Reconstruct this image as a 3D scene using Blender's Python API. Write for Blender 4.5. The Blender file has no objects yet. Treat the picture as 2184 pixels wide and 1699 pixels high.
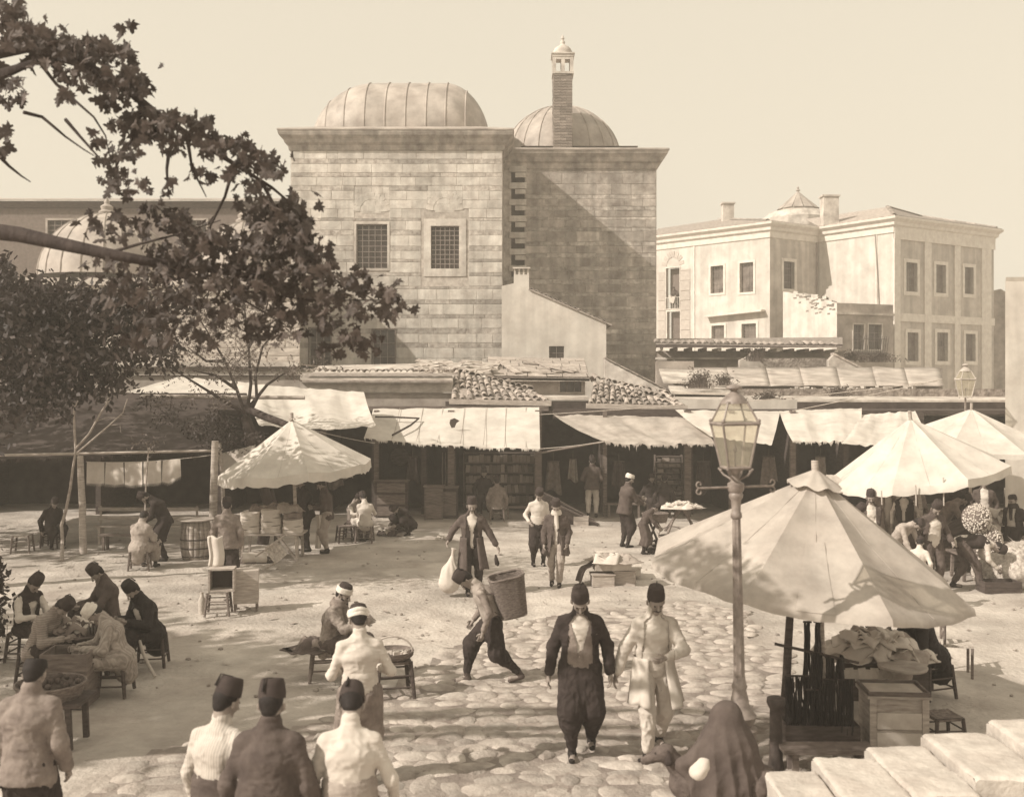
import bpy, math, random
import numpy as np
from mathutils import Vector, Matrix, noise as mnoise

random.seed(7)
rng = np.random.default_rng(11)
SC = bpy.context.scene
COL = SC.collection
PI = math.pi

# ------------------------------------------------------------------ camera
F = 2200.0          # focal length in pixels of a 2184 px wide picture
HC = 3.83           # height of the camera over the square
HOR = 830.0         # horizon row
CXP = 1092.0
cam_d = bpy.data.cameras.new('camera')
cam = bpy.data.objects.new('camera', cam_d)
COL.objects.link(cam)
cam.location = (0, 0, HC)
cam.rotation_euler = (math.radians(90), 0, 0)
cam_d.sensor_width = 36
cam_d.lens = 36 * F / 2184
cam_d.shift_y = -19.5 / 2184
cam_d.clip_start = 0.1
cam_d.clip_end = 2000
cam_d.dof.use_dof = True
cam_d.dof.focus_distance = 24.0
cam_d.dof.aperture_fstop = 1.9
SC.camera = cam

# ------------------------------------------------------------------ light
SUN = Vector((1.0, 0.48, -0.83)).normalized()
sd = bpy.data.lights.new('sun', 'SUN')
sd.energy = 5.0
sd.angle = math.radians(0.6)
sd.color = (1.0, 0.92, 0.81)
so = bpy.data.objects.new('sun', sd)
COL.objects.link(so)
so.location = (-30, -12, 30)
so.rotation_euler = SUN.to_track_quat('-Z', 'Y').to_euler()

world = bpy.data.worlds.new('World')
SC.world = world
world.use_nodes = True
wn, wl = world.node_tree.nodes, world.node_tree.links
wn.clear()
sky = wn.new('ShaderNodeTexSky')
sky.sky_type = 'NISHITA'
sky.sun_disc = False
sky.sun_elevation = math.asin(-SUN.z)
sky.sun_rotation = math.atan2(-SUN.x, -SUN.y)
sky.air_density = 1.0
sky.dust_density = 3.0
bw = wn.new('ShaderNodeRGBToBW')
pw = wn.new('ShaderNodeMath'); pw.operation = 'POWER'; pw.inputs[1].default_value = 0.16
ml = wn.new('ShaderNodeMix'); ml.data_type = 'RGBA'; ml.blend_type = 'MULTIPLY'
ml.inputs[0].default_value = 1.0
ml.inputs[7].default_value = (0.985, 0.887, 0.712, 1)
bg = wn.new('ShaderNodeBackground'); bg.inputs[1].default_value = 0.15
gain = wn.new('ShaderNodeMath'); gain.operation = 'MULTIPLY'; gain.inputs[1].default_value = 4.3
wo = wn.new('ShaderNodeOutputWorld')
wl.new(sky.outputs[0], bw.inputs[0]); wl.new(bw.outputs[0], pw.inputs[0])
wl.new(pw.outputs[0], gain.inputs[0]); wl.new(gain.outputs[0], ml.inputs[6])
wl.new(ml.outputs[2], bg.inputs[0]); wl.new(bg.outputs[0], wo.inputs[0])

SC.view_settings.view_transform = 'Standard'
SC.view_settings.look = 'None'
SC.view_settings.gamma = 1
SC.view_settings.exposure = 0.25
SC.cycles.use_denoising = True
SC.cycles.max_bounces = 6
SC.cycles.transparent_max_bounces = 8
SC.render.film_transparent = False

# ------------------------------------------------------------------ geometry of the view
def W(px, py, d):
    return Vector(((px - CXP) / F * d, d, HC - (py - HOR) / F * d))
def gz(x, y):
    rut = 0.0
    if 11 < y < 27:
        w = mnoise.noise(Vector((x * .3, 5.5, 0)))
        for (yc, sl, dp) in ((22.6, .10, .05), (24.6, -.06, .035), (18.2, .22, .03), (20.6, .12, .03)):
            q = (y - yc - sl * x - .5 * w) / .16
            rut += dp * (-math.exp(-q * q) + .8 * math.exp(-(q - 1.7) ** 2)) * (0.6 + 0.6 * mnoise.noise(Vector((x * .7, yc, 1))))
    return rut + 0.035 * mnoise.noise(Vector((x * 0.35, y * 0.35, 1.7))) + 0.012 * mnoise.noise(Vector((x * 1.6, y * 1.6, 4.1)))
def G(px, py):
    d = F * HC / (py - HOR)
    x = (px - CXP) / F * d
    return Vector((x, d, gz(x, d)))
def GD(px, d):
    x = (px - CXP) / F * d
    return Vector((x, d, gz(x, d)))
def pm(d):
    return F / d

# ------------------------------------------------------------------ materials
def tone(v, k=1.0):
    """Warm stand-in of a grey of albedo v: browner when dark, nearly neutral when light."""
    g = np.interp(v, [0.02, 0.1, 0.3, 0.8], [0.74, 0.79, 0.86, 0.96])
    b = np.interp(v, [0.02, 0.1, 0.3, 0.8], [0.68, 0.70, 0.76, 0.88])
    m = v * 1.12
    return (m, m * g, m * b)

MATS = {}
def mat(name, v, rough=0.85, var=0.18, scale=6.0, bump=0.2, bscale=None, detail=5, rnd=0.0, stretch=None,
        stripe=None, dirt=None, spec=0.25, metal=0.0, trans=0.0, bdist=0.02, world=False, streak=0.0):
    if name in MATS:
        return MATS[name]
    m = bpy.data.materials.new(name)
    m.use_nodes = True
    N, L = m.node_tree.nodes, m.node_tree.links
    N.clear()
    out = N.new('ShaderNodeOutputMaterial')
    bs = N.new('ShaderNodeBsdfPrincipled')
    L.new(bs.outputs[0], out.inputs[0])
    bs.inputs['Roughness'].default_value = rough
    bs.inputs['Metallic'].default_value = metal
    bs.inputs['Specular IOR Level'].default_value = spec
    tc = N.new('ShaderNodeTexCoord')
    mp = N.new('ShaderNodeMapping')
    if stretch:
        mp.inputs['Scale'].default_value = stretch
    geo = N.new('ShaderNodeNewGeometry')
    base_co = geo.outputs['Position'] if world else tc.outputs['Object']
    L.new(base_co, mp.inputs[0])
    nz = N.new('ShaderNodeTexNoise')
    nz.inputs['Scale'].default_value = scale
    nz.inputs['Detail'].default_value = detail
    nz.inputs['Roughness'].default_value = 0.6
    L.new(mp.outputs[0], nz.inputs['Vector'])
    ramp = N.new('ShaderNodeValToRGB')
    lo, hi = tone(max(v * (1 - var * 1.5), 0.004)), tone(min(v * (1 + var), 0.88))
    ramp.color_ramp.elements[0].position = 0.3
    ramp.color_ramp.elements[1].position = 0.7
    ramp.color_ramp.elements[0].color = (*lo, 1)
    ramp.color_ramp.elements[1].color = (*hi, 1)
    L.new(nz.outputs[0], ramp.inputs[0])
    colr = ramp.outputs[0]
    def mult(fac_out, lo_, hi_, src):
        mr = N.new('ShaderNodeMapRange')
        mr.inputs[3].default_value = lo_; mr.inputs[4].default_value = hi_
        L.new(fac_out, mr.inputs[0])
        mx = N.new('ShaderNodeMix'); mx.data_type = 'RGBA'; mx.blend_type = 'MULTIPLY'
        mx.inputs[0].default_value = 1.0
        L.new(src, mx.inputs[6])
        L.new(mr.outputs[0], mx.inputs[7])
        return mx.outputs[2]
    if rnd:
        oi = N.new('ShaderNodeObjectInfo')
        colr = mult(oi.outputs['Random'], 1 - rnd, 1 + rnd * 0.6, colr)
    if stripe:                                   # (axis, scale, strength) woven stripes
        wv = N.new('ShaderNodeTexWave')
        wv.bands_direction = stripe[0]
        wv.inputs['Scale'].default_value = stripe[1]
        wv.inputs['Distortion'].default_value = 0.15
        L.new(tc.outputs['Object'], wv.inputs[0])
        colr = mult(wv.outputs['Fac'], 1 - stripe[2], 1.0, colr)
    if dirt:                                     # (scale, strength) large stains
        n2 = N.new('ShaderNodeTexNoise')
        n2.inputs['Scale'].default_value = dirt[0]
        n2.inputs['Detail'].default_value = 6
        n2.inputs['Roughness'].default_value = 0.7
        L.new(base_co, n2.inputs['Vector'])
        rr = N.new('ShaderNodeValToRGB')
        rr.color_ramp.elements[0].position = 0.36
        rr.color_ramp.elements[1].position = 0.6
        L.new(n2.outputs[0], rr.inputs[0])
        colr = mult(rr.outputs[0], 1 - dirt[1], 1.0, colr)
    if streak:                                   # rain streaks running down a wall
        m3 = N.new('ShaderNodeMapping'); m3.inputs['Scale'].default_value = (2.6, 2.6, 0.16)
        L.new(base_co, m3.inputs[0])
        n3 = N.new('ShaderNodeTexNoise'); n3.inputs['Scale'].default_value = 1.0; n3.inputs['Detail'].default_value = 5
        L.new(m3.outputs[0], n3.inputs['Vector'])
        r3 = N.new('ShaderNodeValToRGB'); r3.color_ramp.elements[0].position = 0.40; r3.color_ramp.elements[1].position = 0.58
        L.new(n3.outputs[0], r3.inputs[0])
        colr = mult(r3.outputs[0], 1 - streak, 1.0, colr)
    L.new(colr, bs.inputs['Base Color'])
    if bump:
        nb = N.new('ShaderNodeTexNoise')
        nb.inputs['Scale'].default_value = bscale or scale * 3
        nb.inputs['Detail'].default_value = 6
        L.new(mp.outputs[0], nb.inputs['Vector'])
        bp = N.new('ShaderNodeBump')
        bp.inputs['Strength'].default_value = bump
        bp.inputs['Distance'].default_value = bdist
        L.new(nb.outputs[0], bp.inputs['Height'])
        L.new(bp.outputs[0], bs.inputs['Normal'])
    if trans:
        tr = N.new('ShaderNodeBsdfTranslucent')
        L.new(colr, tr.inputs[0])
        mx = N.new('ShaderNodeMixShader'); mx.inputs[0].default_value = trans
        L.new(bs.outputs[0], mx.inputs[1]); L.new(tr.outputs[0], mx.inputs[2])
        L.new(mx.outputs[0], out.inputs[0])
    MATS[name] = m
    return m

M_DIRT = mat('dirt', 0.45, 0.95, 0.2, 0.9, 0.7, 14, 8, dirt=(0.42, 0.30), bdist=0.05)
M_MUD = mat('joint_earth', 0.29, 0.95, 0.25, 2.5, 0.7, 22, 8, dirt=(0.8, 0.3), bdist=0.03)
M_COB = mat('cobble_stone', 0.39, 0.9, 0.25, 4.0, 0.8, 26, 8, rnd=0.22, dirt=(2.6, .28), world=True)
M_STONE = mat('ashlar', 0.60, 0.95, 0.16, 2.2, 0.7, 16, 8, rnd=0.14, dirt=(0.9, 0.28), world=True, streak=.2)
M_STONE2 = mat('ashlar_weathered', 0.42, 0.95, 0.25, 2.6, 0.7, 16, 8, rnd=0.2, dirt=(0.8, 0.38), world=True, streak=.25)
M_MORTAR = mat('mortar', 0.46, 0.95, 0.25, 4, 0.6, 20, 8, dirt=(0.6, 0.3), world=True)
M_LEAD = mat('lead_sheet', 0.38, 0.65, 0.2, 1.2, 0.15, 8, 6, rnd=0.12, dirt=(0.9, 0.28), spec=0.4)
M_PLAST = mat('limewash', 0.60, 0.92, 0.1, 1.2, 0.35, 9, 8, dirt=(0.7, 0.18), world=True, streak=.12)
M_PLAST2 = mat('stained_plaster', 0.50, 0.92, 0.16, 1.6, 0.3, 10, 8, dirt=(0.8, 0.32))
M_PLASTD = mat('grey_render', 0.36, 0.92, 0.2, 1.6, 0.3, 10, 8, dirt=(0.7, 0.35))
M_RUB = mat('rubble_wall', 0.28, 0.95, 0.4, 5, 0.9, 12, 8, dirt=(1.5, 0.35), bdist=0.06)
M_TRIM = mat('pale_trim', 0.62, 0.85, 0.1, 3, 0.15)
M_TILE = mat('clay_tile', 0.33, 0.85, 0.3, 6, 0.4, 25, 6, rnd=0.4, world=True)
M_WOODL = mat('weathered_wood', 0.38, 0.8, 0.25, 5, 0.3, 20, 6, stretch=(1, 1, 6), rnd=0.15)
M_WOOD = mat('brown_wood', 0.16, 0.75, 0.3, 5, 0.3, 20, 6, stretch=(1, 1, 5), rnd=0.15)
M_WOODD = mat('dark_wood', 0.07, 0.75, 0.35, 5, 0.3, 20, 6, stretch=(1, 1, 5))
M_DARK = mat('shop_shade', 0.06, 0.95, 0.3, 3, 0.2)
M_IRON = mat('iron', 0.06, 0.55, 0.3, 12, 0.1, spec=0.5)
M_IRONL = mat('painted_iron', 0.2, 0.5, 0.25, 14, 0.15, spec=0.5)
M_WIN = mat('window_dark', 0.06, 0.25, 0.4, 3, 0.0, spec=0.5)
M_CANV = mat('canvas', 0.62, 0.9, 0.07, 2.2, 0.25, 7, 7, dirt=(1.5, 0.17), trans=0.18, world=True)
M_CANV2 = mat('old_canvas', 0.45, 0.9, 0.12, 2.2, 0.25, 7, 7, dirt=(1.7, 0.24), trans=0.16, world=True)
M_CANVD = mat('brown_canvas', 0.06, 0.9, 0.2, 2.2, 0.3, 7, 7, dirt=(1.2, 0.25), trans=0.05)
M_CANVM = mat('grey_canvas', 0.34, 0.9, 0.15, 2.2, 0.25, 7, 7, dirt=(1.2, 0.2), trans=0.1)
M_ROPE = mat('rope', 0.42, 0.95, 0.2, 30, 0.2)
M_BARK = mat('bark', 0.055, 0.9, 0.3, 8, 0.6, 30, 6, stretch=(1, 1, 0.4))
M_BARKL = mat('pale_bark', 0.33, 0.9, 0.25, 10, 0.4, 30, 6)
M_LEAF = mat('plane_leaf', 0.11, 0.6, 0.3, 3, 0.0, rnd=0.35, trans=0.25, spec=0.3)
M_LEAFS = mat('dark_foliage', 0.05, 0.6, 0.4, 1.2, 0.0, trans=0.2, spec=0.3)
M_LEAFL = mat('light_foliage', 0.17, 0.6, 0.4, 2.5, 0.0, trans=0.25, spec=0.3)
M_SKIN = mat('skin', 0.26, 0.6, 0.08, 12, 0.05, spec=0.3)
M_HAIR = mat('dark_hair', 0.018, 0.7, 0.3, 60, 0.3)
M_BEARDG = mat('grey_beard', 0.2, 0.8, 0.3, 60, 0.3)
M_FEZ = mat('felt_fez', 0.045, 0.9, 0.15, 20, 0.1)
M_TURB = mat('turban_cloth', 0.6, 0.9, 0.12, 20, 0.3)
M_SHIRT = mat('white_shirt', 0.50, 0.9, 0.08, 4, 0.3, 9)
M_SHIRTS = mat('striped_shirt', 0.52, 0.9, 0.1, 4, 0.25, 9, stripe=('X', 16, 0.3))
M_CREAM = mat('cream_linen', 0.50, 0.9, 0.12, 5, 0.3, 9)
M_DCLOTH = mat('dark_wool', 0.035, 0.95, 0.25, 8, 0.3, 30)
M_BCLOTH = mat('brown_wool', 0.085, 0.95, 0.22, 8, 0.3, 30)
M_GCLOTH = mat('grey_wool', 0.20, 0.95, 0.22, 8, 0.3, 30)
M_TCLOTH = mat('tan_cloth', 0.32, 0.95, 0.2, 8, 0.3, 30)
M_STRIPE = mat('striped_coat', 0.36, 0.95, 0.15, 8, 0.3, 30, stripe=('X', 11, 0.34))
M_PLAID = mat('plaid_cloth', 0.28, 0.95, 0.2, 8, 0.3, 30, stripe=('Z', 11, 0.3))
M_PALE = mat('pale_stone_block', 0.50, 0.95, 0.14, 3.5, 0.6, 22, 8, dirt=(2.6, 0.22))
M_STRAW = mat('straw', 0.42, 0.9, 0.3, 20, 0.4)
M_WICK = mat('wicker', 0.17, 0.85, 0.35, 18, 0.6, 40, stretch=(1, 1, 4))
M_PAPER = mat('paper', 0.6, 0.9, 0.12, 12, 0.1, rnd=0.35)
M_BOOK = mat('book_spines', 0.25, 0.8, 0.3, 12, 0.1, rnd=0.6)
M_GRASS = mat('dry_weeds', 0.13, 0.9, 0.4, 3, 0.0, trans=0.2)

def glass_mat():
    m = bpy.data.materials.new('lantern_glass'); m.use_nodes = True
    N, L = m.node_tree.nodes, m.node_tree.links; N.clear()
    out = N.new('ShaderNodeOutputMaterial')
    t = N.new('ShaderNodeBsdfTransparent'); t.inputs[0].default_value = (0.95, 0.93, 0.88, 1)
    g = N.new('ShaderNodeBsdfGlossy'); g.inputs['Roughness'].default_value = 0.12
    d = N.new('ShaderNodeBsdfDiffuse'); d.inputs[0].default_value = (0.7, 0.64, 0.52, 1)
    a = N.new('ShaderNodeMixShader'); a.inputs[0].default_value = 0.12
    b = N.new('ShaderNodeMixShader'); b.inputs[0].default_value = 0.17
    L.new(t.outputs[0], a.inputs[1]); L.new(g.outputs[0], a.inputs[2])
    L.new(a.outputs[0], b.inputs[1]); L.new(d.outputs[0], b.inputs[2])
    L.new(b.outputs[0], out.inputs[0])
    return m
M_GLASS = glass_mat()

# ------------------------------------------------------------------ object helpers
def setp(o, label=None, cat=None, group=None, kind=None):
    if label: o['label'] = label
    if cat: o['category'] = cat
    if group: o['group'] = group
    if kind: o['kind'] = kind
    return o
def thing(name, label, cat, loc=(0, 0, 0), rz=0.0, group=None):
    o = bpy.data.objects.new(name, None)
    COL.objects.link(o)
    o.empty_display_size = 0.2
    o.location = loc
    o.rotation_euler = (0, 0, rz)
    return setp(o, label, cat, group)
def copy_tree(o, parent=None):
    c = o.copy()
    COL.objects.link(c)
    c.parent = parent
    for ch in o.children:
        copy_tree(ch, c)
    return c
def inst(name, mesh, parent=None, loc=(0, 0, 0), rot=(0, 0, 0), sc=(1, 1, 1)):
    o = bpy.data.objects.new(name, mesh)
    COL.objects.link(o)
    o.parent = parent
    o.location = loc; o.rotation_euler = rot; o.scale = sc
    return o

def frame_of(dirv, ref=Vector((0, 0, 1))):
    d = Vector(dirv).normalized()
    if abs(d.dot(ref)) > 0.98:
        ref = Vector((0, 1, 0))
    s = d.cross(ref).normalized()
    return d, s, s.cross(d).normalized()

class MB:
    def __init__(s):
        s.v = []; s.f = []
    def add(s, vs, fs):
        n = len(s.v)
        s.v.extend([tuple(p) for p in vs])
        s.f.extend([tuple(i + n for i in q) for q in fs])
        return s
    def box(s, c, d, rz=0.0, rx=0.0, ry=0.0, taper=1.0):
        m = Matrix.Translation(Vector(c)) @ Matrix.Rotation(rz, 4, 'Z') @ Matrix.Rotation(ry, 4, 'Y') @ Matrix.Rotation(rx, 4, 'X')
        hx, hy, hz = d[0] / 2, d[1] / 2, d[2] / 2
        vs = [m @ Vector((x * hx * (taper if z > 0 else 1), y * hy * (taper if z > 0 else 1), z * hz)) for z in (-1, 1) for y in (-1, 1) for x in (-1, 1)]
        return s.add(vs, [(0, 2, 3, 1), (4, 5, 7, 6), (0, 1, 5, 4), (2, 6, 7, 3), (0, 4, 6, 2), (1, 3, 7, 5)])
    def beam(s, a, b, w, h=None, up=Vector((0, 0, 1))):
        a, b = Vector(a), Vector(b)
        h = h or w
        d, sd_, u = frame_of(b - a, up)
        vs = [p + sd_ * x * w / 2 + u * z * h / 2 for p in (a, b) for z in (-1, 1) for x in (-1, 1)]
        return s.add(vs, [(0, 1, 3, 2), (4, 6, 7, 5), (0, 4, 5, 1), (2, 3, 7, 6), (0, 2, 6, 4), (1, 5, 7, 3)])
    def tube(s, pts, r, n=8, caps=True):
        pts = [Vector(p) for p in pts]
        rs = r if isinstance(r, (list, tuple)) else [r] * len(pts)
        vs, fs = [], []
        u = None
        for i, p in enumerate(pts):
            d = (pts[min(i + 1, len(pts) - 1)] - pts[max(i - 1, 0)])
            if d.length < 1e-6: d = Vector((0, 0, 1))
            d.normalize()
            if u is None:
                _, sd_, u = frame_of(d)
            else:
                u = (u - d * u.dot(d)); u.normalize()
            sd_ = d.cross(u)
            for k in range(n):
                a = 2 * PI * k / n
                vs.append(p + (sd_ * math.cos(a) + u * math.sin(a)) * rs[i])
        for i in range(len(pts) - 1):
            for k in range(n):
                k2 = (k + 1) % n
                fs.append((i * n + k, i * n + k2, (i + 1) * n + k2, (i + 1) * n + k))
        if caps:
            fs.append(tuple(range(n))[::-1]); fs.append(tuple(range((len(pts) - 1) * n, len(pts) * n)))
        return s.add(vs, fs)
    def lathe(s, prof, n=16, c=(0, 0, 0), sx=1, sy=1, rot=None, caps=True):
        c = Vector(c); vs, fs = [], []
        for (r, z) in prof:
            for k in range(n):
                a = 2 * PI * k / n
                p = Vector((r * math.cos(a) * sx, r * math.sin(a) * sy, z))
                if rot is not None: p = rot @ p
                vs.append(c + p)
        for i in range(len(prof) - 1):
            for k in range(n):
                k2 = (k + 1) % n
                fs.append((i * n + k, i * n + k2, (i + 1) * n + k2, (i + 1) * n + k))
        if caps:
            fs.append(tuple(range(n))[::-1]); fs.append(tuple(range((len(prof) - 1) * n, len(prof) * n)))
        return s.add(vs, fs)
    def grid(s, fn, nu, nv):
        vs = [fn(i / nu, j / nv) for j in range(nv + 1) for i in range(nu + 1)]
        fs = [(j * (nu + 1) + i, j * (nu + 1) + i + 1, (j + 1) * (nu + 1) + i + 1, (j + 1) * (nu + 1) + i) for j in range(nv) for i in range(nu)]
        return s.add(vs, fs)
    def prism(s, poly, ext):
        """Closed polygon (3D points) pushed along ext."""
        n = len(poly); ext = Vector(ext)
        vs = [Vector(p) for p in poly] + [Vector(p) + ext for p in poly]
        fs = [tuple(range(n))[::-1], tuple(range(n, 2 * n))] + [(i, (i + 1) % n, n + (i + 1) % n, n + i) for i in range(n)]
        return s.add(vs, fs)
    def ball(s, c, r, n=8, m=6, jit=0.0):
        rx, ry, rz_ = r if isinstance(r, (tuple, list)) else (r, r, r)
        vs, fs = [], []
        for j in range(1, m):
            t = PI * j / m
            for k in range(n):
                a = 2 * PI * k / n
                q = 1 + random.uniform(-jit, jit)
                vs.append((c[0] + rx * math.sin(t) * math.cos(a) * q, c[1] + ry * math.sin(t) * math.sin(a) * q, c[2] + rz_ * math.cos(t) * q))
        top, bot = len(vs), len(vs) + 1
        vs += [(c[0], c[1], c[2] + rz_), (c[0], c[1], c[2] - rz_)]
        for j in range(m - 2):
            for k in range(n):
                k2 = (k + 1) % n
                fs.append((j * n + k, (j + 1) * n + k, (j + 1) * n + k2, j * n + k2))
        for k in range(n):
            k2 = (k + 1) % n
            fs.append((top, k, k2)); fs.append((bot, (m - 2) * n + k2, (m - 2) * n + k))
        return s.add(vs, fs)
    def mesh(s, name, m, smooth=False):
        me = bpy.data.meshes.new(name)
        me.from_pydata(s.v, [], s.f)
        me.materials.append(m)
        if smooth:
            me.shade_smooth()
            try:
                me.set_sharp_from_angle(angle=math.radians(50))
            except Exception:
                pass
        me.update()
        return me
    def build(s, name, m, parent=None, smooth=False, world=False, solid=0.0, bevel=0.0):
        """world=True: vertices are in world coordinates and the parent has no rotation."""
        if world and parent is not None:
            L = Vector(parent.location)
            pp = parent.parent
            while pp is not None:
                L += Vector(pp.location); pp = pp.parent
            s.v = [(p[0] - L.x, p[1] - L.y, p[2] - L.z) for p in s.v]
        me = s.mesh(name, m, smooth)
        o = bpy.data.objects.new(name, me)
        COL.objects.link(o)
        if parent is not None:
            o.parent = parent
        elif world:                              # put the origin at the base of the mesh
            a = np.array(s.v); c = Vector(((a[:, 0].min() + a[:, 0].max()) / 2, (a[:, 1].min() + a[:, 1].max()) / 2, a[:, 2].min()))
            me.transform(Matrix.Translation(-c)); o.location = c
        if solid:
            md = o.modifiers.new('thickness', 'SOLIDIFY'); md.thickness = solid; md.offset = 0
        if bevel:
            md = o.modifiers.new('edge', 'BEVEL'); md.width = bevel; md.segments = 2; md.limit_method = 'ANGLE'
        return o

def hashnoise(P, seed=0):
    """Vectorised value noise, P (n,3) -> (n,) in -1..1."""
    Pi = np.floor(P).astype(np.int64); Pf = P - Pi
    w = Pf * Pf * (3 - 2 * Pf)
    r = np.zeros(len(P))
    for dx in (0, 1):
        for dy in (0, 1):
            for dz in (0, 1):
                h = ((Pi[:, 0] + dx) * 73856093) ^ ((Pi[:, 1] + dy) * 19349663) ^ ((Pi[:, 2] + dz) * 83492791) ^ (seed * 2654435761)
                h = (h ^ (h >> 13)) * 1274126177 & 0x7fffffff
                val = (h % 10007) / 10007 * 2 - 1
                wt = (w[:, 0] if dx else 1 - w[:, 0]) * (w[:, 1] if dy else 1 - w[:, 1]) * (w[:, 2] if dz else 1 - w[:, 2])
                r += val * wt
    return r
# ------------------------------------------------------------------ bodies: smooth union of tapered limbs, turned into one surface
def surf(prims, h=0.015, k=0.03):
    A = np.array([np.minimum(p[0], p[1]) - max(p[2], p[3]) * p[5] for p in prims]).min(0) - 3 * h
    B = np.array([np.maximum(p[0], p[1]) + max(p[2], p[3]) * p[5] for p in prims]).max(0) + 3 * h
    n = np.ceil((B - A) / h).astype(int) + 1
    D = np.full(n, 1.0, np.float32)
    for (a, b, r1, r2, side, w) in prims:
        R = max(r1, r2) * w + k + 2 * h
        lo = np.maximum(((np.minimum(a, b) - R - A) / h).astype(int), 0)
        hi = np.minimum(((np.maximum(a, b) + R - A) / h).astype(int) + 2, n)
        if (hi <= lo).any(): continue
        X, Y, Z = np.meshgrid(*[np.arange(lo[i], hi[i]) * h + A[i] for i in range(3)], indexing='ij')
        P = np.stack([X, Y, Z], -1)
        ab = b - a; L2 = float(ab @ ab)
        q = P - a
        t = np.clip((q @ ab) / L2, 0, 1) if L2 > 1e-9 else np.zeros(q.shape[:3])
        q = q - t[..., None] * ab
        if w != 1:
            q = q - side * ((q @ side) * (1 - 1 / w))[..., None]
        d = np.sqrt((q * q).sum(-1)) - (r1 + (r2 - r1) * t)
        S = D[lo[0]:hi[0], lo[1]:hi[1], lo[2]:hi[2]]
        hh = np.clip(0.5 + 0.5 * (S - d) / k, 0, 1)
        S[...] = S + (d - S) * hh - k * hh * (1 - hh)
    s = D < 0
    C = [(i, j, l) for i in (0, 1) for j in (0, 1) for l in (0, 1)]
    m = tuple(x - 1 for x in D.shape)
    cnt = sum(s[i:i + m[0], j:j + m[1], l:l + m[2]].astype(np.int8) for i, j, l in C)
    act = np.argwhere((cnt > 0) & (cnt < 8))
    idx = -np.ones(m, np.int64); idx[tuple(act.T)] = np.arange(len(act))
    pos = np.zeros((len(act), 3)); num = np.zeros(len(act))
    for ca in C:
        for ax in range(3):
            if ca[ax]: continue
            cb = list(ca); cb[ax] = 1
            fa = D[tuple((act + ca).T)]; fb = D[tuple((act + cb).T)]
            cr = (fa < 0) != (fb < 0)
            t = np.where(cr, fa / np.where(cr, fa - fb, 1), 0)
            p = np.array(ca)[None] + np.zeros((len(act), 3)); p[:, ax] += t
            pos[cr] += p[cr]; num[cr] += 1
    V = A + h * (act + pos / num[:, None])
    Fs = []
    for ax in range(3):
        o1, o2 = [(1, 2), (2, 0), (0, 1)][ax]
        sl0 = [slice(1, -1)] * 3; sl1 = [slice(1, -1)] * 3
        sl0[ax] = slice(0, -1); sl1[ax] = slice(1, None)
        e = s[tuple(sl0)] != s[tuple(sl1)]
        E = np.argwhere(e)
        if not len(E): continue
        off = np.ones(3, int); off[ax] = 0
        E = E + off
        flip = s[tuple(E.T)]
        def cell(d1, d2):
            q = E.copy(); q[:, o1] -= d1; q[:, o2] -= d2
            return idx[tuple(q.T)]
        Q = np.stack([cell(1, 1), cell(0, 1), cell(0, 0), cell(1, 0)], 1)
        Q[~flip] = Q[~flip][:, ::-1]
        Fs.append(Q)
    return V, np.concatenate(Fs)

def normals_of(V, Fq):
    n = np.cross(V[Fq[:, 2]] - V[Fq[:, 0]], V[Fq[:, 3]] - V[Fq[:, 1]])
    N = np.zeros_like(V)
    for i in range(4): np.add.at(N, Fq[:, i], n)
    return N / (np.linalg.norm(N, axis=1, keepdims=True) + 1e-9)

def relax(V, Fq, it=2):
    for _ in range(it):
        S = np.zeros_like(V); c = np.zeros(len(V))
        for i in range(4):
            for j in ((i + 1) % 4, (i - 1) % 4):
                np.add.at(S, Fq[:, i], V[Fq[:, j]]); np.add.at(c, Fq[:, i], 1)
        V = 0.5 * V + 0.5 * S / np.maximum(c, 1)[:, None]
    return V

def np_mesh(name, V, Fq, m):
    me = bpy.data.meshes.new(name)
    me.from_pydata(V.tolist(), [], [tuple(q) for q in np.asarray(Fq).tolist()] if not isinstance(Fq, list) else Fq)
    me.materials.append(m)
    me.shade_smooth(); me.update()
    return me
def link(name, me, parent):
    o = bpy.data.objects.new(name, me); COL.objects.link(o); o.parent = parent
    return o
def nv(v): return np.array(tuple(v), float)
def cap(a, b, r1, r2=None, side=(1, 0, 0), w=1.0):
    return (nv(a), nv(b), r1, r1 if r2 is None else r2, nv(side), w)

def cloth(name, prims, m, parent, h, k=0.03, amp=0.008, freq=(7, 7, 16), seed=0, keep=None, thick=0):
    V, Q = surf(prims, h, k)
    V = relax(V, Q, 2)
    N = normals_of(V, Q)
    f = np.array(freq, float) * 1.35
    wq = V + 0.06 * np.stack([hashnoise(V * 5 + 9, seed + 8), hashnoise(V * 5 + 31, seed + 9), hashnoise(V * 5 + 57, seed + 10)], 1)
    w = hashnoise(V * f + seed * 7.3, seed) * 0.5 + (0.5 - 2 * np.abs(hashnoise(wq * f * 1.3 + 3.1, seed + 5))) * 0.9 + (0.5 - 2 * np.abs(hashnoise(wq[:, [1, 2, 0]] * f[[0, 2, 1]] * 1.9, seed + 6))) * 0.35
    V = V + N * (np.clip(w, -0.6, 1.1) * amp * 0.8)[:, None]
    if keep is not None:
        c = V[Q].mean(1)
        Q = Q[keep(c)]
    o = link(name, np_mesh(name, V, Q, m), parent)
    if thick:
        md = o.modifiers.new('thickness', 'SOLIDIFY'); md.thickness = thick; md.offset = 1
    return o

def bone2(a, t, l1, l2, hint):
    d = t - a; L = d.length
    if L > (l1 + l2) * 0.995:
        d = d * ((l1 + l2) * 0.995 / L); t = a + d; L = d.length
    u = d.normalized()
    x = (l1 * l1 - l2 * l2 + L * L) / (2 * L)
    hgt = math.sqrt(max(l1 * l1 - x * x, 0))
    p = Vector(hint) - u * Vector(hint).dot(u)
    p.normalize()
    return a + u * x + p * hgt, t

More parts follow.
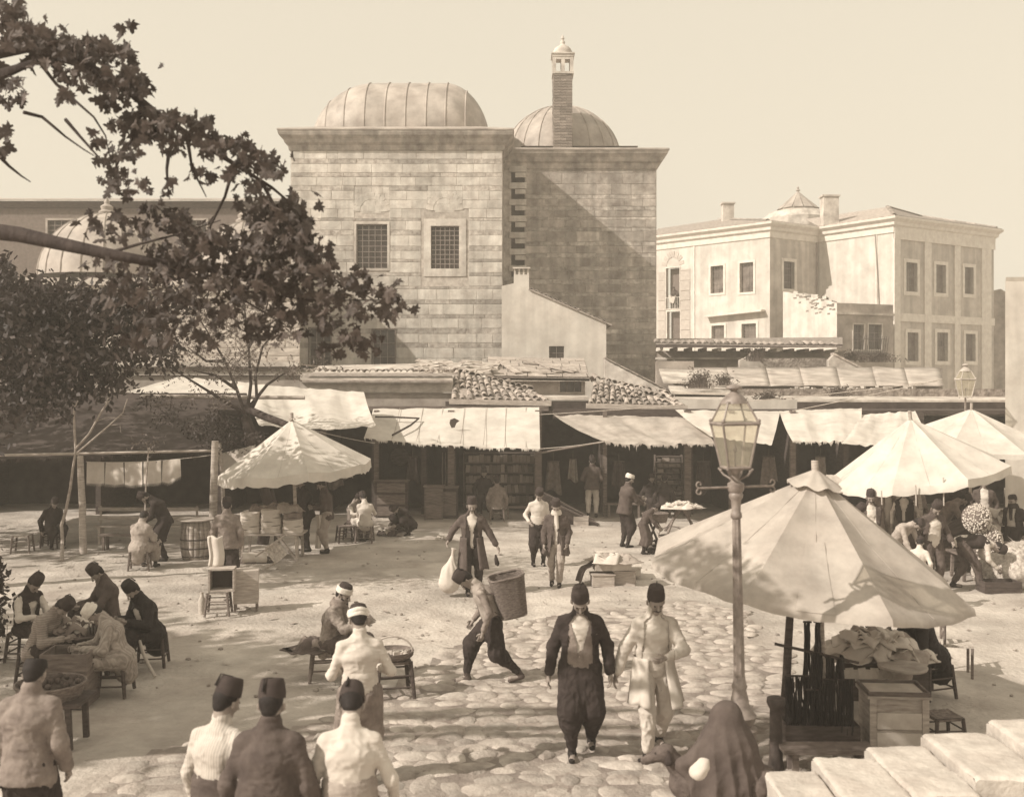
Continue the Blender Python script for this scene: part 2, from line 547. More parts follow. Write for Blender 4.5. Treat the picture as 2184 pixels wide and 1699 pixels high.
def ring_tube(c, dirv, rx, ry, r, tilt=0.0, side=None, n=18, m=6, wob=0.0, fr=None):
    """Torus-like wrap round an axis."""
    d, s_, u = fr
    mb = MB(); vs, fs = [], []
    for i in range(n):
        a = 2 * PI * i / n
        e = s_ * math.cos(a) * rx + u * math.sin(a) * ry
        ctr = Vector(c) + e + d * (tilt * math.sin(a) + wob * math.sin(3 * a))
        en = e.normalized()
        for j in range(m):
            b = 2 * PI * j / m
            vs.append(ctr + en * math.cos(b) * r * 0.8 + d * math.sin(b) * r * 1.15)
    for i in range(n):
        for j in range(m):
            fs.append((i * m + j, ((i + 1) % n) * m + j, ((i + 1) % n) * m + (j + 1) % m, i * m + (j + 1) % m))
    return vs, fs

PID = [0]
def person(label, px, d, rot=0, h=1.70, z=None, pz=0.93, lean=3, side=0, hunch=4, nod=5, yaw=0, headside=0,
           wl=None, wr=None, al=None, ar=None, kl=(0.1, -1, 0), kr=(-0.1, -1, 0), el=(0.4, 0.6, -0.4), er=(-0.4, 0.6, -0.4),
           top='shirt', top_m=None, legs='shalvar', legs_m=None, coat=None, coat_m=None, coat_len=0.35, sash=None,
           vest=None, hat='fez', hat_m=None, face='moustache', shoes=None, res=None, front=0.0, collar=None, scarf=None,
           apron=None, group=None, seated=False, open_w=0.09, barefoot=False, fat=1.0, name='person', loc=None):
    """A standing or seated figure. Local frame: looks towards -Y at rot 0, its left hand is +X."""
    PID[0] += 1; seed = PID[0]
    if loc is None:
        base = GD(px, d)
    else:
        base = Vector(loc)
    if z is not None: base.z = z
    root = thing(name, label, 'person' if name == 'person' else name, base, math.radians(rot), group)
    k = h / 1.70
    root.scale = (k, k, k)
    res = res or (0.0115 if d < 15 else (0.017 if d < 22 else 0.022))
    X = Vector((1, 0, 0))
    def up(deg):
        a = math.radians(deg); b = math.radians(side)
        return Vector((math.sin(b), -math.sin(a) * math.cos(b), math.cos(a) * math.cos(b)))
    U1, U2, U3 = up(lean), up(lean + hunch), up(lean + hunch + nod * 0.5)
    P = Vector((0, 0, pz))
    waist = P + U1 * 0.12; chest = P + U1 * 0.33; neck = chest + U2 * 0.20
    sideax = X - U2 * X.dot(U2); sideax.normalize()
    SL = neck - U2 * 0.105 + sideax * 0.165; SR = neck - U2 * 0.105 - sideax * 0.165
    HL = P + X * 0.095 - Vector((0, 0, 0.02)); HR = P - X * 0.095 - Vector((0, 0, 0.02))
    if al is None: al = (0.11, 0, 0.09)
    if ar is None: ar = (-0.11, 0, 0.09)
    KL, AL = bone2(HL, Vector(al), 0.43, 0.42, kl)
    KR, AR = bone2(HR, Vector(ar), 0.43, 0.42, kr)
    if wl is None: wl = (0.27, -0.02, pz - 0.06)
    if wr is None: wr = (-0.27, -0.02, pz - 0.06)
    EL, WL = bone2(SL, Vector(wl), 0.29, 0.26, el)
    ER, WR = bone2(SR, Vector(wr), 0.29, 0.26, er)
    # head frame
    hp = math.radians(lean + hunch + nod)
    R = Matrix.Rotation(math.radians(headside), 3, 'Y') @ Matrix.Rotation(math.radians(yaw), 3, 'Z') @ Matrix.Rotation(hp, 3, 'X')
    Hu = R @ Vector((0, 0, 1)); Hf = R @ Vector((0, -1, 0)); Hs = R @ Vector((1, 0, 0))
    Hc = neck + U3 * 0.085 + Hu * 0.075
    Hc = Hc - U3 * 0.03
    def hd(x, f, u): return Hc + Hs * x + Hf * f + Hu * u
    fw = Vector((0, -1, 0)); fw = (fw - U2 * fw.dot(U2)).normalized()
    # skin body
    pr = [cap(P, waist, 0.10, 0.088, X, 1.35), cap(waist, chest, 0.088, 0.104, X, 1.3), cap(chest, neck - U2 * 0.09, 0.10, 0.06, sideax, 1.45),
          cap(SL, SR, 0.038), cap(neck - U2 * 0.03, hd(0, -0.02, -0.03), 0.062, 0.058)]
    for (s0, e0, w0) in ((SL, EL, WL), (SR, ER, WR)):
        pr += [cap(s0, e0, 0.040, 0.032), cap(e0, w0, 0.032, 0.026)]
    for (h0, k0, a0) in ((HL, KL, AL), (HR, KR, AR)):
        pr += [cap(h0, k0, 0.075, 0.045), cap(k0, k0.lerp(a0, .35), 0.042, 0.045), cap(k0.lerp(a0, .35), a0, 0.055, 0.035)]
        pr += [cap(a0 - Vector((0, -0.03, 0.05)), a0 + Vector((0, -0.13, -0.06)), 0.035, 0.03, X, 1.2)]
    # head
    pr += [cap(hd(0, -0.02, 0.035), hd(0, 0.025, 0.035), 0.074, 0.070, nv(Hs), 0.98), cap(hd(0, 0.035, 0.0), hd(0, 0.045, -0.06), 0.058, 0.038),
           cap(hd(0, 0.06, -0.075), hd(0, 0.065, -0.08), 0.026)]
    pr += [cap(hd(0.036, 0.052, -0.02), hd(0.036, 0.06, -0.022), 0.024), cap(hd(-0.036, 0.052, -0.02), hd(-0.036, 0.06, -0.022), 0.024)]
    for (w0, e0, s_) in ((WL, EL, 1), (WR, ER, -1)):
        fd = (w0 - e0).normalized()
        pr.append(cap(w0 + fd * 0.03, w0 + fd * 0.075, 0.020, 0.026, nv(X), 1.15))
    V, Q = surf(pr, min(res, 0.015), 0.022)
    V = relax(V, Q, 1)
    mb = MB(); mb.v = V.tolist(); mb.f = [tuple(q) for q in Q.tolist()]
    # nose, brow, ears
    mb.tube([hd(0, 0.098, 0.018), hd(0, 0.108, 0.0), hd(0, 0.122, -0.022), hd(0, 0.104, -0.032)], [0.008, 0.011, 0.016, 0.010], 7)
    mb.tube([hd(-0.045, 0.082, 0.022), hd(-0.015, 0.097, 0.027), hd(0.015, 0.097, 0.027), hd(0.045, 0.082, 0.022)], 0.008, 6)
    for s_ in (-1, 1):
        mb.tube([hd(0.072 * s_, 0.0, 0.015), hd(0.086 * s_, -0.008, 0.02), hd(0.086 * s_, -0.005, -0.012), hd(0.072 * s_, 0.005, -0.025)], [0.008, 0.013, 0.012, 0.007], 6)
    # fingers
    for (w0, e0, s_) in ((WL, EL, 1), (WR, ER, -1)):
        fd = (w0 - e0).normalized()
        inw = Vector((-s_, -0.15, 0)); inw = (inw - fd * inw.dot(fd))
        if inw.length < 0.2: inw = Vector((0, 0, -1)) - fd * Vector((0, 0, -1)).dot(fd)
        inw.normalize()                       # palm normal
        acr = fd.cross(inw).normalized()      # across the knuckles
        if acr.dot(Vector((0, -1, 0))) < 0: acr = -acr
        for i, (off, ln) in enumerate(((0.030, 0.072), (0.010, 0.082), (-0.010, 0.076), (-0.029, 0.060))):
            p0 = w0 + fd * 0.085 + acr * off
            p1 = p0 + (fd * 0.93 + inw * 0.25).normalized() * ln * 0.42
            p2 = p1 + (fd * 0.75 + inw * 0.65).normalized() * ln * 0.33
            p3 = p2 + (fd * 0.45 + inw * 0.9).normalized() * ln * 0.27
            mb.tube([p0 - fd * 0.03, p1, p2, p3], [0.0105, 0.0098, 0.009, 0.0072], 6)
        t0 = w0 + fd * 0.035 + acr * 0.022
        mb.tube([t0, t0 + (acr * 0.8 + fd * 0.6 + inw * 0.3).normalized() * 0.038, t0 + (acr * 0.65 + fd * 1.0 + inw * 0.6).normalized() * 0.07], [0.013, 0.011, 0.008], 6)
    me = mb.mesh('body', M_SKIN, True)
    link('body', me, root)
    # face
    if d < 25:
        for s_ in (-1, 1):
            e = MB(); e.ball(tuple(hd(0.031 * s_, 0.084, 0.004)), 0.0105, 8, 6)
            e.build('eye', M_HAIR, root, True)
    if face in ('moustache', 'both'):
        e = MB(); e.tube([hd(-0.042, 0.082, -0.052), hd(-0.02, 0.103, -0.044), hd(0, 0.110, -0.041), hd(0.02, 0.103, -0.044), hd(0.042, 0.082, -0.052)], [0.003, 0.007, 0.008, 0.007, 0.003], 7)
        e.build('moustache', M_HAIR, root, True)
    if face in ('beard', 'greybeard', 'both'):
        V, Q = surf([cap(hd(-0.05, 0.045, -0.04), hd(0, 0.075, -0.085), 0.026, 0.036), cap(hd(0.05, 0.045, -0.04), hd(0, 0.075, -0.085), 0.026, 0.036),
                     cap(hd(0, 0.075, -0.09), hd(0, 0.07, -0.15), 0.038, 0.015)], 0.011, 0.02)
        link('beard', np_mesh('beard', V, Q, M_BEARDG if face == 'greybeard' else M_HAIR), root)
    # hair: cap round back and sides
    V, Q = surf([cap(hd(0, -0.03, 0.04), hd(0, 0.0, 0.05), 0.078, 0.076), cap(hd(0, -0.045, -0.02), hd(0, -0.035, 0.02), 0.052, 0.066, nv(Hs), 1.1)], 0.012, 0.02)
    c = V[Q].mean(1) - nv(Hc)
    Q = Q[(c @ nv(Hf) < 0.035)]
    link('hair', np_mesh('hair', V, Q, M_HAIR), root)
    # hat
    rot_h = Matrix((Hs, -Hf, Hu)).transposed()
    tip = Matrix.Rotation(math.radians(random.uniform(-4, 4)), 3, 'X') @ Matrix.Rotation(math.radians(random.uniform(-4, 4)), 3, 'Y')
    rh = rot_h @ tip
    hm = hat_m or M_FEZ
    if hat in ('fez', 'turban', 'wrap', 'roundcap'):
        hh = 0.128 if hat == 'fez' else (0.10 if hat == 'turban' else 0.07)
        r0 = 0.092
        e = MB()
        e.lathe([(0.070, 0.0), (r0, 0.0), (r0 * 0.985, hh * 0.3), (r0 * 0.90, hh * 0.72), (r0 * 0.80, hh * 0.97), (r0 * 0.74, hh), (0.01, hh + 0.001)], 20,
                hd(0, -0.004, 0.058), rot=rh, sy=1.08)
        fz = e.build('fez' if hat != 'roundcap' else 'cap', hm, root, True)
        if hat == 'fez':
            e = MB(); tp = hd(0, -0.004, 0.058) + rh @ Vector((0, 0, hh + 0.003)); q = rh @ Vector((0.03, 0.09, -0.0)); q2 = rh @ Vector((0.035, 0.105, -0.085))
            e.tube([tp, tp + q * 0.7, tp + q, tp + q2], [0.003, 0.004, 0.005, 0.010], 6)
            e.build('tassel', M_HAIR, fz, True)
        if hat in ('turban', 'wrap'):
            e = MB()
            for i, (zz, rr, tl) in enumerate(((0.062, 0.090, 0.012), (0.082, 0.094, -0.012), (0.100, 0.088, 0.014), (0.118, 0.080, -0.010)) if hat == 'wrap' else
                                             ((0.056, 0.092, 0.010), (0.076, 0.095, -0.012), (0.094, 0.090, 0.008))):
                vs, fs = ring_tube(hd(0, -0.004, zz), Hu, rr, rr * 1.06, 0.019, tl, fr=(Hu, Hs, Hf), wob=0.003)
                e.add(vs, fs)
            e.build('turban', M_TURB, root, True)
    # legs
    lm = legs_m or M_DCLOTH
    if legs:
        rr = {'shalvar': (0.112, 0.118, 0.075, 0.05), 'trousers': (0.105, 0.082, 0.072, 0.062), 'baggy': (0.125, 0.125, 0.10, 0.055), 'slim': (0.10, 0.07, 0.065, 0.052)}[legs]
        pr = [cap(P - Vector((0, 0, 0.0)), waist - U1 * 0.02, 0.120 * fat, 0.112 * fat, X, 1.28)]
        for (h0, k0, a0) in ((HL, KL, AL), (HR, KR, AR)):
            mid = k0.lerp(a0, 0.28); low = a0 + (k0 - a0).normalized() * 0.05
            pr += [cap(h0, k0, rr[0] * fat, rr[1] * fat), cap(k0, mid, rr[1] * fat, (rr[1] + rr[2]) / 2), cap(mid, low, rr[2], rr[3])]
        if legs in ('shalvar', 'baggy') and not seated:
            cm = (KL + KR) / 2
            dr = 0.26 if legs == 'baggy' else 0.16
            pr.append(cap(P - Vector((0, 0, 0.06)), P.lerp(cm, dr / 0.43 + 0.1), 0.14, 0.12, X, 1.1))
        cloth('trousers', pr, lm, root, res, 0.035, 0.014 if legs != 'slim' else 0.008, (16, 16, 7), seed)
    # upper garment
    tm = top_m or M_SHIRT
    def torso(o, low=-0.05, arms=True, slv=1.0, lowr=1.0):
        q = [cap(P + U1 * low, waist, (0.125 + o) * fat * lowr, (0.118 + o) * fat, X, 1.33), cap(waist, chest, (0.118 + o) * fat, (0.13 + o), X, 1.32),
             cap(chest, neck - U2 * 0.085, 0.128 + o, 0.085 + o * .6, sideax, 1.5), cap(SL, SR, 0.045 + o * .5), cap(neck - U2 * 0.045, SL + U2 * .005, 0.052 + o * .5, 0.050 + o * .6), cap(neck - U2 * 0.045, SR + U2 * .005, 0.052 + o * .5, 0.050 + o * .6),
             cap(neck - U2 * 0.05, neck + U2 * 0.034, 0.074 + o, 0.067 + o * .5)]
        if arms:
            for (s0, e0, w0) in ((SL, EL, WL), (SR, ER, WR)):
                we = e0.lerp(w0, 0.93 * slv)
                q += [cap(s0, e0, 0.056 + o * .7, 0.049 + o * .7), cap(e0, we, 0.049 + o * .7, 0.040 + o * .6)]
        return q
    def tcoord(c):                        # side / front / along spine of face centres
        c = c - nv(P)
        return c @ nv(X), c @ nv(fw), c @ nv(U1)
    cloth('shirt', torso(0.0, -0.02 if sash or vest or coat else -0.10, True), tm, root, res, 0.03, 0.010, (9, 9, 15), seed + 1)
    if vest is not None:
        def kv(c):
            s_, f_, u_ = tcoord(c)
            return ~((np.abs(s_) < 0.03 + 0.30 * np.clip(u_ - 0.22, 0, 1)) & (f_ > 0.04)) 
        cloth('waistcoat', torso(0.014, 0.0, False), vest, root, res, 0.03, 0.004, (8, 8, 10), seed + 2, kv)
    if sash is not None:
        cloth('sash', [cap(P + U1 * 0.02, P + U1 * 0.13, 0.138 * fat, 0.132 * fat, X, 1.32)], sash, root, res, 0.02, 0.008, (5, 5, 40), seed + 3)
    if coat in ('jacket', 'long', 'closed', 'robe'):
        cm = coat_m or M_DCLOTH
        low = {'jacket': -0.02, 'long': -0.08, 'closed': -0.10, 'robe': -0.08}[coat]
        def kc(c):
            s_, f_, u_ = tcoord(c)
            cut = (np.abs(s_) < open_w + 0.06 * np.clip(0.35 - u_, 0, 1)) & (f_ > 0.03) & (u_ < 0.6)
            base = np.ones(len(s_), bool)
            base &= ~((u_ < low - 0.045) & (np.abs(s_) < 0.19) & (np.abs(f_) < 0.17))
            return base & (~cut if coat != 'closed' else base)
        cloth(coat if coat in ('robe',) else 'jacket' if coat != 'long' else 'coat', torso(0.012, low, True, 0.98, 1.2 if coat == 'closed' else 1.1), cm, root, res, 0.03, 0.010, (9, 9, 12), seed + 4, kc, thick=0.008)
        if coat in ('long', 'robe') and not seated:
            nA, nM = 44, 14
            z0 = P.z + 0.10; z1 = z0 - 0.14 - coat_len
            vs = []
            a0_, a1_ = (-PI / 2 + (0.42 if coat == 'long' else 0.0), 1.5 * PI - (0.42 if coat == 'long' else 0.0))
            for j in range(nM + 1):
                t = j / nM; zz = z0 + (z1 - z0) * t
                def legp(h0, k0, a0):
                    if zz > h0.z: return h0 + (P - h0) * 0.0
                    if zz > k0.z: return h0.lerp(k0, (h0.z - zz) / max(h0.z - k0.z, 1e-3))
                    return k0.lerp(a0, min((k0.z - zz) / max(k0.z - a0.z, 1e-3), 1))
                l, r = legp(HL, KL, AL), legp(HR, KR, AR)
                c = (l + r) / 2
                if zz > P.z: c = P + U1 * (zz - P.z)
                rx = abs(l.x - r.x) / 2 + 0.105 + 0.06 * t; ry = abs(l.y - r.y) / 2 + 0.145 + 0.05 * t
                for i in range(nA + 1):
                    a = a0_ + (a1_ - a0_) * i / nA
                    fo = 1 + 0.07 * t * math.sin(a * 9 + seed) + 0.05 * t * math.sin(a * 5 + 2 * seed)
                    vs.append((c.x + rx * math.cos(a) * fo, c.y + ry * math.sin(a) * fo, zz + 0.02 * math.sin(a * 3 + seed) * t))
            fs = [(j * (nA + 1) + i, j * (nA + 1) + i + 1, (j + 1) * (nA + 1) + i + 1, (j + 1) * (nA + 1) + i) for j in range(nM) for i in range(nA)]
            o = link('coat_skirt', np_mesh('coat_skirt', np.array(vs), fs, cm), root)
            md = o.modifiers.new('thickness', 'SOLIDIFY'); md.thickness = 0.01
        if coat in ('long', 'robe') and seated:
            pr = [cap(P, P + U1 * 0.1, 0.16, 0.15, X, 1.25)]
            for (h0, k0, a0) in ((HL, KL, AL), (HR, KR, AR)):
                pr += [cap(h0, k0, 0.14, 0.115), cap(k0, k0.lerp(a0, 0.7), 0.11, 0.10)]
            pr += [cap((HL + HR) / 2 - Vector((0, -0.08, 0.0)), (HL + HR) / 2 - Vector((0, -0.12, 0.22)), 0.15, 0.13, X, 1.3)]
            cloth('coat_skirt', pr, cm, root, res, 0.06, 0.014, (12, 12, 8), seed + 6)
    if collar is not None:
        vs, fs = ring_tube(neck + U2 * 0.015, U2, 0.062, 0.064, 0.014, 0.012, fr=(U2, sideax, fw))
        e = MB(); e.add(vs, fs); e.build('collar', collar, root, True)
    if scarf is not None:
        e = MB()
        for q_ in (0, 1):
            vs, fs = ring_tube(neck + U2 * (-0.005 + 0.04 * q_), U2, 0.088 - 0.012 * q_, 0.10 - 0.012 * q_, 0.034, 0.02, fr=(U2, sideax, fw), wob=0.006)
            e.add(vs, fs)
        cb = chest + fw * 0.15
        e.tube([neck + fw * 0.10 - U2 * 0.02, cb + X * 0.02, cb - U1 * 0.07 + X * 0.03], [0.04, 0.035, 0.03], 8)
        e.build('scarf', scarf, root, True)
    if apron is not None:
        e = MB()
        e.grid(lambda u, v: (P.x + (u - .5) * (0.34 + 0.1 * v), P.y - 0.165 - 0.02 * math.sin(u * 14) - 0.05 * v, P.z + 0.12 - v * 0.55), 14, 8)
        e.build('apron', apron, root, True, solid=0.008)
    # shoes
    if not barefoot:
        sm = shoes or M_HAIR
        for (a0, k0) in ((AL, KL), (AR, KR)):
            sh = (k0 - a0).normalized()
            fx = Vector((a0.x * 0.25, -1, 0)).normalized() if abs(sh.z) > 0.75 else Vector((0, -1, -0.25)).normalized()
            pr = [cap(a0 + sh * 0.03, a0 - Vector((0, 0, 0.045)) - fx * 0.02, 0.045, 0.042, X, 0.95), cap(a0 - Vector((0, 0, 0.05)) - fx * 0.03, a0 - Vector((0, 0, 0.062)) + fx * 0.14, 0.038, 0.028, X, 1.2)]
            V, Q = surf(pr, 0.012, 0.02)
            if abs(sh.z) > 0.5 and a0.z < 0.12: V[:, 2] = np.maximum(V[:, 2], 0.0)
            link('shoe', np_mesh('shoe', V, Q, sm), root)
    return root

SEAT = dict(seated=True, pz=0.50, al=(0.14, -0.42, 0.09), ar=(-0.14, -0.42, 0.09))
# ------------------------------------------------------------------ ground
def ground_grid():
    ys = np.concatenate([np.arange(-14, 6, 2.0), np.arange(6, 36, 0.11), np.arange(36, 80, 3.0), np.array([100, 160, 300, 600])])
    xs = np.concatenate([np.array([-400, -150, -60, -35, -25]), np.arange(-18, 18, 0.16), np.array([18, 25, 35, 60, 150, 400])])
    X, Y = np.meshgrid(xs, ys)
    Z = np.array([[gz(x, y) for x in xs] for y in ys])
    P3 = np.stack([X.ravel(), Y.ravel(), np.zeros(X.size)], 1)
    n = hashnoise(P3 * 2.7, 3) * 0.014 + hashnoise(P3 * 5.3, 4) * 0.011
    near = ((X > -18) & (X < 18) & (Y > 6) & (Y < 36)).ravel()
    Z = Z.ravel() + np.where(near, n, 0) - 0.004
    nx = len(xs)
    fs = [(j * nx + i, j * nx + i + 1, (j + 1) * nx + i + 1, (j + 1) * nx + i) for j in range(len(ys) - 1) for i in range(nx - 1)]
    me = bpy.data.meshes.new('ground')
    me.from_pydata(np.stack([X.ravel(), Y.ravel(), Z], 1).tolist(), [], fs)
    me.materials.append(M_DIRT); me.shade_smooth()
    o = bpy.data.objects.new('ground', me); COL.objects.link(o)
    return setp(o, 'trodden pale earth of the market square', kind='structure')
ground = ground_grid()

# cobbled part of the square: worn uneven stones
def cobble_mesh(i):
    r = random.Random(i)
    n = 9
    mb = MB(); vs = []; 
    rad = [r.uniform(0.78, 1.12) for _ in range(n)]
    tx, ty = r.uniform(-.12, .12), r.uniform(-.12, .12)
    for (s, z) in ((1.0, -0.6), (0.97, 0.15), (0.78, 0.62), (0.42, 0.92)):
        for k in range(n):
            a = 2 * PI * k / n
            q = s * rad[k]
            vs.append((0.5 * q * math.cos(a), 0.5 * q * math.sin(a), z + (tx * math.cos(a) + ty * math.sin(a)) * max(z, 0) + r.uniform(-.05, .05)))
    vs.append((0, 0, 1.0))
    fs = [(j * n + k, j * n + (k + 1) % n, (j + 1) * n + (k + 1) % n, (j + 1) * n + k) for j in range(3) for k in range(n)]
    fs += [(3 * n + k, 3 * n + (k + 1) % n, 4 * n) for k in range(n)]
    mb.add(vs, fs)
    return mb.mesh('cobble', M_COB, True)
COB = [cobble_mesh(i) for i in range(12)]
pave = bpy.data.objects.new('cobbled_pavement', None); COL.objects.link(pave)
setp(pave, 'worn rounded cobbles across the middle of the square', kind='structure')
def in_cobbles(x, y):
    px = CXP + x / y * F; py = HOR + HC / y * F
    edge = np.interp(py, [1290, 1330, 1400, 1480, 1540, 1600, 1700, 2100], [1330, 1080, 930, 800, 680, 330, 180, 150])
    redge = np.interp(py, [1290, 1400, 1480, 1550, 1700, 2100], [1560, 1660, 1700, 1700, 2300, 2300])
    n = mnoise.noise(Vector((x * .8, y * .8, 9))) * 60
    return py > 1290 + n * .3 and edge + n < px < redge + n
bed = MB(); vid = {}
for iy in range(0, 150):
    for ix in range(0, 150):
        x_, y_ = -6 + ix * .09, 6.4 + iy * .09
        if in_cobbles(x_ + .045, y_ + .045):
            q = []
            for dx, dy in ((0, 0), (1, 0), (1, 1), (0, 1)):
                k_ = (ix + dx, iy + dy)
                if k_ not in vid:
                    vid[k_] = len(bed.v); X_, Y_ = -6 + k_[0] * .09, 6.4 + k_[1] * .09
                    bed.v.append((X_, Y_, gz(X_, Y_) + .012 + .006 * mnoise.noise(Vector((X_ * 4, Y_ * 4, 3)))))
                q.append(vid[k_])
            bed.f.append(tuple(q))
bed.build('bedding', M_MUD, pave, True)
stones = []
y = 6.4; row = 0
while y < 18.5:
    sy = 0.25 + 0.06 * math.sin(row * 1.7)
    x = -5.5 + (row % 2) * 0.17
    while x < 6.5:
        sx = random.uniform(0.18, 0.46)
        cx_, cy_ = x + sx / 2, y + random.uniform(-.05, .05) + 0.25 * mnoise.noise(Vector((x * .5, y * .5, 2)))
        if in_cobbles(cx_, cy_) and random.random() < 0.97:
            stones.append((cx_, cy_, sx * random.uniform(1.04, 1.22), sy * random.uniform(1.08, 1.36)))
        x += sx
    y += sy * 0.86; row += 1
def vis_cob(s):
    py = HOR + HC / s[1] * F; px = CXP + s[0] / s[1] * F
    return py < 1720 and -20 < px < 2200
vis = sorted([s for s in stones if vis_cob(s)], key=lambda s: s[1])
rest = vis[300:] + [s for s in stones if not vis_cob(s)]
def stone_tf(s, r):
    hgt = r.uniform(0.014, 0.045)
    return Matrix.Translation((s[0], s[1], gz(s[0], s[1]) + 0.004)) @ Matrix.Rotation(r.uniform(-.5, .5), 4, 'Z') @ Matrix.Rotation(r.uniform(-.06, .06), 4, 'X') @ Matrix.Diagonal((s[2], s[3] * r.uniform(.75, 1.15), hgt, 1))
for i, s in enumerate(vis[:300]):
    o = inst('cobble', COB[i % 12], pave)
    o.matrix_basis = stone_tf(s, random)
mb = MB()
for i, s in enumerate(rest):
    me = COB[i % 12]; T = stone_tf(s, random)
    mb.add([T @ v.co for v in me.vertices], [tuple(p.vertices) for p in me.polygons])
o = mb.build('cobbles', M_COB, pave, True); o['kind'] = 'stuff'

# pebbles and litter
mb = MB()
for i in range(520):
    px = random.uniform(0, 2184); py = random.uniform(1115, 1500) if i % 3 else random.uniform(1115, 1300)
    g = G(px, py); r = random.uniform(0.012, 0.04)
    mb.ball((g.x, g.y, g.z + r * 0.2), (r, r * random.uniform(.7, 1.2), r * 0.6), 6, 4, 0.2)
o = mb.build('pebbles', M_COB, None); setp(o, 'small pebbles strewn over the earth of the square', kind='stuff')

# ------------------------------------------------------------------ walls
class Face:
    def __init__(s, a, b):
        s.O = Vector((a[0], a[1], 0)); s.B = Vector((b[0], b[1], 0))
        s.L = (s.B - s.O).length; s.U = (s.B - s.O).normalized(); s.N = Vector((s.U.y, -s.U.x, 0))
    def pt(s, u, z, out=0.0):
        p = s.O + s.U * u + s.N * out; p.z = z; return p
    def uv(s, px, py):
        k = (px - CXP) / F
        t = s.O.dot(s.N) / (k * s.N.x + s.N.y)
        p = Vector((k * t, t, HC - (py - HOR) / F * t))
        return (p - s.O).dot(s.U), p.z
    def rect(s, x0, x1, y0, y1):
        u0, za = s.uv(x0, y0); u1, zb = s.uv(x1, y0)
        _, zc = s.uv((x0 + x1) / 2, y1); _, zt = s.uv((x0 + x1) / 2, y0)
        return (u0, u1, zc, zt)
    def rot(s):
        return math.atan2(s.U.y, s.U.x)
def wall(face, u0, u1, z0, z1, ops, mb, depth=0.25):
    us = sorted({u0, u1, *[o[0] for o in ops], *[o[1] for o in ops]}); zs = sorted({z0, z1, *[o[2] for o in ops], *[o[3] for o in ops]})
    us = [u for u in us if u0 <= u <= u1]; zs = [z for z in zs if z0 <= z <= z1]
    for i in range(len(us) - 1):
        for j in range(len(zs) - 1):
            cu, cz = (us[i] + us[i + 1]) / 2, (zs[j] + zs[j + 1]) / 2
            if any(o[0] < cu < o[1] and o[2] < cz < o[3] for o in ops): continue
            mb.add([face.pt(us[i], zs[j]), face.pt(us[i + 1], zs[j]), face.pt(us[i + 1], zs[j + 1]), face.pt(us[i], zs[j + 1])], [(0, 1, 2, 3)])
    for (a, b, c, d) in ops:
        q = [face.pt(a, c), face.pt(b, c), face.pt(b, d), face.pt(a, d)]; r = [p - face.N * depth for p in q]
        mb.add(q + r, [(0, 4, 5, 1), (1, 5, 6, 2), (2, 6, 7, 3), (3, 7, 4, 0)])
def window(face, op, parent, depth=0.22, frame=0.12, bars=(4, 5), trim=True, mtrim=None, sill=False, proud=0.04, barr=0.012, pane_m=None):
    a, b, c, d = op
    mb = MB(); mb.add([face.pt(a, c, -depth + .01), face.pt(b, c, -depth + .01), face.pt(b, d, -depth + .01), face.pt(a, d, -depth + .01)], [(0, 1, 2, 3)])
    mb.v = [tuple(Vector(p)) for p in mb.v]
    w = mb.build('window', pane_m or M_WIN, parent, world=True)
    def sub(m, name, mt, sm=False):
        L = Vector(parent.location); m.v = [(p[0] - L.x, p[1] - L.y, p[2] - L.z) for p in m.v]
        return m.build(name, mt, w, sm)
    if trim:
        m = MB(); f = frame; pr = proud
        def bar(u0, u1, z0, z1):
            m.prism([face.pt(u0, z0, -0.02), face.pt(u1, z0, -0.02), face.pt(u1, z1, -0.02), face.pt(u0, z1, -0.02)], face.N * (pr + 0.02))
        bar(a - f, a, c, d); bar(b, b + f, c, d); bar(a - f, b + f, d, d + f); bar(a - f, b + f, c - f * (1.1 if not sill else .6), c)
        sub(m, 'frame', mtrim or M_TRIM)
    if bars:
        m = MB()
        for i in range(1, bars[0] + 1):
            u = a + (b - a) * i / (bars[0] + 1)
            m.tube([face.pt(u, c, -0.06), face.pt(u, d, -0.06)], barr, 5)
        for j in range(1, bars[1] + 1):
            z = c + (d - c) * j / (bars[1] + 1)
            m.tube([face.pt(a, z, -0.065), face.pt(b, z, -0.065)], barr, 5)
        sub(m, 'grille', M_IRONL)
    return w

def stone_mesh(i, m):
    r = random.Random(100 + i); mb = MB(); e = 0.035
    ring = lambda ex, ez, y, j: [(sx * (.5 - ex) + r.uniform(-j, j), y + r.uniform(-.1, .1) * (j > 0), sz * (.5 - ez) + r.uniform(-j, j)) for sx, sz in ((-1, -1), (1, -1), (1, 1), (-1, 1))]
    vs = ring(0, 0, 0, 0) + ring(0.0, 0.0, -.6, .012) + ring(e * .5, e * 1.3, -1, .012)
    fs = [(8, 9, 10, 11)] + [(k, (k + 1) % 4, 4 + (k + 1) % 4, 4 + k) for k in range(4)] + [(4 + k, 4 + (k + 1) % 4, 8 + (k + 1) % 4, 8 + k) for k in range(4)]
    mb.add(vs, fs)
    return mb.mesh('stone', m)
ST1 = [stone_mesh(i, M_STONE) for i in range(6)]
ST2 = [stone_mesh(i, M_STONE2) for i in range(6)]
ST3 = [stone_mesh(i, mat('brick_course', 0.47, 0.95, 0.3, 5, 0.5, 16, 7, rnd=0.25, world=True, dirt=(.9, .3), streak=.2)) for i in range(6)]
STP = [stone_mesh(i, M_PLAST2) for i in range(3)]
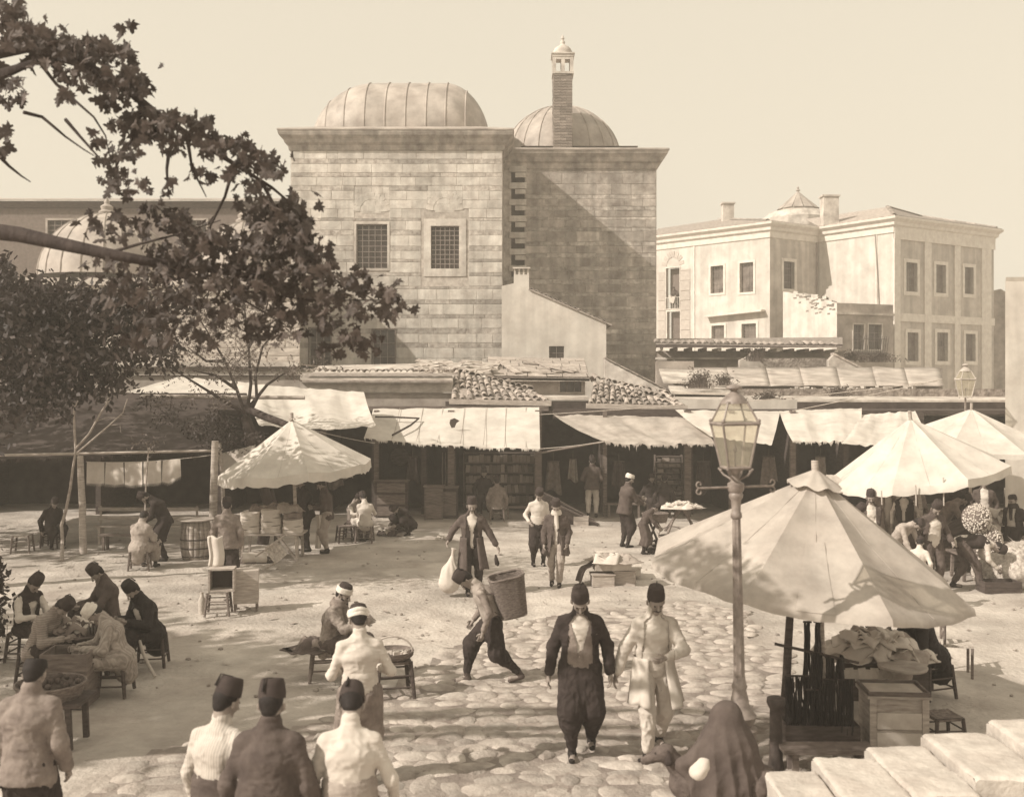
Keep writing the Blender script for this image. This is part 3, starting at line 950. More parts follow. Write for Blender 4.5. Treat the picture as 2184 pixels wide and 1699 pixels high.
def lay(face, u0, u1, z0, z1, ops, parent, meshes, alt=None, hs=(0.36, 0.46), ws=(0.45, 1.35), ths=(0.12, 0.24), gap=0.014, dep=0.016, name='stone'):
    """Courses of single stones, each an object; alt meshes make the thin courses in between."""
    L = Vector(parent.location); z = z0; n = 0; k = 0; rz = face.rot()
    while z < z1 - 0.08:
        thin = alt is not None and k % 2 == 1 and random.random() < .8
        hgt = min(random.uniform(*(ths if thin else hs)), z1 - z)
        zc = z + hgt / 2
        cuts = sorted([(max(a, u0), min(b, u1)) for a, b, c, d in ops if c - hgt * .35 < zc < d + hgt * .35 and b > u0 and a < u1])
        segs = []; s0 = u0
        for a, b in cuts:
            if a > s0: segs.append((s0, a))
            s0 = max(s0, b)
        if s0 < u1: segs.append((s0, u1))
        for (a, b) in segs:
            u = a
            while u < b - 0.02:
                w = random.uniform(*ws) * (1.25 if thin else 1)
                if b - (u + w) < ws[0] * 0.5: w = b - u
                ms = alt if thin else meshes
                if w > 0.1:
                    c = face.pt(u + w / 2, zc, 0.0) - L
                    o = inst(name, ms[n % len(ms)], parent, c, (0, 0, rz), (w - gap, dep * random.uniform(.6, 1.5), hgt - gap))
                    n += 1
                u += w
        z += hgt; k += 1
    return n
def cornice(mb, x0, x1, y0, y1, prof, cx=None):
    vs, n = [], len(prof)
    for (o, z) in prof:
        vs += [(x0 - o, y0 - o, z), (x1 + o, y0 - o, z), (x1 + o, y1 + o, z), (x0 - o, y1 + o, z)]
    fs = [(j * 4 + k, j * 4 + (k + 1) % 4, (j + 1) * 4 + (k + 1) % 4, (j + 1) * 4 + k) for j in range(n - 1) for k in range(4)]
    mb.add(vs, fs)
    return mb

# ------------------------------------------------------------------ the two domed stone towers
TA = thing('domed_hall', 'tall square stone hall with a wide flat-topped lead dome and two grilled windows', 'stone building', (-4.9, 48.5, 0))
x0, x1 = -9.44, -0.40
fA = Face((x0, 44), (x1, 44))
wA = fA.rect(760, 826, 478, 572); wB = fA.rect(919, 979, 482, 573); wC = fA.rect(795, 842, 703, 790); wD = fA.rect(660, 705, 700, 790)
mb = MB(); wall(fA, 0, fA.L, 0, 14.05, [wA, wB, wC, wD], mb, 0.4)
wall(Face((x1, 44), (x1, 53)), 0, 9, 0, 14.05, [], mb); wall(Face((x0, 53), (x0, 44)), 0, 9, 0, 14.05, [], mb); wall(Face((x1, 53), (x0, 53)), 0, 9.04, 0, 14.05, [], mb)
mb.build('wall', M_MORTAR, TA, world=True)
def grow(o, m): return (o[0] - m, o[1] + m, o[2] - m, o[3] + m)
archs = []
ops = [grow(wA, 0.10), grow(wB, 0.42), grow(wC, 0.05), grow(wD, 0.05)]
arch_c = [((wA[0] + wA[1]) / 2, wA[3] + 0.62), ((wB[0] + wB[1]) / 2, wB[3] + 0.75)]
for (cu, cz) in arch_c: ops.append((cu - 0.75, cu + 0.75, cz - 0.1, cz + 0.95))
nA_ = lay(fA, 0.02, fA.L - 0.02, 3.6, 14.0, ops, TA, ST1, ST3)
SARC = stone_mesh(20, M_STONE)
for (cu, cz) in arch_c: lay(fA, cu - .75, cu + .75, cz - .1, cz + .95, [], TA, ST1, None, hs=(.2, .32), ws=(.3, .6), dep=.012)
for (cu, cz) in arch_c:                                         # relieving arches: wedge stones and the infill below them
    for k in range(9):
        a = PI * (k + .5) / 9
        c = fA.pt(cu + 0.62 * math.cos(a) * 1.05, cz - 0.08 + 0.66 * math.sin(a), 0.0) - TA.location
        inst('stone', SARC, TA, c, (0, -(a - PI / 2), 0), (0.215, 0.022, 0.30))
    for (du, dz, w_, h_) in ((0, .10, .8, .34), (-.12, .38, .5, .18), (.3, .36, .3, .2)):
        inst('stone', ST1[1], TA, fA.pt(cu + du, cz - .1 + dz, -.02) - TA.location, (0, 0, 0), (w_, .03, h_))
window(fA, wA, TA, 0.38, 0.10, (4, 7), True, M_PLAST2, barr=0.016, proud=0.035)
window(fA, wB, TA, 0.38, 0.30, (5, 8), True, M_STONE, barr=0.02, proud=0.035)
window(fA, wC, TA, 0.38, 0.05, (2, 2), True, M_WOOD, barr=0.016)
window(fA, wD, TA, 0.38, 0.05, (2, 2), True, M_WOOD, barr=0.016)
mb = cornice(MB(), x0, x1, 44, 53, [(0.0, 13.98), (0.07, 14.02), (0.10, 14.22), (0.22, 14.30), (0.27, 14.45), (0.42, 14.58), (0.46, 14.70), (0.46, 14.76)])
mb.build('cornice', M_STONE2, TA, world=True)
mb = cornice(MB(), x0, x1, 44, 53, [(0.46, 14.762), (0.49, 14.78), (0.49, 14.84), (0.30, 14.90), (-1.0, 15.28)])
mb.add([(x0 + 1, 45, 15.28), (x1 - 1, 45, 15.28), (x1 - 1, 52, 15.28), (x0 + 1, 52, 15.28)], [(0, 1, 2, 3)])
mb.build('roof', M_LEAD, TA, world=True)
# dome of lead panels between raised seams
dcy, sA = 48.5, F / 48.5
xl, xa, xb, xr = [(p - CXP) / sA for p in (670, 812, 952, 1047)]
def domeA(x, th):
    if x < xa: q = math.sqrt(max(1 - ((xa - x) / (xa - xl)) ** 2, 0))
    elif x > xb: q = math.sqrt(max(1 - ((x - xb) / (xr - xb)) ** 2, 0))
    else: q = 1.0
    q = max(q, 0.02)
    return Vector((x, dcy - 3.3 * q ** .8 * math.cos(th), 15.1 + 2.93 * q * math.sin(th) ** 0.85))
seams = [xl + .001] + [(p - CXP) / sA for p in (714, 755, 797, 838, 879, 920, 959, 998)] + [xr - .001]
for i in range(len(seams) - 1):
    a, b = seams[i], seams[i + 1]
    mb = MB(); mb.grid(lambda u, v: domeA(a + .012 + (b - a - .024) * u, PI * v), 7, 30)
    mb.build('lead_panel', M_LEAD, TA, True, world=True)
    if i:
        mb = MB(); mb.tube([domeA(a, PI * t / 24) + Vector((0, 0, .02)) for t in range(25)], 0.035, 6)
        mb.build('seam', M_LEAD, TA, True, world=True)

TB = thing('domed_tower', 'weathered square stone tower with a round lead dome, half in the shadow of its neighbour', 'stone building', (3.1, 51, 0))
bx0, bx1 = -0.395, 6.65
fB = Face((bx0, 47.5), (bx1, 47.5))
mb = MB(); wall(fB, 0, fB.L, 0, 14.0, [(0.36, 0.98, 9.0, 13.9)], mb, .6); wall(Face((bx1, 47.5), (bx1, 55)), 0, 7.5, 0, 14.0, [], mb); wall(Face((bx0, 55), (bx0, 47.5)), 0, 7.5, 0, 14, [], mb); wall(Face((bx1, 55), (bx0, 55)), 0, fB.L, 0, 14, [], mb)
mb.build('wall', M_MORTAR, TB, world=True)
lay(fB, 1.0, fB.L - 0.02, 3.6, 13.95, [], TB, ST2, ST3, hs=(0.30, 0.5), ws=(0.5, 1.2), dep=0.022)
mb = MB(); mb.add([fB.pt(.36, 9, -.59), fB.pt(.98, 9, -.59), fB.pt(.98, 13.9, -.59), fB.pt(.36, 13.9, -.59)], [(0, 1, 2, 3)]); mb.build('gap_shade_sheet', mat('dark_hall_wall', .15), TB, world=True)  # dark sheet painting in the shade deep in the toothing gaps
z = 9.0; k = 0                                                   # toothed edge left by an older wall
while z < 13.9:
    w_, out = ((0.80, 0.10) if k % 2 else (0.48, 0.06))
    hgt = 0.30 if k % 2 else 0.24
    o = inst('stone', ST1[k % 6], TB, fB.pt(0.66 - (0.0 if k % 2 else -.12) , z + hgt / 2, -.0) - TB.location, (0, 0, 0), (w_, out, hgt - .02))
    if k % 2: z += .22
    z += hgt; k += 1
lay(fB, 0.02, 0.98, 3.6, 9.0, [], TB, ST2, ST3, ws=(0.4, 0.6))
mb = cornice(MB(), bx0, bx1, 47.5, 55, [(0.0, 13.93), (0.06, 13.98), (0.10, 14.2), (0.24, 14.28), (0.30, 14.44), (0.46, 14.60), (0.50, 14.72)])
mb.build('cornice', M_STONE2, TB, world=True)
mb = cornice(MB(), bx0, bx1, 47.5, 55, [(0.50, 14.722), (0.53, 14.74), (0.53, 14.81), (0.3, 14.88), (-0.8, 15.1)])
mb.add([(bx0 + .8, 47.8, 15.1), (bx1 - .8, 47.8, 15.1), (bx1 - .8, 54.2, 15.1), (bx0 + .8, 54.2, 15.1)], [(0, 1, 2, 3)])
mb.build('roof', M_LEAD, TB, world=True)
def round_dome(parent, c, R, Hh, n, name='lead_panel', m=M_LEAD, rows=9, seam=0.03):
    for i in range(n):
        a0, a1 = 2 * PI * i / n, 2 * PI * (i + 1) / n
        f = lambda u, v: Vector((c[0] + R * math.cos(v * PI / 2) * math.cos(a0 + .006 + (a1 - a0 - .012) * u), c[1] + R * math.cos(v * PI / 2) * math.sin(a0 + .006 + (a1 - a0 - .012) * u), c[2] + Hh * math.sin(v * PI / 2)))
        mb = MB(); mb.grid(f, 3, rows); mb.build(name, m, parent, True, world=True)
        mb = MB(); mb.tube([Vector((c[0] + (R + .01) * math.cos(t * PI / 24) * math.cos(a0), c[1] + (R + .01) * math.cos(t * PI / 24) * math.sin(a0), c[2] + Hh * math.sin(t * PI / 24))) for t in range(13)], seam, 5)
        mb.build('seam', m, parent, True, world=True)
round_dome(TB, (2.45, 51, 14.9), 2.95, 2.85, 22)
# chimney on the tower
CH = thing('chimney', 'slender brick chimney with pierced lantern head standing on the tower roof', 'chimney', (2.36, 48.1, 14.9))
cz0, w2 = 14.9, 0.46
mb = MB(); mb.box((2.36, 48.1, (cz0 + 18.4) / 2), (w2 * 2 - .06, w2 * 2 - .06, 18.4 - cz0)); mb.build('shaft', M_MORTAR, CH, world=True)
fC = Face((2.36 - w2 + .03, 48.1 - w2 + .03), (2.36 + w2 - .03, 48.1 - w2 + .03))
BRK = [stone_mesh(40 + i, mat('flue_brick', 0.24, 0.95, 0.3, 6, 0.5, rnd=0.35)) for i in range(3)]
lay(fC, 0, fC.L, cz0, 18.4, [], CH, BRK, hs=(0.12, 0.14), ws=(0.26, 0.34), gap=0.015, dep=0.03, name='brick')
fC2 = Face((2.36 - w2 + .03, 48.1 + w2 - .03), (2.36 - w2 + .03, 48.1 - w2 + .03))
lay(fC2, 0, fC2.L, cz0, 18.4, [], CH, BRK, hs=(0.12, 0.14), ws=(0.26, 0.34), gap=0.015, dep=0.03, name='brick')
mb = MB()
for sx in (-1, 0, 1):
    for sy in (-1, 0, 1):
        if sx or sy: mb.box((2.36 + sx * .40, 48.1 + sy * .40, 18.85), (0.15 if sx else .16, 0.15 if sy else .16, 0.7))
mb.box((2.36, 48.1, 18.45), (.99, .99, .10)); mb.box((2.36, 48.1, 19.25), (.99, .99, .12)); mb.box((2.36, 48.1, 19.34), (1.08, 1.08, .06))
for s_ in (-.2, .2):
    mb.box((2.36 + s_, 47.70, 19.13), (.26, .14, .12))
mb.build('lantern_head', M_PLAST2, CH, world=True)
mb = MB(); mb.lathe([(.46, 19.37), (.45, 19.55), (.36, 19.72), (.2, 19.82), (.10, 19.9), (.12, 20.0), (.05, 20.1), (.09, 20.17), (.02, 20.32)], 8, (2.36, 48.1, 0)); mb.build('cap', M_PLAST2, CH, True, world=True)

# ------------------------------------------------------------------ plastered lean-to between the towers
LT = thing('lean_to_house', 'whitewashed lean-to house with a sloping tiled verge and one small window', 'house', (1.6, 43, 0))
dl = 42.0
fl = Face(tuple(W(1070, 0, dl))[:2], tuple(W(1293, 0, dl))[:2])
ow = fl.rect(1171, 1203, 738, 768)
pts = [W(a, b, dl) for a, b in ((1070, 610), (1096, 604), (1128, 618), (1293, 690))]
mb = MB()
# front wall as vertical strips round the window
us = sorted([0, ow[0], ow[1], fl.L, fl.uv(1096, 0)[0], fl.uv(1128, 0)[0]])
topz = lambda u: float(np.interp(u, [fl.uv(q, 0)[0] for q in (1070, 1096, 1128, 1293)], [p.z for p in pts]))
for a, b in zip(us[:-1], us[1:]):
    if abs(a - ow[0]) < 1e-6:
        mb.add([fl.pt(a, 0), fl.pt(b, 0), fl.pt(b, ow[2]), fl.pt(a, ow[2])], [(0, 1, 2, 3)])
        mb.add([fl.pt(a, ow[3]), fl.pt(b, ow[3]), fl.pt(b, topz(b)), fl.pt(a, topz(a))], [(0, 1, 2, 3)])
    else:
        mb.add([fl.pt(a, 0), fl.pt(b, 0), fl.pt(b, topz(b)), fl.pt(a, topz(a))], [(0, 1, 2, 3)])
q = [fl.pt(ow[0], ow[2]), fl.pt(ow[1], ow[2]), fl.pt(ow[1], ow[3]), fl.pt(ow[0], ow[3])]
mb.add(q + [p + Vector((0, .25, 0)) for p in q], [(0, 4, 5, 1), (1, 5, 6, 2), (2, 6, 7, 3), (3, 7, 4, 0)])
r_ = fl.pt(fl.L, 0); t_ = fl.pt(fl.L, topz(fl.L))
mb.add([r_, r_ + Vector((0, 4.9, 0)), t_ + Vector((0, 4.9, 0)), t_], [(0, 1, 2, 3)])
mb.build('wall', M_PLAST, LT, world=True)
window(fl, ow, LT, 0.2, 0.05, (1, 1), False, barr=0.012)
a, b = pts[2] + Vector((0, 0, .0)), pts[3] + (pts[3] - pts[2]).normalized() * .25
mb = MB(); mb.add([a + Vector((0, -.08, .03)), b + Vector((0, -.08, .03)), b + Vector((0, 4.9, .03)), a + Vector((0, 4.9, .03))], [(0, 1, 2, 3)])
mb.build('roof', M_TILE, LT, world=True, solid=0.06)
TILE = None
def tile_mesh():
    mb = MB(); n = 5; vs = []
    for (y_, r, zz) in ((0, 0.5, 0.0), (1, 0.40, 0.0)):
        for k in range(n + 1):
            a = PI * k / n
            vs.append((-r * math.cos(a), y_, zz + r * math.sin(a) * 0.85))
        for k in range(n + 1):
            a = PI * k / n
            vs.append((-(r - .1) * math.cos(a), y_, zz + (r - .1) * math.sin(a) * 0.85))
    m = n + 1
    fs = [(k, k + 1, 2 * m + k + 1, 2 * m + k) for k in range(n)] + [(m + k, 3 * m + k, 3 * m + k + 1, m + k + 1) for k in range(n)] + [(k, m + k, m + k + 1, k + 1) for k in range(n)]
    mb.add(vs, fs)
    return mb.mesh('tile', M_TILE, True)
TILE = tile_mesh()
def tile_row(parent, a, b, n, w, ln, down=(0, -1, 0), name='tile', jit=0.05):
    a, b = Vector(a), Vector(b)
    L = Vector(parent.location)
    for i in range(n):
        p = a.lerp(b, (i + .5) / n) - L
        up = -Vector(down).normalized()
        X = (b - a).normalized(); Z = X.cross(up).normalized()
        if Z.z < 0: Z = -Z
        X = up.cross(Z)
        M = Matrix((X, up, Z)).transposed().to_4x4()
        o = inst(name, TILE, parent)
        o.matrix_basis = Matrix.Translation(p) @ M @ Matrix.Rotation(random.gauss(0, jit), 4, 'Z') @ Matrix.Rotation(random.gauss(0, jit * .6), 4, 'X') @ Matrix.Diagonal((w, ln, w, 1))
dv = (pts[3] - pts[2]).normalized()
tile_row(LT, pts[2] + Vector((0, 0, .05)), pts[3] + Vector((0, 0, .05)), 16, 0.2, 0.34, (0, -1, 0), jit=.12)
cc = W(1112, 600, dl + .3)
mb = MB(); mb.box((cc.x, cc.y, cc.z - .2), (.62, .5, .9)); mb.build('chimney_stack', M_PLAST, LT, world=True)
mb = MB()
for s_ in (-.27, -.09, .09, .27): mb.box((cc.x + s_, cc.y, cc.z + .36), (.07, .42, .26))
mb.box((cc.x, cc.y, cc.z + .52), (.72, .6, .06)); mb.build('chimney_pots', M_PLAST2, LT, world=True)

# falling garden wall right of it
GW = thing('coping_wall', 'light rubble wall falling to the right under a coping of flat tiles', 'wall', tuple(W(1360, 0, 41.4))[:2] + (0,))
pa, pb = W(1290, 765, 41.4), W(1432, 838, 40.6)
mb = MB(); mb.prism([(pa.x, pa.y, 0), (pb.x, pb.y, 0), tuple(pb), tuple(pa)], (0, .4, 0)); mb.build('wall', M_PLAST2, GW, world=True)
mb = MB()
n = 12
for i in range(n):
    p = pa.lerp(pb, (i + .5) / n); mb = MB()
    mb.box((p.x, p.y + .18, p.z + .04), ((pb - pa).length / n * 1.06, .62, .05), ry=-math.atan2(pb.z - pa.z, pb.x - pa.x) + random.uniform(-.05, .05))
    mb.build('coping_tile', M_TILE, GW, world=True)

# ------------------------------------------------------------------ long hall and small domes behind the trees (left)
LH = thing('long_hall', 'long low hall behind the trees with pale sheet roof and grilled windows', 'building', (-19, 52, 0))
fH = Face(tuple(W(-420, 0, 50))[:2], tuple(W(632, 0, 50))[:2])
wl_ = [fH.rect(102, 172, 470, 512), fH.rect(385, 440, 470, 520), fH.rect(-120, -50, 470, 512)]
ztop = W(0, 432, 50).z
mb = MB(); wall(fH, 0, fH.L, 0, ztop, wl_, mb, .3); mb.build('wall', mat('dark_hall_wall', .15, .95, .3, 3, .6, 12, 8, dirt=(.8, .3)), LH, world=True)
for o_ in wl_: window(fH, o_, LH, .28, .1, (4, 3), True, M_PLASTD, barr=.02)
za = ztop + .02
npan = 22
for i in range(npan):
    u0, u1 = fH.L * i / npan, fH.L * (i + 1) / npan
    sk = 0.55
    p = [fH.pt(u0, za, .35), fH.pt(u1 - .03, za, .35), fH.pt(u1 - .03 + sk, za + .62, -2.6), fH.pt(u0 + sk, za + .62, -2.6)]
    mb = MB(); mb.prism(p, (0, 0, .05)); mb.build('roof_panel', M_LEAD, LH, world=True)
mb = MB(); mb.prism([fH.pt(0, za - .30, .18), fH.pt(fH.L, za - .30, .18), fH.pt(fH.L, za - .005, .3), fH.pt(0, za - .005, .3)], (0, .3, 0)); mb.build('cornice', M_WOODD, LH, world=True)

SB = thing('domed_annex', 'low domed annex of two ribbed lead cupolas half hidden by leaves', 'building', (-14, 42, 0))
c1 = W(228, 590, 42); c2 = W(520, 598, 42)
top1, top2 = W(228, 457, 42).z, W(515, 475, 42).z
round_dome(SB, (c1.x, 42, c1.z - .1), 2.62, top1 - c1.z + .1, 20)
round_dome(SB, (c2.x, 42, c2.z - .1), 1.95, top2 - c2.z + .1, 18)
for c, t in ((c1, top1), (c2, top2)):
    mb = MB(); mb.lathe([(.30, t - .05), (.34, t + .08), (.22, t + .16), (.26, t + .3), (.10, t + .42), (.12, t + .5), (.02, t + .68)], 10, (c.x, 42, 0)); mb.build('finial', M_LEAD, SB, True, world=True)
fS = Face(tuple(W(-60, 0, 39.5))[:2], tuple(W(640, 0, 39.5))[:2])
zt = W(0, 604, 39.5).z
mb = MB(); wall(fS, 0, fS.L, 0, zt, [], mb); mb.prism([fS.pt(0, zt, 0), fS.pt(fS.L, zt, 0), fS.pt(fS.L, zt, -7), fS.pt(0, zt, -7)], (0, 0, .05)); mb.build('wall', M_PLAST2, SB, world=True)
mb = MB()
for (o_, z_a, z_b) in ((.30, zt - .10, zt + .18), (.18, zt - .38, zt - .102), (.10, zt - .6, zt - .382)):
    mb.prism([fS.pt(0, z_a, o_), fS.pt(fS.L, z_a, o_), fS.pt(fS.L, z_b, o_), fS.pt(0, z_b, o_)], (0, .3, 0))
mb.build('cornice', M_PLAST2, SB, world=True)
lay(fS, fS.uv(250, 0)[0], fS.L, 3.4, zt - .65, [], SB, STP, None, hs=(.3, .42), ws=(.7, 1.2), gap=.03, dep=.02)
# low roof in front of it
LR = thing('low_outbuilding', 'low pale outbuilding behind the left awnings with stone ledges', 'building', (-12, 36, 0))
fR = Face(tuple(W(-100, 0, 36))[:2], tuple(W(640, 0, 36))[:2])
zt = W(0, 778, 36).z
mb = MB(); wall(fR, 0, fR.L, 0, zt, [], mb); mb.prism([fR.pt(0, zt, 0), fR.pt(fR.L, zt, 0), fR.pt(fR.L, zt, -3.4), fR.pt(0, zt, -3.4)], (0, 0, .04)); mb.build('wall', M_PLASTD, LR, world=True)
mb = MB()
for (o_, yy, hh) in ((.25, 782, .16), (.1, 800, .12)):
    zz = W(0, yy, 36).z
    mb.prism([fR.pt(0, zz, o_), fR.pt(fR.L, zz, o_), fR.pt(fR.L, zz + hh, o_), fR.pt(0, zz + hh, o_)], (0, .35, 0))
mb.build('ledge', M_PLAST2, LR, world=True)
for i in range(9):
    p = fR.pt(fR.L * (.45 + .06 * i), zt + .08, -.5 - .4 * random.random())
    mb = MB(); mb.box(p, (1.0, .9, .07), rz=random.uniform(-.1, .1), ry=random.uniform(-.05, .05)); mb.build('slab', M_PLAST2, LR, world=True)

# ------------------------------------------------------------------ pale two-storey building on the right
HB = thing('pale_mansion', 'large pale two storey building with cornice, barred windows and tiled hip roofs', 'building', (19, 68, 0))
MS = 1.2
Lc, Ac, Bc, Cc, Dc, Ec = [(a * MS, b * MS) for a, b in ((8.35, 60.2), (13.75, 55.0), (16.9, 57.0), (19.7, 53.3), (26.9, 57.6), (25.5, 66))]
F1, F2, F3, F4 = Face(Lc, Ac), Face(Ac, Bc), Face(Bc, Cc), Face(Cc, Dc)
F5 = Face(Dc, Ec)
ZT = HC + (12.35 - HC) * MS
def R(f, x0, x1, y0, y1): return f.rect(x0, x1, y0, y1)
w1 = [R(F1, 1516, 1543, 567, 625), R(F1, 1578, 1607, 560, 623), R(F1, 1518, 1545, 694, 723), R(F1, 1582, 1613, 690, 722)]
w1b = [R(F1, 1421, 1450, 571, 658), R(F1, 1423, 1451, 664, 726)]
w2_ = [R(F2, 1671, 1694, 558, 616)]
w4 = [R(F4, 1932, 1956, 560, 622), R(F4, 1996, 2017, 565, 625), R(F4, 2057, 2076, 570, 627), R(F4, 1935, 1958, 709, 770), R(F4, 1998, 2021, 709, 770), R(F4, 2059, 2080, 712, 770)]
mb = MB(); wall(F1, 0, F1.L, 0, ZT, w1 + w1b, mb); wall(F3, 0, F3.L, 0, ZT, [], mb)
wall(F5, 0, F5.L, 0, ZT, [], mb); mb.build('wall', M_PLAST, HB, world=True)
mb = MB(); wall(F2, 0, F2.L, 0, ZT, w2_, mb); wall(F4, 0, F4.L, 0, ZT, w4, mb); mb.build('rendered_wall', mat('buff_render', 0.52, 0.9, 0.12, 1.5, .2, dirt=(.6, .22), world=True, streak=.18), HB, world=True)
MWIN = mat('mansion_pane', .17, .3, .5, 1.4, 0, spec=.5)
for o_ in w1: window(F1, o_, HB, .25, .14, (3, 4), True, M_TRIM, pane_m=MWIN)
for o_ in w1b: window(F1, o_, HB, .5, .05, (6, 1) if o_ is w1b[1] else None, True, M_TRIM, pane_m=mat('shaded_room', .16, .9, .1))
for o_ in w2_: window(F2, o_, HB, .25, .2, (4, 3), True, M_TRIM)
for o_ in w4: window(F4, o_, HB, .25, .22, (4, 3), True, M_TRIM, pane_m=MWIN)
# pilasters and panels on the right front
mb = MB()
for (a, b) in ((1905, 1918), (1970, 1984), (2034, 2046), (2092, 2112)):
    u0, u1 = F4.uv(a, 0)[0], F4.uv(b, 0)[0]
    mb = MB(); mb.prism([F4.pt(max(u0, 0), 0, 0), F4.pt(min(u1, F4.L), 0, 0), F4.pt(min(u1, F4.L), ZT - .35, 0), F4.pt(max(u0, 0), ZT - .35, 0)], F4.N * .10)
    mb.build('pilaster', M_TRIM, HB, world=True)
mb = MB(); zq = F4.uv(1950, 678)[1]
mb.prism([F4.pt(0, zq - .25, 0), F4.pt(F4.L, zq - .25, 0), F4.pt(F4.L, zq + .25, 0), F4.pt(0, zq + .25, 0)], F4.N * .085)
mb.build('string_course', M_TRIM, HB, world=True); mb = MB()
mb.prism([F4.pt(0, ZT - .9, 0), F4.pt(F4.L, ZT - .9, 0), F4.pt(F4.L, ZT, 0), F4.pt(0, ZT, 0)], F4.N * .13)
mb.build('frieze', M_TRIM, HB, world=True)
# sunk panel lines on the left wings
mb = MB()
for (f, xa_, xb_, yt, yb) in ((F1, 1482, 1636, 507, 700), (F3, 1753, 1868, 502, 655), (F2, 1652, 1738, 505, 560)):
    a, b, c, d = R(f, xa_, xb_, yt, yb)
    mb.prism([f.pt(a, d, 0), f.pt(b, d, 0), f.pt(b, d + .12, 0), f.pt(a, d + .12, 0)], f.N * .05)
    if f is F3: mb.prism([f.pt(b, c, 0), f.pt(b + .1, c, 0), f.pt(b + .1, d, 0), f.pt(b, d, 0)], f.N * .05)
    if f is F1: mb.prism([f.pt(a - .1, c - 2, 0), f.pt(a, c - 2, 0), f.pt(a, d, 0), f.pt(a - .1, d, 0)], f.N * .05)
mb.build('moulding', M_TRIM, HB, world=True)
# stone quoins round the tall opening on the left wing
for side_ in ((1404, 1421), (1451, 1474)):
    u0, u1 = F1.uv(side_[0], 0)[0], F1.uv(side_[1], 0)[0]
    lay(F1, max(u0, 0), u1 - .05, F1.uv(1440, 726)[1], F1.uv(1440, 575)[1], [], HB, [stone_mesh(60, mat('grey_quoin', .44, .9, .1, 3, .2, rnd=.1))], hs=(.66, .7), ws=(1.0, 1.0), gap=.04, dep=.03)
cu, cz = (w1b[0][0] + w1b[0][1]) / 2, w1b[0][3]
for k in range(7):
    a = PI * (k + .5) / 7
    inst('stone', stone_mesh(61, mat('grey_quoin', .44)), HB, F1.pt(cu + .72 * math.cos(a), cz + .12 + .8 * math.sin(a), 0) - HB.location, (0, -(a - PI / 2), F1.rot()), (.26, .03, .42))
mb = MB(); a, b, c, d = w1b[0]
for i in range(9): mb.tube([F1.pt(a + (b - a) * i / 8, c, .05), F1.pt(a + (b - a) * i / 8, c + .75, .05)], .015, 5)
mb.tube([F1.pt(a, c + .76, .05), F1.pt(b, c + .76, .05)], .02, 5); mb.build('balcony_rail', M_TRIM, HB, world=True)
# balcony-like ledge
mb = MB(); a, b, c, d = R(F1, 1510, 1632, 668, 674)
mb.prism([F1.pt(a, c, 0), F1.pt(b, d, 0), F1.pt(b, d + .12, 0), F1.pt(a, c + .12, 0)], F1.N * .5); mb.build('ledge', M_TRIM, HB, world=True)
# cornice bands
mb = MB(); loop = [Lc, Ac, Bc, Cc, Dc, Ec]
fc = [F1, F2, F3, F4, F5]
def offs(o):
    P = []
    for i, p in enumerate(loop):
        if i == 0: n = F1.N
        elif i == len(loop) - 1: n = fc[-1].N
        else:
            n1, n2 = fc[i - 1].N, fc[i].N; n = (n1 + n2) / (1 + n1.dot(n2))
        P.append((p[0] + n.x * o, p[1] + n.y * o))
    return P
prof = [(0, ZT - .55), (.08, ZT - .5), (.10, ZT - .15), (.25, ZT - .05), (.28, ZT + .12), (.5, ZT + .3), (.52, ZT + .42), (.40, ZT + .46)]
vs = []
for (o_, z_) in prof: vs += [(x_, y_, z_) for x_, y_ in offs(o_)]
m_ = len(loop); fs = [(j * m_ + k, j * m_ + k + 1, (j + 1) * m_ + k + 1, (j + 1) * m_ + k) for j in range(len(prof) - 1) for k in range(m_ - 1)]
mb.add(vs, fs); mb.build('cornice', M_TRIM, HB, world=True)
# hip roofs
e = offs(.42)
ez = ZT + .47
def roofpoly(pts_, name='roof'):
    mb = MB(); mb.add(pts_, [tuple(range(len(pts_)))]); return mb.build(name, M_TILE, HB, world=True, solid=.05)
def RV(x, y, dz): return Vector((x * MS, y * MS, ez + dz * MS))
R1p = RV(12.2, 60.0, .95)
R3p, R4p = RV(21.2, 58.2, 1.35), RV(24.0, 60.5, 1.2)
v3 = lambda p: Vector((p[0], p[1], ez))
roofpoly([v3(e[0]), v3(e[1]), R1p, RV(9.0, 63.5, .95)])
roofpoly([v3(e[1]), v3(e[2]), RV(15.5, 60.5, .95), R1p])
roofpoly([v3(e[2]), v3(e[3]), R3p, RV(17.5, 61.5, 1.2)])
roofpoly([v3(e[3]), v3(e[4]), R4p, R3p])
roofpoly([v3(e[4]), v3(e[5]), RV(24, 66, 1), R4p])
L_ = HB.location
for (pa_, pb_, n_) in ((v3(e[3]), R3p, 10), (v3(e[1]), R1p, 8), (R3p, R4p, 8), (v3(e[4]), R4p, 8)):
    for i in range(n_):
        p = pa_.lerp(pb_, (i + .5) / n_)
        o = inst('ridge_tile', TILE, HB); d_ = (pb_ - pa_).normalized(); x_ = d_.cross(Vector((0, 0, 1))).normalized(); z_ = x_.cross(d_)
        o.matrix_basis = Matrix.Translation(p - L_ + Vector((0, 0, .03))) @ Matrix((x_, d_, z_)).transposed().to_4x4() @ Matrix.Diagonal((.3, (pb_ - pa_).length / n_ * 1.08, .22, 1))
for (px_, y0_, y1_, dd, w_) in ((1552, 463, 436, 70.8, .75), (1769, 470, 421, 67.8, 1.0)):
    p0, p1 = W(px_, y0_ + 12, dd), W(px_, y1_, dd)
    mb = MB(); mb.box((p0.x, dd, (p0.z + p1.z) / 2), (w_, w_ * .8, p1.z - p0.z)); mb.box((p0.x, dd, p1.z + .05), (w_ + .16, w_ * .8 + .16, .1)); mb.build('chimney_stack', M_PLAST2, HB, world=True)
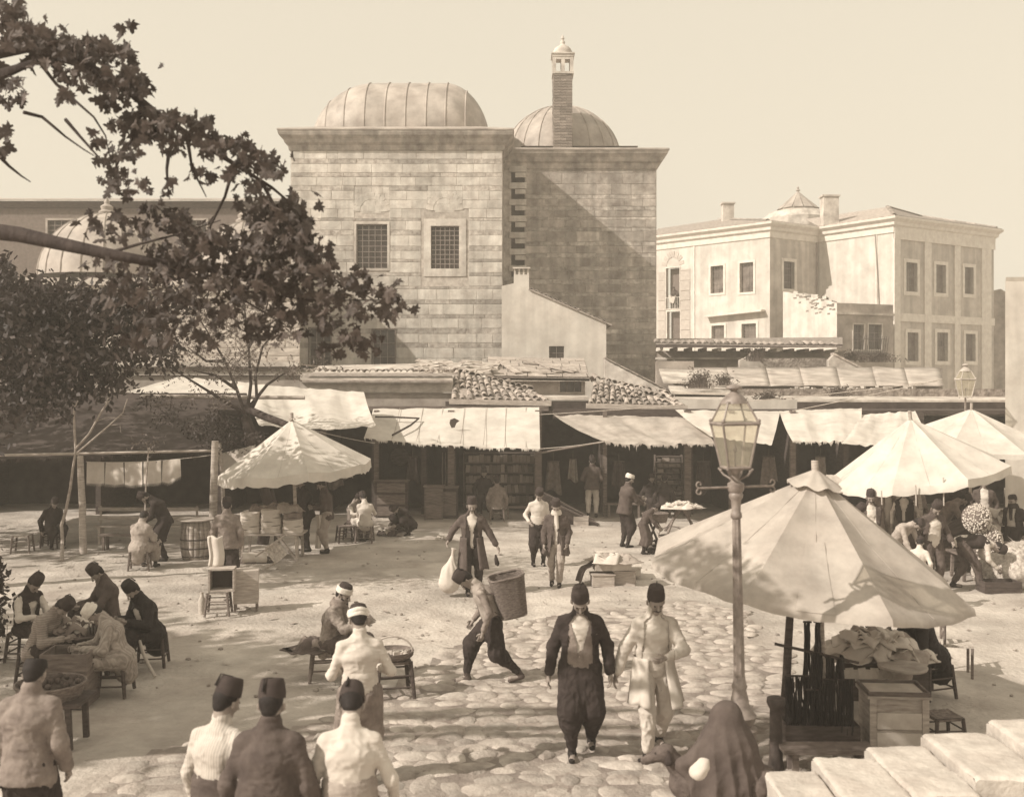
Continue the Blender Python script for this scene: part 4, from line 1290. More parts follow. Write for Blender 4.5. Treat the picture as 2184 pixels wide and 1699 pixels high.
mb = MB(); mb.tube([F3.pt(F3.uv(1876, 0)[0], F3.uv(1876, 655)[1], .08), F3.pt(F3.uv(1868, 0)[0], F3.uv(1868, 500)[1], .08)], .035, 6)
mb.tube([F2.pt(F2.L - .15, ZT - 5.2, .06), F2.pt(F2.L - .15, ZT - .5, .06)], .05, 6); mb.build('drainpipe', M_PLASTD, HB, True, world=True)

TU = thing('roof_turret', 'low polygonal turret with a pointed glazed roof and ball finial behind the mansion', 'turret', tuple(W(1702, 0, 79))[:2] + (ZT,))
c = W(1702, 455, 79); 
z_ = lambda y_: W(1702, y_, 79).z
for i in range(12):
    a0, a1 = 2 * PI * i / 12, 2 * PI * (i + 1) / 12 - .03
    mb = MB(); r0, r1 = 1.6, .14
    mb.add([(c.x + r0 * math.cos(a0), 79 + r0 * math.sin(a0), z_(447)), (c.x + r0 * math.cos(a1), 79 + r0 * math.sin(a1), z_(447)), (c.x + r1 * math.cos(a1), 79 + r1 * math.sin(a1), z_(411)), (c.x + r1 * math.cos(a0), 79 + r1 * math.sin(a0), z_(411))], [(0, 1, 2, 3)])
    mb.build('roof_pane', M_LEAD, TU, world=True)
mb = MB(); mb.lathe([(.14, z_(412)), (.08, z_(409)), (.18, z_(406)), (.05, z_(403)), (.10, z_(401)), (.01, z_(397))], 8, (c.x, 79, 0)); mb.build('finial', M_LEAD, TU, True, world=True)
mb = MB(); mb.lathe([(2.8, ZT - .5), (2.8, z_(470)), (2.2, z_(455)), (1.5, z_(450)), (1.45, z_(446))], 12, (c.x, 79, 0)); mb.build('drum', M_PLAST2, TU, world=True)

# small annexes before the mansion
AN = thing('rubble_annex', 'half ruined white rubble annex with broken top against the mansion', 'building', tuple(W(1725, 0, 62.5))[:2] + (0,))
A1, A2, A3 = tuple(W(1670, 0, 65.2))[:2], tuple(W(1785, 0, 60.5))[:2], tuple(W(1905, 0, 62.0))[:2]
FA1, FA2 = Face(A1, A2), Face(A2, A3)
tp = [(1670, 622), (1685, 626), (1700, 625), (1715, 632), (1740, 636), (1762, 640), (1785, 648)]
mb = MB(); q = [(FA1.uv(a, b)[0], FA1.uv(a, b)[1]) for a, b in tp]
for i in range(len(q) - 1):
    mb.add([FA1.pt(q[i][0], 0), FA1.pt(q[i + 1][0], 0), FA1.pt(q[i + 1][0], q[i + 1][1]), FA1.pt(q[i][0], q[i][1])], [(0, 1, 2, 3)])
    mb.add([FA1.pt(q[i][0], q[i][1]), FA1.pt(q[i + 1][0], q[i + 1][1]), FA1.pt(q[i + 1][0], q[i + 1][1], -.4), FA1.pt(q[i][0], q[i][1], -.4)], [(0, 1, 2, 3)])
mb.build('wall', M_PLAST, AN, world=True)
for i in range(34):
    u = random.uniform(.2, .95) * FA1.L; k_ = float(np.interp(u, [a for a, _ in q], [b for _, b in q]))
    inst('brick', BRK[i % 3], AN, FA1.pt(u, k_ - random.uniform(.05, .9) * (1 if i % 4 else .3), 0) - AN.location, (0, random.uniform(-.1, .1), FA1.rot()), (random.uniform(.2, .34), .02, .09))
for i in range(14):
    p = FA1.pt(FA1.L * random.uniform(0.02, .98), 0, -.15); u = (p - FA1.O).dot(FA1.U); p.z = float(np.interp(u, [a for a, _ in q], [b for _, b in q])) + .06
    inst('loose_stone', ST1[i % 6], AN, p - AN.location + Vector((0, .2, 0)), (random.uniform(-.2, .2), random.uniform(-.3, .3), random.uniform(0, 3)), (random.uniform(.25, .5), random.uniform(.2, .4), random.uniform(.1, .2)))
BX = thing('stained_annex', 'flat roofed stained annex with twin windows behind an iron balcony rail', 'building', tuple(W(1845, 0, 61.5))[:2] + (0,))
wx = [FA2.rect(1820, 1842, 692, 745), FA2.rect(1852, 1880, 692, 745)]
zt = FA2.uv(1845, 650)[1]
mb = MB(); wall(FA2, 0, FA2.L, 0, zt, wx, mb, .3); mb.prism([FA2.pt(0, zt, 0), FA2.pt(FA2.L, zt, 0), FA2.pt(FA2.L, zt, -3), FA2.pt(0, zt, -3)], (0, 0, .06)); mb.build('wall', M_PLASTD, BX, world=True)
mb = MB()
zc = FA2.uv(1845, 672)[1]
mb.prism([FA2.pt(-.1, zc, 0), FA2.pt(FA2.L, zc, 0), FA2.pt(FA2.L, zc + .12, 0), FA2.pt(-.1, zc + .12, 0)], FA2.N * .14); mb.build('cornice', M_PLAST2, BX, world=True)
for o_ in wx: window(FA2, o_, BX, .28, .08, (1, 2), True, M_PLAST2)
mb = MB(); u0, z0_ = FA2.uv(1818, 752); u1, z1_ = FA2.uv(1884, 720)
for i in range(15): mb.tube([FA2.pt(u0 + (u1 - u0) * i / 14, z0_, .3), FA2.pt(u0 + (u1 - u0) * i / 14, z1_ - .1, .34 + .1), FA2.pt(u0 + (u1 - u0) * i / 14, z1_ + .06, .5)], .014, 5)
for zz in (z0_, z1_ - .1): mb.tube([FA2.pt(u0, zz, .32), FA2.pt(u1, zz, .32)], .02, 5)
mb.prism([FA2.pt(u0, z0_ - .08, 0), FA2.pt(u1, z0_ - .08, 0), FA2.pt(u1, z0_, 0), FA2.pt(u0, z0_, 0)], FA2.N * .36)
mb.build('balcony_rail', M_IRON, BX, world=True)
FR_ = thing('distant_house', 'grey house end beyond the right corner of the mansion', 'house', tuple(W(2127, 0, 75))[:2] + (0,))
a, b = W(2108, 622, 75), W(2160, 622, 75)
mb = MB(); mb.prism([(a.x, 75, 0), (b.x, 75, 0), (b.x, 75, a.z - .3), (a.x + .9, 75, a.z + .2), (a.x, 75, a.z)], (0, 5, 0)); mb.build('wall', M_PLASTD, FR_, world=True)

# near white building on the right border
WB = thing('white_building', 'blank pale building corner at the right border behind the straw heap', 'building', tuple(W(2260, 0, 31))[:2] + (0,))
zt_ = W(0, 600, 30).z
p_ = [W(2144, 0, 30), W(2500, 0, 30), W(2500, 0, 37), W(2146, 0, 37)]
mb = MB(); mb.prism([(p.x, p.y, 0) for p in p_], (0, 0, zt_)); mb.build('wall', M_PLAST, WB, world=True)
mb = MB(); mb.prism([(p.x, p.y, zt_) for p in p_], (0, -.05, .12)); mb.build('coping', M_TRIM, WB, world=True)
# ------------------------------------------------------------------ low roofs and walls between the shops and the mansion
def quadw(pts4):
    return [W(*p) for p in pts4]
def slab(name, pts4, m, parent, th=.06):
    mb = MB(); q = quadw(pts4)
    mb.prism(q, (0, 0, -th)); return mb.build(name, m, parent, world=True)
def strip_wall(name, x0, x1, y0, y1, d0, d1, m, parent, th=.3):
    a, b = W(x0, y0, d0), W(x1, y0, d1); c, e = W(x1, y1, d1), W(x0, y1, d0)
    n = Vector((0, th, 0)); mb = MB(); mb.prism([a, b, c, e][::-1], n); return mb.build(name, m, parent, world=True)

EV = thing('tiled_gallery', 'long gallery with sagging tiled eaves in deep shade below the mansion', 'building', tuple(W(1590, 0, 46))[:2] + (0,))
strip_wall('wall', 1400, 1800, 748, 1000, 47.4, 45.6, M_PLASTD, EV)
slab('roof', [(1398, 731, 45.9), (1797, 738, 44.2), (1797, 719, 47.5), (1398, 722, 49)], M_TILE, EV, .05)
for i in range(27):
    p = W(1402 + i * 14.8, 730 + i * .26 + 1.5 * math.sin(i * .5), 45.9 - i * .063)
    o = inst('tile', TILE, EV, p - EV.location + Vector((0, .0, -.02)), (math.radians(12), 0, random.gauss(0, .06)), (.27, .7, .24))
strip_wall('eaves_board', 1399, 1797, 734, 741, 45.9, 44.2, M_WOODD, EV, .05)
for i in range(13):
    p = W(1410 + i * 31, 744 + i * .3, 46.2 - i * .13); mb = MB(); mb.box(tuple(p + Vector((0, .6, 0))), (.14, 1.5, .14)); mb.build('bracket', M_WOOD if i % 4 else M_TRIM, EV, world=True)
strip_wall('ledge', 1400, 1795, 762, 766, 46.9, 45.0, M_PLAST2, EV, .4)

VR = thing('sheeted_roof', 'wide pale roof of overlapping metal sheets with broken edge above the right shops', 'roof', tuple(W(1720, 0, 40))[:2] + (0,))
xs_ = [1478, 1560, 1640, 1715, 1790, 1870, 1935, 2010]
for i in range(len(xs_) - 1):
    a, b = xs_[i], xs_[i + 1]
    yf = 822 + (i % 3) * 3; yb = 783 - i * .5
    mb = MB()
    yf = 823; yb = 784 + (a - 1478) * -.01; P0, P1, P2, P3 = W(a, yf, 38), W(b + 3, yf, 38), W(b - 7, 784, 43), W(a - 10, 784, 43)
    mb.grid(lambda u, v: P0.lerp(P1, u).lerp(P3.lerp(P2, u), v) + Vector((0, 0, .01 * (i % 2) + .05 * mnoise.noise(Vector((a * .02 + u * (b - a) * .02, v * 3, 2))))), 6, 6)
    mb.build('roof_sheet', mat('dull_sheet', .42, .9, .2, 1.5, .4, 9, 8, dirt=(.8, .3)), VR, True, world=True, solid=.02)
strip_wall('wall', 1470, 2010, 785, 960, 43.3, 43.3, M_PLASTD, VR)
mb = MB()
for i in range(60):
    p = W(random.uniform(1690, 1950), random.uniform(824, 832), 37.9); mb.box(tuple(p), (random.uniform(.06, .2), .15, random.uniform(.04, .1)), rz=random.random() * 3)
mb.build('broken_edge', M_PLAST2, VR, world=True)

# two gables in front
GB = thing('small_gables', 'pair of low rubble gables with tile copings in front of the gallery', 'building', tuple(W(1650, 0, 44))[:2] + (0,))
for (a, pk, b, yb) in ((1578, 1602, 1655, 797), (1768, 1778, 1855, 800)):
    q = [W(a, yb, 44), W(a, 768, 44), W(pk, 757, 44), W(b, yb - 4, 44)]
    mb = MB(); mb.prism([q[0], W(b, yb, 44), q[3], q[2], q[1]], (0, .35, 0)); mb.build('gable_wall', M_PLAST2, GB, world=True)
    mb = MB(); mb.prism([q[2] + Vector((0, -.05, 0)), q[3] + Vector((0, -.05, 0)), q[3] + Vector((0, -.05, .1)), q[2] + Vector((0, -.05, .1))], (0, .5, 0)); mb.build('coping', M_TILE, GB, world=True)
strip_wall('wall', 1600, 1775, 764, 800, 44.6, 44.6, M_RUB, GB)

ST_ = thing('stepped_wall', 'weathered stepped wall with weeds and ledges behind the right awnings', 'wall', tuple(W(1780, 0, 36))[:2] + (0,))
strip_wall('upper_wall', 1440, 2150, 829, 1000, 37.2, 37.2, M_RUB, ST_)
slab('ledge', [(1432, 851, 35.6), (2150, 853, 35.6), (2150, 846, 37.2), (1440, 843, 37.2)], M_PLAST2, ST_, .08)
strip_wall('lower_wall', 1470, 2150, 856, 1040, 35.9, 35.9, M_RUB, ST_)
slab('ledge', [(1432, 876, 33.6), (2150, 882, 33.6), (2150, 872, 35.9), (1470, 870, 35.9)], M_PLAST2, ST_, .08)
strip_wall('upper_wall', 1400, 1480, 770, 860, 41.2, 41.2, M_PLASTD, ST_)
slab('roof', [(1415, 812, 38), (1500, 815, 38), (1500, 790, 41), (1405, 786, 41)], M_PLAST2, ST_, .08)
slab('roof', [(1432, 835, 36.5), (1560, 838, 36.5), (1560, 826, 38), (1425, 822, 38)], M_PLAST2, ST_, .08)

def weeds(label, px, py, d, w, hgt, n, cat='weeds', m=None):
    c = W(px, py, d); mb = MB()
    for i in range(n):
        x = random.gauss(0, w / 2.5); b = c + Vector((x, random.uniform(-.2, .2), 0))
        hh = hgt * random.uniform(.4, 1.1) * math.exp(-(x / w) ** 2)
        t = b + Vector((random.gauss(0, .18), random.gauss(0, .1), hh)); s_ = Vector((random.uniform(.01, .022), 0, 0))
        mb.add([b - s_, b + s_, t], [(0, 1, 2)])
        for q in range(3):
            l = b.lerp(t, random.uniform(.35, 1)); r = random.uniform(.03, .07); a = random.uniform(0, 6.28); dv_ = Vector((math.cos(a), .3 * math.sin(a), random.uniform(-.2, .8))) * r
            mb.add([l, l + dv_ + Vector((0, .02, -.02)), l + dv_ * 2, l + dv_ + Vector((0, -.02, .02))], [(0, 1, 2, 3)])
    o = mb.build('weeds', m or M_GRASS, None, world=True)
    return setp(o, label, cat)
weeds('bushy dry weeds growing on the wall just right of the falling coping', 1492, 828, 36.6, .5, .75, 110)
weeds('thin weeds on the broken roof beside the bushy clump', 1545, 822, 37.5, .35, .5, 60)
weeds('low weeds along the ledge right of the lantern top', 1640, 862, 35.4, .8, .45, 110)
weeds('weeds hanging at the middle of the stepped wall', 1790, 845, 35.6, .5, .4, 50)
weeds('dark shrub tuft beside the first small gable', 1610, 770, 43.6, .35, .6, 70)
weeds('dark shrub under the mansion front', 1815, 768, 46, .4, .5, 70)
weeds('strip of dry scrub at the foot of the mansion pilasters', 1870, 772, 46, 1.2, .45, 130)

# ------------------------------------------------------------------ plank roofed hut
PH = thing('plank_roofed_hut', 'low hut with a patched roof of weathered boards and a dark side window', 'hut', tuple(W(1150, 0, 37))[:2] + (0,))
q = quadw([(1038, 803, 36.6), (1257, 806, 36.6), (1246, 767, 40.2), (1040, 764, 40.2)])
slab('roof_deck', [(1036, 804.5, 36.5), (1258, 807.5, 36.5), (1247, 768.5, 40.3), (1038, 765.5, 40.3)], M_WOOD, PH, .08)
def onroof(u, v): return q[0].lerp(q[1], u).lerp(q[3].lerp(q[2], u), v)
rows_ = 6
for j in range(rows_):
    u = 0.0
    while u < 0.99:
        w_ = min(random.uniform(.12, .3), 1 - u)
        a, b, c, e_ = onroof(u + .004, j / rows_ + .01), onroof(u + w_ - .004, j / rows_ + .01), onroof(u + w_ - .004, (j + 1) / rows_ + .02), onroof(u + .004, (j + 1) / rows_ + .02)
        dz = Vector((0, 0, random.uniform(.015, .05)))
        mb = MB(); mb.prism([a + dz, b + dz, c + dz * .5, e_ + dz * .5], (0, 0, .03)); mb.build('plank', M_WOODL, PH, world=True)
        u += w_
for (u, v, r_, w_, l_) in ((.22, .35, .3, .25, 2.2), (.36, .25, .2, .3, .9), (.60, .45, .35, .28, 2.4), (.62, .1, 1.4, .2, .8), (.85, .3, .1, .22, .9), (.74, .25, 1.3, .5, 1.0), (.1, .5, -.1, .2, 1.8), (.48, .6, 1.5, .25, 1.2)):
    p = onroof(u, v) + Vector((0, 0, .11)); sl = math.atan2(q[3].z - q[0].z, q[3].y - q[0].y)
    mb = MB(); mb.box((0, 0, 0), (w_, l_, .035)); o = mb.build('loose_board', M_WOODL, PH); o.location = p - Vector(PH.location); o.rotation_euler = (sl, 0, r_)
strip_wall('fascia', 1040, 1257, 806, 813, 36.5, 36.5, M_WOODL, PH, .08)
fP = Face(tuple(W(1045, 0, 36.9))[:2], tuple(W(1248, 0, 36.9))[:2])
opw = fP.rect(1194, 1240, 813, 836)
mb = MB(); wall(fP, 0, fP.L, 0, fP.uv(1100, 812)[1], [opw], mb, .2); 
rr_ = fP.pt(fP.L, 0); tt_ = fP.pt(fP.L, fP.uv(1100, 812)[1]); mb.add([rr_, rr_ + Vector((0, 3, 0)), tt_ + Vector((0, 3, 0)), tt_], [(0, 1, 2, 3)])
mb.build('wall', M_PLASTD, PH, world=True)
window(fP, opw, PH, .18, .06, (2, 0), True, M_WOODL)
strip_wall('wall', 1160, 1262, 847, 880, 35.3, 35.3, M_PLAST2, PH, .4)
slab('ledge', [(1040, 850, 35.2), (1262, 851, 35.2), (1250, 842, 36.9), (1045, 842, 36.9)], M_PLAST2, PH, .06)
# heaped slates and boards at the foot of the towers
RB = thing('rubble_roof', 'jumble of broken slates and boards on the roof left of the plank hut', 'roof', tuple(W(960, 0, 37))[:2] + (0,))
slab('deck', [(640, 800, 35), (1045, 804, 35), (1050, 772, 40), (640, 780, 40)], M_PLAST2, RB, .1)
for i in range(70):
    u = random.random(); px_ = 900 + 150 * u; py_ = random.uniform(772, 800)
    p = W(px_, py_, 35 + (804 - py_) * .15) + Vector((0, 0, .06))
    mb = MB(); mb.box((0, 0, 0), (random.uniform(.3, 1.2), random.uniform(.15, .4), .04)); o = mb.build('slate' if i % 3 else 'board', M_WOODL if i % 3 == 0 else M_PLAST2, RB)
    o.location = p - Vector(RB.location); o.rotation_euler = (random.uniform(-.1, .3), random.uniform(-.25, .25), random.uniform(-.6, .6))

# ------------------------------------------------------------------ shop row: parapets, tiled roofs, dark interiors
SH = thing('shop_row', 'row of low dark market shops under patched tile roofs and a plaster parapet', 'shops', tuple(W(1000, 0, 32))[:2] + (0,))
yb_ = 34.6
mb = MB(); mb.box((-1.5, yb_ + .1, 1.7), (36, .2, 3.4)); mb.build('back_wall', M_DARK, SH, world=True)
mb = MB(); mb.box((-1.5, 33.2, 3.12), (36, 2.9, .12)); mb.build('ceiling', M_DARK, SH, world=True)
for px_ in (-80, 215, 470, 690, 800, 905, 962, 1150, 1285, 1470, 1560, 1690, 1800, 1960):
    p = W(px_, 0, 31.8); mb = MB(); mb.box((p.x, 33.1, 1.55), (.16, 3.0, 3.1)); mb.build('partition', M_WOODD, SH, world=True)
for px_, wd in ((690, .16), (803, .14), (962, .18), (1148, .2), (1290, .12), (1466, .2), (1690, .16), (1560, .16)):
    p = W(px_, 0, 31.2); mb = MB(); mb.box((p.x, 31.2, 1.6), (wd, wd, 3.2)); mb.build('post', M_WOOD, SH, world=True)
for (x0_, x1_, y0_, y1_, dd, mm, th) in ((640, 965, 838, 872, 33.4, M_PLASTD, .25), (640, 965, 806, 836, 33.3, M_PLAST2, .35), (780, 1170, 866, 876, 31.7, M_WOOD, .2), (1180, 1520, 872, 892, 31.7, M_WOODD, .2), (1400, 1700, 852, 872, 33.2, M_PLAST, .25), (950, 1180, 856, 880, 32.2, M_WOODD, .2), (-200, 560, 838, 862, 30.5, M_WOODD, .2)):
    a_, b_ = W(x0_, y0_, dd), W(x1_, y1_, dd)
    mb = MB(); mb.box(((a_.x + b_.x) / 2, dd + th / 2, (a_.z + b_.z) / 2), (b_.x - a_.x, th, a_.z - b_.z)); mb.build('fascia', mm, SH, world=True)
# parapet top with ridge tiles
pa, pb = W(642, 796, 33.6), W(962, 797, 33.6)
tile_row(SH, pa + Vector((0, -.15, .05)), pb + Vector((0, -.15, .05)), 24, .23, .42, (0, -1, -.1), 'ridge_tile', .12)
slab('parapet_roof', [(640, 812, 33.1), (965, 812, 33.1), (965, 795, 34.6), (640, 795, 34.6)], M_TILE, SH, .06)
def tiled_roof(E0, E1, T0, T1, ncol, nrow, parent):
    """Eave E0-E1, top T0-T1; every cover tile is an object, pan tiles are the slab beneath."""
    E0, E1, T0, T1 = [Vector(p) for p in (E0, E1, T0, T1)]
    mb = MB(); mb.prism([E0, E1, T1, T0], (0, 0, -.07)); mb.build('roof_deck', M_TILE, parent, world=True)
    L = Vector(parent.location)
    for i in range(ncol):
        u = (i + .5) / ncol; a = E0.lerp(E1, u); b = T0.lerp(T1, u)
        ln = (b - a).length; n = max(1, round(nrow * ln / (T0 - E0).length))
        up = (b - a).normalized(); x_ = (E1 - E0).normalized(); z_ = x_.cross(up).normalized(); x_ = up.cross(z_)
        Mx = Matrix((x_, up, z_)).transposed().to_4x4()
        for j in range(n):
            if random.random() < .04: continue
            p = a + up * (j * ln / n - .06) + z_ * (.03 + .012)
            o = inst('tile', TILE, parent)
            w_ = (E1 - E0).length / ncol * random.uniform(.66, .8)
            o.matrix_basis = Matrix.Translation(p - L + Vector((random.gauss(0, .012), 0, random.uniform(0, .02)))) @ Mx @ Matrix.Rotation(random.gauss(0, .07), 4, 'Z') @ Matrix.Rotation(random.gauss(-.06, .04), 4, 'X') @ Matrix.Diagonal((w_, ln / n * 1.25, w_ * .9, 1))
TRA = thing('tiled_roof', 'small hipped roof of curved clay tiles above the bookshop beside the parapet', 'roof', tuple(W(1065, 0, 33))[:2] + (3.2,), group='tiled roofs over the shops')
tiled_roof(W(962, 853, 32.0), W(1172, 857, 32.0), W(968, 792, 35.4), W(1135, 835, 33.4), 13, 8, TRA)
TRB = thing('tiled_roof', 'small roof of curved clay tiles between the plank hut and the lantern post', 'roof', tuple(W(1360, 0, 33))[:2] + (3.2,), group='tiled roofs over the shops')
tiled_roof(W(1255, 862, 32.0), W(1463, 867, 32.0), W(1268, 812, 35.0), W(1420, 842, 33.4), 14, 7, TRB)
for r_, (a, b) in ((TRA, ((958, 856), (1176, 860))), (TRB, ((1250, 865), (1466, 870)))):
    p0, p1 = W(a[0], a[1], 31.9), W(b[0], b[1], 31.9)
    mb = MB(); mb.beam(p0, p1, .12, .16); mb.build('gutter_board', M_WOODL, r_, world=True)
    mb = MB(); mb.beam(p0 + Vector((.2, .15, -.16)), p1 + Vector((-.2, .15, -.16)), .12, .14); mb.build('eaves_beam', M_WOOD, r_, world=True)
    t0 = W(a[0] + 8, a[1] - 62 if r_ is TRA else a[1] - 54, 35.3); t1 = W(b[0] - 38, b[1] - 24, 33.5)
    tile_row(r_, t0 + Vector((0, 0, .1)), t1 + Vector((0, 0, .08)), 14, .24, .4, (0, -1, 0), 'ridge_tile', .3)

# ------------------------------------------------------------------ awnings
def awning(label, BL, BR, FR, FL, m=None, sag=.18, nu=40, nv=20, wr=.03, seed=0, valance=0.0, fringe=True, curl=0.0, name='awning', cat='awning', group=None, pole=None):
    BL, BR, FR, FL = [Vector(p) for p in (BL, BR, FR, FL)]
    def fn(u, v):
        p = BL.lerp(BR, u).lerp(FL.lerp(FR, u), v)
        s_ = -sag * math.sin(PI * v) * (0.6 + .4 * math.cos(2 * PI * u * 2 + seed)) - sag * .5 * math.sin(PI * u) * v
        s_ += curl * (1 - math.sin(PI * min(max(u, 0), 1))) * 0
        n = mnoise.noise(Vector((u * 9 + seed, v * 2.2, seed))) * wr + mnoise.noise(Vector((u * 26 + seed, v * 4, seed + 5))) * wr * .4
        f = .05 * mnoise.noise(Vector((u * 14, seed, 0))) * (v > .97)
        return p + Vector((0, 0, s_ + n + f))
    mb = MB(); mb.grid(fn, nu, nv)
    o = mb.build(name, m or M_CANV, None, True, world=True)
    setp(o, label, cat, group)
    if fringe:
        mb = MB(); L = o.location
        for i in range(nu * 3):
            if mnoise.noise(Vector((i * .21, seed, 3))) < -.08: continue
            u = i / (nu * 3); p = fn(u, 1.0); h_ = random.uniform(.03, .11) * (2.2 if random.random() < .04 else 1)
            mb.add([p - L, p - L + Vector((.05, 0, 0)), p - L + Vector((.03 + random.uniform(-.02, .02), -.01, -h_))], [(0, 1, 2)])
        f = mb.build('fringe', m or M_CANV, o); f['kind'] = 'stuff'
    if pole:
        mb = MB(); mb.tube([FL - o.location + Vector((-.2, 0, -.05)), FR - o.location + Vector((.2, 0, -.05))], .035, 6); mb.build('edge_pole', M_WOODL, o, True)
    return o
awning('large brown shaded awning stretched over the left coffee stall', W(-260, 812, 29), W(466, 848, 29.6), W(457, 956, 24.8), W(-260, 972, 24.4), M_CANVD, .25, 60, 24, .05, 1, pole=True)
awning('bright white awning hung from a bare pole beside the small tree', W(520, 818, 30.6), W(776, 836, 30.6), W(802, 907, 27.0), W(552, 906, 26.8), M_CANV, .22, 40, 20, .05, 2, fringe=False)
awning('pale canvas roof sheet lit between the tree trunks', W(378, 804, 33), W(532, 815, 33), W(535, 846, 30.7), W(262, 836, 30.7), M_CANV, .05, 20, 10, .06, 3, fringe=False)
A3_ = awning('long cream awning with a torn hole above the book stall', W(796, 872, 31.4), W(1150, 868, 31.4), W(1152, 957, 28.6), W(776, 934, 28.9), M_CANV, .12, 50, 24, .03, 4)
awning('sagging patched awning with a curved left edge beside the lantern', W(1180, 884, 31.3), W(1500, 890, 31.3), W(1524, 944, 28.6), W(1290, 942, 28.6), M_CANV2, .12, 44, 20, .07, 5)
awning('pale awning hanging just behind the lantern head', W(1440, 874, 31.4), W(1664, 877, 31.4), W(1646, 948, 28.5), W(1515, 930, 28.7), M_CANV, .05, 30, 18, .03, 6, fringe=False)
awning('smooth white awning right of the lantern with a drooping left flap', W(1662, 876, 31.4), W(1838, 870, 31.4), W(1836, 937, 28.6), W(1690, 940, 28.4), M_CANV, .10, 36, 18, .03, 7)
awning('pale awning between the white awning and the far umbrella', W(1838, 884, 31.2), W(1952, 876, 31.2), W(1995, 950, 28.0), W(1794, 946, 27.4), M_CANV, .10, 36, 18, .04, 8, fringe=False)
awning('small hanging canvas scrap between pole and left umbrella', W(468, 968, 25.6), W(545, 948, 25.6), W(540, 1010, 25.0), W(474, 1035, 25.0), M_CANV2, .05, 12, 10, .03, 9, fringe=False, cat='canvas')
awning('folded canvas flap standing behind the big umbrella', W(1762, 1012, 22.5), W(1782, 1012, 22.5), W(1830, 1052, 21.8), W(1750, 1046, 21.8), M_CANV2, .02, 8, 8, .02, 10, fringe=False, cat='canvas')
# patches and hole on the long cream awning
mb = MB(); c = W(968, 902, 29.95) 
mb.add([c + Vector((x_, 0, z_)) for x_, z_ in ((-.10, .08), (.02, .13), (.10, .09), (.17, .05), (.08, -.02), (.03, -.14), (-.06, -.16), (-.12, -.02))], [tuple(range(8))])
L = A3_.location; mb.v = [(p[0] - L.x, p[1] - L.y - .12, p[2] - L.z + .02) for p in mb.v]; mb.build('torn_hole', M_DARK, A3_)
mb = MB()
def onA3(u, v, o_=.04):
    BL, BR, FR, FL = W(796, 872, 31.4), W(1150, 868, 31.4), W(1152, 957, 28.6), W(776, 934, 28.9)
    return BL.lerp(BR, u).lerp(FL.lerp(FR, u), v) + Vector((0, -.04, o_))
mb.tube([onA3(.03, .33) - L, onA3(.14, .33) - L, onA3(.29, .36) - L, onA3(.25, .58) - L, onA3(.16, .90) - L], .03, 6); mb.build('mending_cord', M_BARK, A3_, True)
mb = MB()
for u in (.16, .30, .42, .55, .68, .80, .92):
    mb.tube([onA3(u, v / 10, .015 - .12 * math.sin(PI * v / 10)) - L for v in range(11)], .008, 4)
mb.build('seam', M_CANV2, A3_)

def pole(label, p0, p1, r, m=M_WOODL, name='awning_post', cat='post', group=None, r1=None):
    mb = MB(); p0, p1 = Vector(p0), Vector(p1); mid = p0.lerp(p1, .5) + Vector((random.uniform(-.02, .02), 0, 0))
    mb.tube([p0, p0.lerp(p1, .25), mid, p0.lerp(p1, .75), p1], [r, r * .98, r * .95, r * .9, r1 or r * .85], 10)
    o = mb.build(name, m, None, True, world=True); return setp(o, label, cat, group)
g = G(178, 1182); pole('round wooden post of the left awning beside the bare sapling', g, W(171, 972, 24.3), .085)
g = G(452, 1172); pole('thick round wooden post behind the barrel with rope tied at its top', g, W(459, 940, 24.6), .10)
g = G(478, 1100); pole('thin crooked pole leaning by the edge of the left umbrella', W(478, 1095, 25), W(468, 945, 25), .05)
pole('bare horizontal spar sticking out of the tree in front of the white awning', W(300, 845, 27.2), W(650, 848, 27.2), .06, name='spar', cat='pole')
pole('dark slanting prop between tree and left umbrella', W(520, 870, 26), W(622, 910, 25.2), .10, M_BARK, name='prop', cat='pole')
pole('slanting pole under the patched awning', W(1155, 965, 29), W(1290, 941, 28.7), .03, M_WOOD, name='awning_strut', cat='pole')
def cord(label, pts, r=.012, name='rope', m=None, group=None):
    mb = MB(); mb.tube(pts, r, 5); o = mb.build(name, m or M_ROPE, None, True, world=True); return setp(o, label, 'rope', group)
def sagp(a, b, s_, n=14): return [Vector(a).lerp(Vector(b), t / n) - Vector((0, 0, s_ * 4 * (t / n) * (1 - t / n))) for t in range(n + 1)]
cord('upper rope running from the cream awning corner to the tiled eaves', sagp(W(1150, 884, 31), W(1460, 862, 31), .02))
cord('lower rope between the cream awning and the patched awning', sagp(W(1150, 957, 28.6), W(1288, 942, 28.6), .02))
cord('long thin rope rising right behind the lantern', sagp(W(1560, 858, 31), W(2000, 812, 31), .05))
cord('second rope rising right over the white awning', sagp(W(1690, 876, 30), W(2010, 808, 30), .02))
cord('slack guy rope from the left umbrella to the cream awning', sagp(W(650, 912, 26.5), W(800, 945, 27.5), .03), .008)

